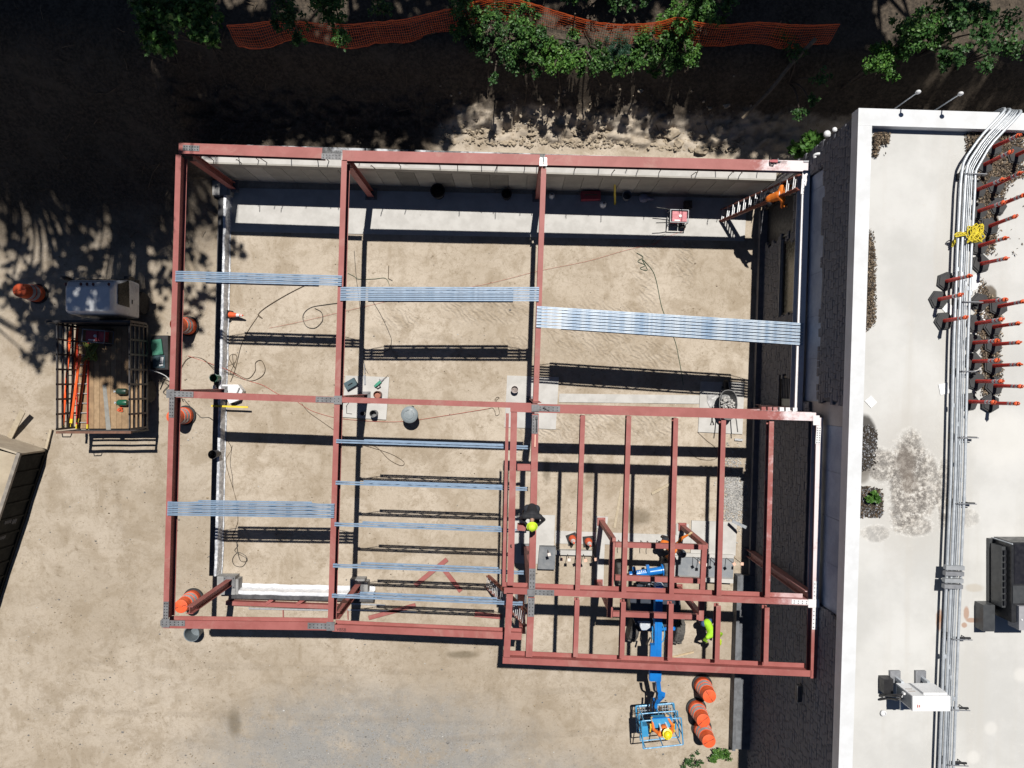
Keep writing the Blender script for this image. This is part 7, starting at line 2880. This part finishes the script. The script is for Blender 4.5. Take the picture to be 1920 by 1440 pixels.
SH = [
    ('young_tree', 'lobed leaf branch hanging into the upper left corner of the picture', [(318, 22, 46), (286, 62, 30), (352, 18, 40), (385, 52, 30), (300, 88, 20), (392, 20, 30), (270, 20, 25)], 5.6, 34, 0.155, 'lobed', LF_A),
    ('shrub', 'narrow leaved shrub left of the reddest stretch of orange fence', [(548, 40, 26), (560, 75, 14), (532, 10, 26), (520, 45, 16)], 5.3, 34, 0.10, 'oval', LF_B),
    ('shrub', 'green shrub where the orange fence reappears at upper left', [(618, 35, 22), (640, 70, 18), (600, 8, 24), (628, 5, 18)], 5.3, 34, 0.105, 'oval', LF_A),
    ('shrub', 'dim shrub in shade between two bright orange fence stretches', [(715, 18, 20), (700, -5, 20)], 5.2, 18, 0.10, 'oval', LF_B),
    ('shrub', 'leafy shrub at the left start of the green mass', [(866, 14, 26), (872, 38, 20), (905, 30, 20), (860, 60, 14), (898, 62, 16)], 4.5, 36, 0.10, 'oval', LF_A),
    ('shrub', 'shrub with hanging sprays left of the sagging fence', [(925, 58, 24), (940, 92, 18), (950, 122, 15), (926, 150, 12), (936, 20, 20)], 4.2, 32, 0.095, 'oval', LF_B),
    ('shrub', 'dense shrub in front of the left end of the sagging fence', [(975, 52, 26), (988, 82, 22), (1000, 112, 18), (985, 20, 22), (962, 96, 16)], 4.2, 38, 0.10, 'oval', LF_A),
    ('shrub', 'bright leafy shrub below the middle of the sagging fence', [(1040, 108, 24), (1062, 122, 20), (1030, 84, 16), (1052, 94, 20), (1082, 112, 16), (1036, 130, 14)], 4.0, 40, 0.105, 'oval', LF_D),
    ('shrub', 'low shrub below the sagging fence, right of the bright one', [(1102, 96, 18), (1116, 122, 18), (1090, 132, 12), (1078, 72, 14)], 4.0, 32, 0.10, 'oval', LF_A),
    ('shrub', 'feathery blue green shrub hanging below the sagging fence', [(1158, 86, 22), (1170, 96, 18), (1148, 98, 14)], 4.0, 90, 0.085, 'blade', LF_C),
    ('shrub', 'tall shrub behind the sagging fence at the top edge', [(1080, -12, 22), (1120, -6, 22), (1160, 2, 20), (1200, 0, 20), (1150, -24, 24), (1100, -24, 24)], 4.6, 38, 0.105, 'oval', LF_B),
    ('shrub', 'broad shrub below the right end of the sagging fence', [(1206, 78, 20), (1232, 92, 22), (1215, 112, 18), (1250, 66, 20), (1262, 104, 18), (1196, 125, 12)], 4.0, 38, 0.105, 'oval', LF_A),
    ('shrub', 'bright climbing shrub over the fence post at upper middle right', [(1278, 40, 22), (1290, 62, 22), (1296, 92, 16), (1268, 20, 20), (1300, 26, 20), (1288, 112, 12), (1242, 40, 12)], 4.4, 42, 0.10, 'oval', LF_D),
    ('shrub', 'dark shrub at the top edge right of the fence post', [(1330, 20, 24), (1360, 8, 24), (1310, 0, 24), (1345, 45, 14)], 4.5, 30, 0.105, 'oval', LF_A),
    ('shrub', 'shrub with bright crown left of the building corner lamps', [(1650, 120, 26), (1642, 100, 20), (1664, 132, 20), (1680, 100, 20), (1630, 128, 16)], 5.6, 38, 0.11, 'oval', LF_D),
    ('shrub', 'tall leafy shrub right of the short fence', [(1696, 60, 28), (1722, 50, 28), (1708, 92, 22), (1742, 78, 24), (1740, 36, 24), (1766, 62, 20)], 6.0, 36, 0.11, 'oval', LF_A),
    ('shrub', 'dim big leaved shrub behind the parapet lamps', [(1790, 40, 28), (1815, 20, 28), (1838, 60, 24), (1780, 10, 26), (1850, 30, 22), (1800, 100, 20), (1772, 112, 18)], 6.0, 20, 0.13, 'lobed', LF_B),
    ('shrub', 'dim shrub in the upper right corner of the picture', [(1868, 90, 24), (1890, 40, 28), (1905, 90, 22), (1850, 125, 18)], 5.8, 14, 0.12, 'oval', LF_B),
    ('shrub', 'dark shrub in shade right of the plank on the bank', [(1470, 70, 22), (1490, 100, 20), (1520, 190, 16), (1500, 215, 16), (1540, 150, 18)], 4.2, 16, 0.10, 'oval', LF_B),
    ('shrub', 'sprays hanging just below the fence at its lowest sag', [(1010, 70, 18), (1120, 88, 16), (1140, 110, 16), (1180, 112, 14), (1070, 88, 14)], 4.0, 30, 0.095, 'oval', LF_B),
    ('shrub', 'dark leafy clump above the bank left of the bright shrub', [(950, 70, 20), (970, 118, 16), (1004, 132, 14), (905, 96, 16), (885, 84, 16)], 3.8, 30, 0.10, 'oval', LF_B),
    ('shrub', 'leafy clump at the lower right of the green mass', [(1258, 122, 16), (1230, 130, 14), (1275, 120, 14), (1300, 118, 12), (1212, 60, 14)], 3.9, 32, 0.10, 'oval', LF_A),
    ('shrub', 'leafy clump filling the gap right of the feathery shrub', [(1140, 118, 16), (1165, 124, 16), (1190, 104, 14), (1150, 134, 12), (1128, 104, 14)], 3.9, 32, 0.095, 'oval', LF_A),
    ('plant', 'broad leaved green plant at the building corner', [(1512, 272, 15), (1525, 264, 12), (1500, 282, 11), (1534, 274, 10)], 2.7, 30, 0.24, 'oval', LF_D),
]
for i, (nm, lab, bl, z, per, sz, shp, mt) in enumerate(SH):
    shrub(nm, lab, nm.replace('_', ' '), bl, z, per, sz, shp, mt, 40 + i)

# weeds at the foot of the building and the roof plant
for i, (pts, z, per, sz, mt, lab, h) in enumerate((
        ([(1355, 1412, 14), (1340, 1422, 9)], 0.18, 34, 0.07, LF_D, 'bright weeds at the lower end of the footing ledge', 0),
        ([(1305, 1424, 12), (1290, 1432, 10)], 0.15, 26, 0.055, LF_B, 'dull weeds at the bottom edge below the traffic drums', 0),
        ([(1637, 930, 7), (1644, 936, 5), (1632, 938, 5)], ROOF_Z + 0.15, 24, 0.085, LF_D, 'small green plant growing in the dark soil on the roof', ROOF_Z))):
    rs = np.random.RandomState(70 + i)
    bl = []
    for px, py, r in pts:
        p = P(px, py, z)
        bl.append(((p.x, p.y, z), r * (CAM_H - z) / F_PX))
    root = T('weed', lab, 'weed', (bl[0][0][0], bl[0][0][1], h))
    p_, n_ = blob_points(bl, per, rs)
    p_[:, 2] = np.clip(p_[:, 2], h + 0.02, 99)
    leaves('foliage', mt, root, p_, n_, sz, 'oval', 170 + i)
    mb = MB()
    for c, r in bl:
        mb.tube([V((c[0], c[1], h - 0.02)), V(c)], 0.006, 5)
    mb.build('stem', m_twig, root)

# dead pole leaning on the bank, twigs and roots on the slope
mb = MB()
a, b = P(1392, 222, 3.1), P(1530, 72, 4.4)
mb.tube(smooth_path([a, a.lerp(b, 0.35) + V((0.04, -0.02, 0.03)), a.lerp(b, 0.7) - V((0.03, 0, 0)), b], 5), [0.045] * 5 + [0.055] * 5 + [0.06] * 6, 8)
mesh_thing('fallen_pole', 'long fallen trunk lying across the shaded bank', 'fallen trunk', mb, M('dead_wood', (0.22, 0.18, 0.13), (0.14, 0.11, 0.08), scale=6, rough=0.9, bump=0.5), a.lerp(b, 0.5))


def slope_litter():
    rr = random.Random(31)
    mb = MB()
    for i in range(230):
        x, y = rr.uniform(-17.5, 6.5), rr.uniform(4.8, 11.5)
        if x > -10.3 and y < 7.9 - x * st:
            continue
        n = rr.randint(3, 5)
        a = rr.uniform(0, 6.3)
        L = rr.uniform(0.15, 0.55) if rr.random() < 0.85 else rr.uniform(0.7, 1.6)
        pts = []
        for k in range(n):
            pts.append(V((x, y, gz(x, y) + 0.05 + rr.uniform(0, 0.05))))
            a += rr.uniform(-0.4, 0.4)
            x, y = x + math.cos(a) * L / n, y + math.sin(a) * L / n
        mb.tube(pts, rr.uniform(0.006, 0.016), 5)
    o = mb.build('twigs', m_twig)
    tag(o, 'fallen twigs and roots scattered over the shaded slope', 'twigs', kind='stuff')
    # clods slumped at the foot of the cut
    q = bmesh.new()
    bmesh.ops.create_icosphere(q, subdivisions=2, radius=1.0)
    vs = [v.co.copy() for v in q.verts]
    fs = [tuple(v.index for v in f.verts) for f in q.faces]
    q.free()
    mb = MB()
    for i in range(900):
        bx, by = rr.uniform(-2.6, 7.2), 7.66 + abs(rr.gauss(0, 0.5))
        x, y = unrot(bx, by)
        s = 0.012 + abs(rr.gauss(0, 0.026))
        if rr.random() < 0.06:
            s *= 2.6
        o3 = V((rr.uniform(0, 50), rr.uniform(0, 50), 0))
        sx, sy, sz = s * rr.uniform(0.8, 1.5), s * rr.uniform(0.7, 1.1), s * rr.uniform(0.45, 0.8)
        z = gz(x, y) + rr.uniform(0.0, 0.07)
        pts = []
        for v in vs:
            d = 1 + 0.7 * mnoise.noise(v * 1.3 + o3) + 0.45 * mnoise.noise(v * 3.5 + o3)
            pts.append((x + v.x * sx * d, y + v.y * sy * d, z + v.z * sz * d))
        mb.add(pts, fs)
    o = mb.build('clods', M('clod_sand', (0.44, 0.37, 0.28), (0.33, 0.27, 0.195), scale=6, rough=0.95, bump=0.6, bscale=35))
    tag(o, 'crumbled clods of sand slumped along the foot of the cut bank', 'clods', kind='stuff')


slope_litter()


# ---- the tall trees whose crowns shade the bank and the left side; they stand outside the frame
def tree(label, base, spread, clumps, seed, mat):
    rs = np.random.RandomState(seed)
    g = gz(base[0], base[1])
    root = T('broadleaf_tree', label, 'tree', (base[0], base[1], g), 0, 'tall trees around the plot')
    top = max(c[2] for c in clumps)
    mb = MB()
    tr = [V((base[0], base[1], g - 0.3))]
    for t in (0.2, 0.4, 0.6, 0.8):
        tr.append(V((base[0] + rs.normal(0, 0.18) * t * 2, base[1] + rs.normal(0, 0.18) * t * 2, g + (top - g) * t)))
    path = smooth_path(tr, 4)
    n = len(path)
    mb.tube(path, [0.27 * (1 - 0.75 * i / n) for i in range(n)], 10)
    mb.build('trunk', m_bark, root, smooth=True)
    lm = MB()
    for c in clumps:
        t = rs.uniform(0.45, 0.95)
        s = path[int(t * (n - 1))]
        e = V(c[:3])
        m = s.lerp(e, 0.5) + V((0, 0, 0.4))
        lm.tube(smooth_path([s, m, e], 4), [0.08, 0.07, 0.065, 0.06, 0.05, 0.042, 0.034, 0.026, 0.018], 6)
        for _ in range(4):
            d = V(rs.normal(0, 1, 3))
            d.normalize()
            lm.tube([e, e + d * c[3] * 0.8], [0.02, 0.006], 5)
    lm.build('limbs', m_bark, root, smooth=True)
    P_, N_ = [], []
    for x, y, z, r, dens in clumps:
        m = int(95 * r * r * dens)
        d = rs.normal(0, 1, (m, 3))
        d /= np.linalg.norm(d, axis=1)[:, None]
        q = d * (r * rs.uniform(0.15, 1.05, m) ** 0.6)[:, None] * np.array([1, 1, 0.62])
        P_.append(np.array([x, y, z]) + q)
        N_.append(np.tile(np.array([0, 0, 1.0]), (m, 1)))
    leaves('crown', mat, root, np.concatenate(P_), np.concatenate(N_), 0.34, 'card', seed + 9, 0.5)


def canopy():
    """crown clumps placed so that the sun throws their shade where the photo has it: (photo px, py on the ground, radius m, density)"""
    rr = random.Random(5)
    spots = []

    def fill(x0, x1, y0, y1, step, rad, dens, skip=None):
        y = y0
        while y < y1:
            x = x0 + rr.uniform(0, step * 0.5)
            while x < x1:
                if not (skip and skip(x, y)):
                    spots.append((x + rr.uniform(-0.3, 0.3) * step, y + rr.uniform(-0.3, 0.3) * step, rad * rr.uniform(0.85, 1.2), dens))
                x += step
            y += step * 0.85
    # solid shade at upper left, ragged towards its lower edge
    fill(-60, 330, -40, 300, 62, 1.0, 1.9, lambda x, y: 225 < x < 430 and 15 < y < 180)
    fill(330, 470, 185, 262, 60, 0.85, 1.6)
    fill(430, 835, 40, 150, 62, 0.85, 1.7, lambda x, y: (515 < x < 665 and y < 150) or (430 < x < 520 and 80 < y < 120))
    fill(-40, 300, 300, 420, 64, 0.86, 1.25, lambda x, y: (x < 130 and y > 335) or (180 < x < 235 and y > 335))
    fill(470, 830, 150, 228, 60, 0.85, 1.7)
    for q in ((270, 320, .8, 1.3), (285, 400, .7, 1.2), (255, 450, .62, 1.1), (60, 395, .5, .9), (25, 470, .55, 1.1), (75, 520, .5, 1.0), (120, 470, .6, 1.1), (170, 510, .55, 1.0), (230, 520, .5, .9), (295, 470, .6, 1.1),
              (310, 530, .5, 1.0), (60, 590, .55, 1.3), (80, 640, .55, 1.5), (60, 672, .4, 1.4), (110, 600, .6, 1.3), (105, 660, .38, 1.3), (180, 600, .5, 1.2), (240, 580, .6, 1.3), (200, 660, .5, 1.4), (185, 700, .34, 1.3), (225, 690, .32, 1.2),
              (280, 600, .5, 1.2), (270, 660, .45, 1.2), (300, 690, .4, 1.0), (350, 470, .45, 1.1), (375, 560, .34, 1.2), (392, 548, .26, 1.2), (365, 600, .32, 1.1), (350, 640, .30, 1.0), (380, 490, .32, 1.1), (345, 420, .55, 1.2),
              (385, 390, .55, 1.3), (400, 430, .36, 1.0), (440, 468, .32, 1.1), (340, 540, .3, .9), (300, 250, .8, 1.3), (335, 330, .7, 1.3), (400, 300, .6, 1.3), (150, 545, .6, 1.6), (200, 560, .6, 1.6), (130, 575, .5, 1.5), (170, 590, .5, 1.5), (230, 545, .5, 1.5), (255, 575, .5, 1.5), (120, 540, .45, 1.4), (150, 470, .5, 1.3), (205, 620, .5, 1.6), (160, 640, .45, 1.5), (140, 675, .35, 1.4), (150, 440, .45, 1.0), (30, 430, .5, 1.0), (215, 470, .4, .9),
              (640, 240, .5, 1.0), (690, 235, .5, 1.2), (780, 240, .7, 1.4), (810, 210, .7, 1.3), (835, 240, .4, 1.0), (840, 265, .3, 1.0), (760, 275, .5, 1.3), (580, 250, .55, 1.3), (520, 240, .7, 1.4), (700, 268, .4, 1.0)):
        spots.append(q)
    fill(815, 1350, -130, -25, 60, 0.8, 1.5)
    for q in ((200, 600), (225, 610), (250, 600), (272, 615), (215, 635), (245, 640), (277, 645), (195, 635), (185, 610), (260, 625)):
        spots.append((q[0], q[1], 0.36, 0.75))
    for q in ((190, 660), (215, 668), (240, 672), (265, 668), (285, 690), (205, 690), (232, 700), (258, 700), (270, 722), (238, 725), (215, 715), (292, 660), (20, 535), (50, 550), (82, 572), (40, 575), (15, 560), (95, 545), (60, 520), (100, 515), (140, 505), (175, 490)):
        spots.append((q[0], q[1], 0.40, 1.5))
    # right side and behind the old building
    fill(1345, 1640, -20, 215, 58, 0.9, 1.9)
    fill(1400, 1530, 215, 285, 58, 0.66, 1.6)
    fill(1640, 1960, 170, 215, 60, 0.7, 1.2)
    for q in ((1330, 185, .45, 1.0), (1230, 215, .42, .9), (1195, 228, .30, .9), (1218, 250, .3, .8), (1115, 205, .3, .6), (1345, 255, .4, 1.0), (1385, 262, .45, 1.1)):
        spots.append(q)
    out = []
    for px, py, r, dens in spots:
        if py < 300 and px < 700 and rr.random() < 0.05:
            r, dens = r * 0.5, dens * 0.6
        zg = 0.0
        for _ in range(4):
            p = P(px, py, zg)
            zg = gz(p.x, p.y)
        p = P(px, py, zg)
        z = 18.0 + rr.uniform(-0.8, 1.6)
        dz = z - zg
        c = (p.x + SUN.x / SUN.z * dz, p.y + SUN.y / SUN.z * dz, z, r, dens)
        # keep the crown out of the picture
        k = F_PX / (CAM_H - z - r * 0.6)
        if abs(c[0]) - r < 960 / k - 0.05 and c[1] - r < 720 / k - 0.05:
            z = 20.0
            dz = z - zg
            c = (p.x + SUN.x / SUN.z * dz, p.y + SUN.y / SUN.z * dz, z, r, dens)
            k = F_PX / (CAM_H - z - r * 0.6)
            if abs(c[0]) - r < 960 / k - 0.05 and c[1] - r < 720 / k - 0.05:
                continue
        out.append(c)
    bases = [(-19.5, 9.5), (-20.5, 14.5), (-16.0, 13.6), (-12.2, 14.2), (-8.6, 15.6), (-4.2, 15.0), (2.2, 15.6), (6.4, 15.2), (11.2, 15.0), (16.5, 14.6)]
    names = ['tall tree left of the picture beside the truck', 'tall tree at the upper left corner, outermost', 'tall tree above the upper left corner', 'tall tree above the lobed leaf branch',
             'tall tree above the first stretch of orange fence', 'tall tree above the green mass, left', 'tall tree above the sagging fence', 'tall tree above the fallen trunk', 'tall tree behind the old building', 'tall tree behind the old building at far right']
    cl = {i: [] for i in range(len(bases))}
    for c in out:
        i = min(range(len(bases)), key=lambda q: (bases[q][0] - c[0]) ** 2 + (bases[q][1] - c[1]) ** 2)
        cl[i].append(c)
    for i, b in enumerate(bases):
        if cl[i]:
            tree(names[i], b, 3, cl[i], 300 + i, LF_B if i % 2 else LF_A)


canopy()
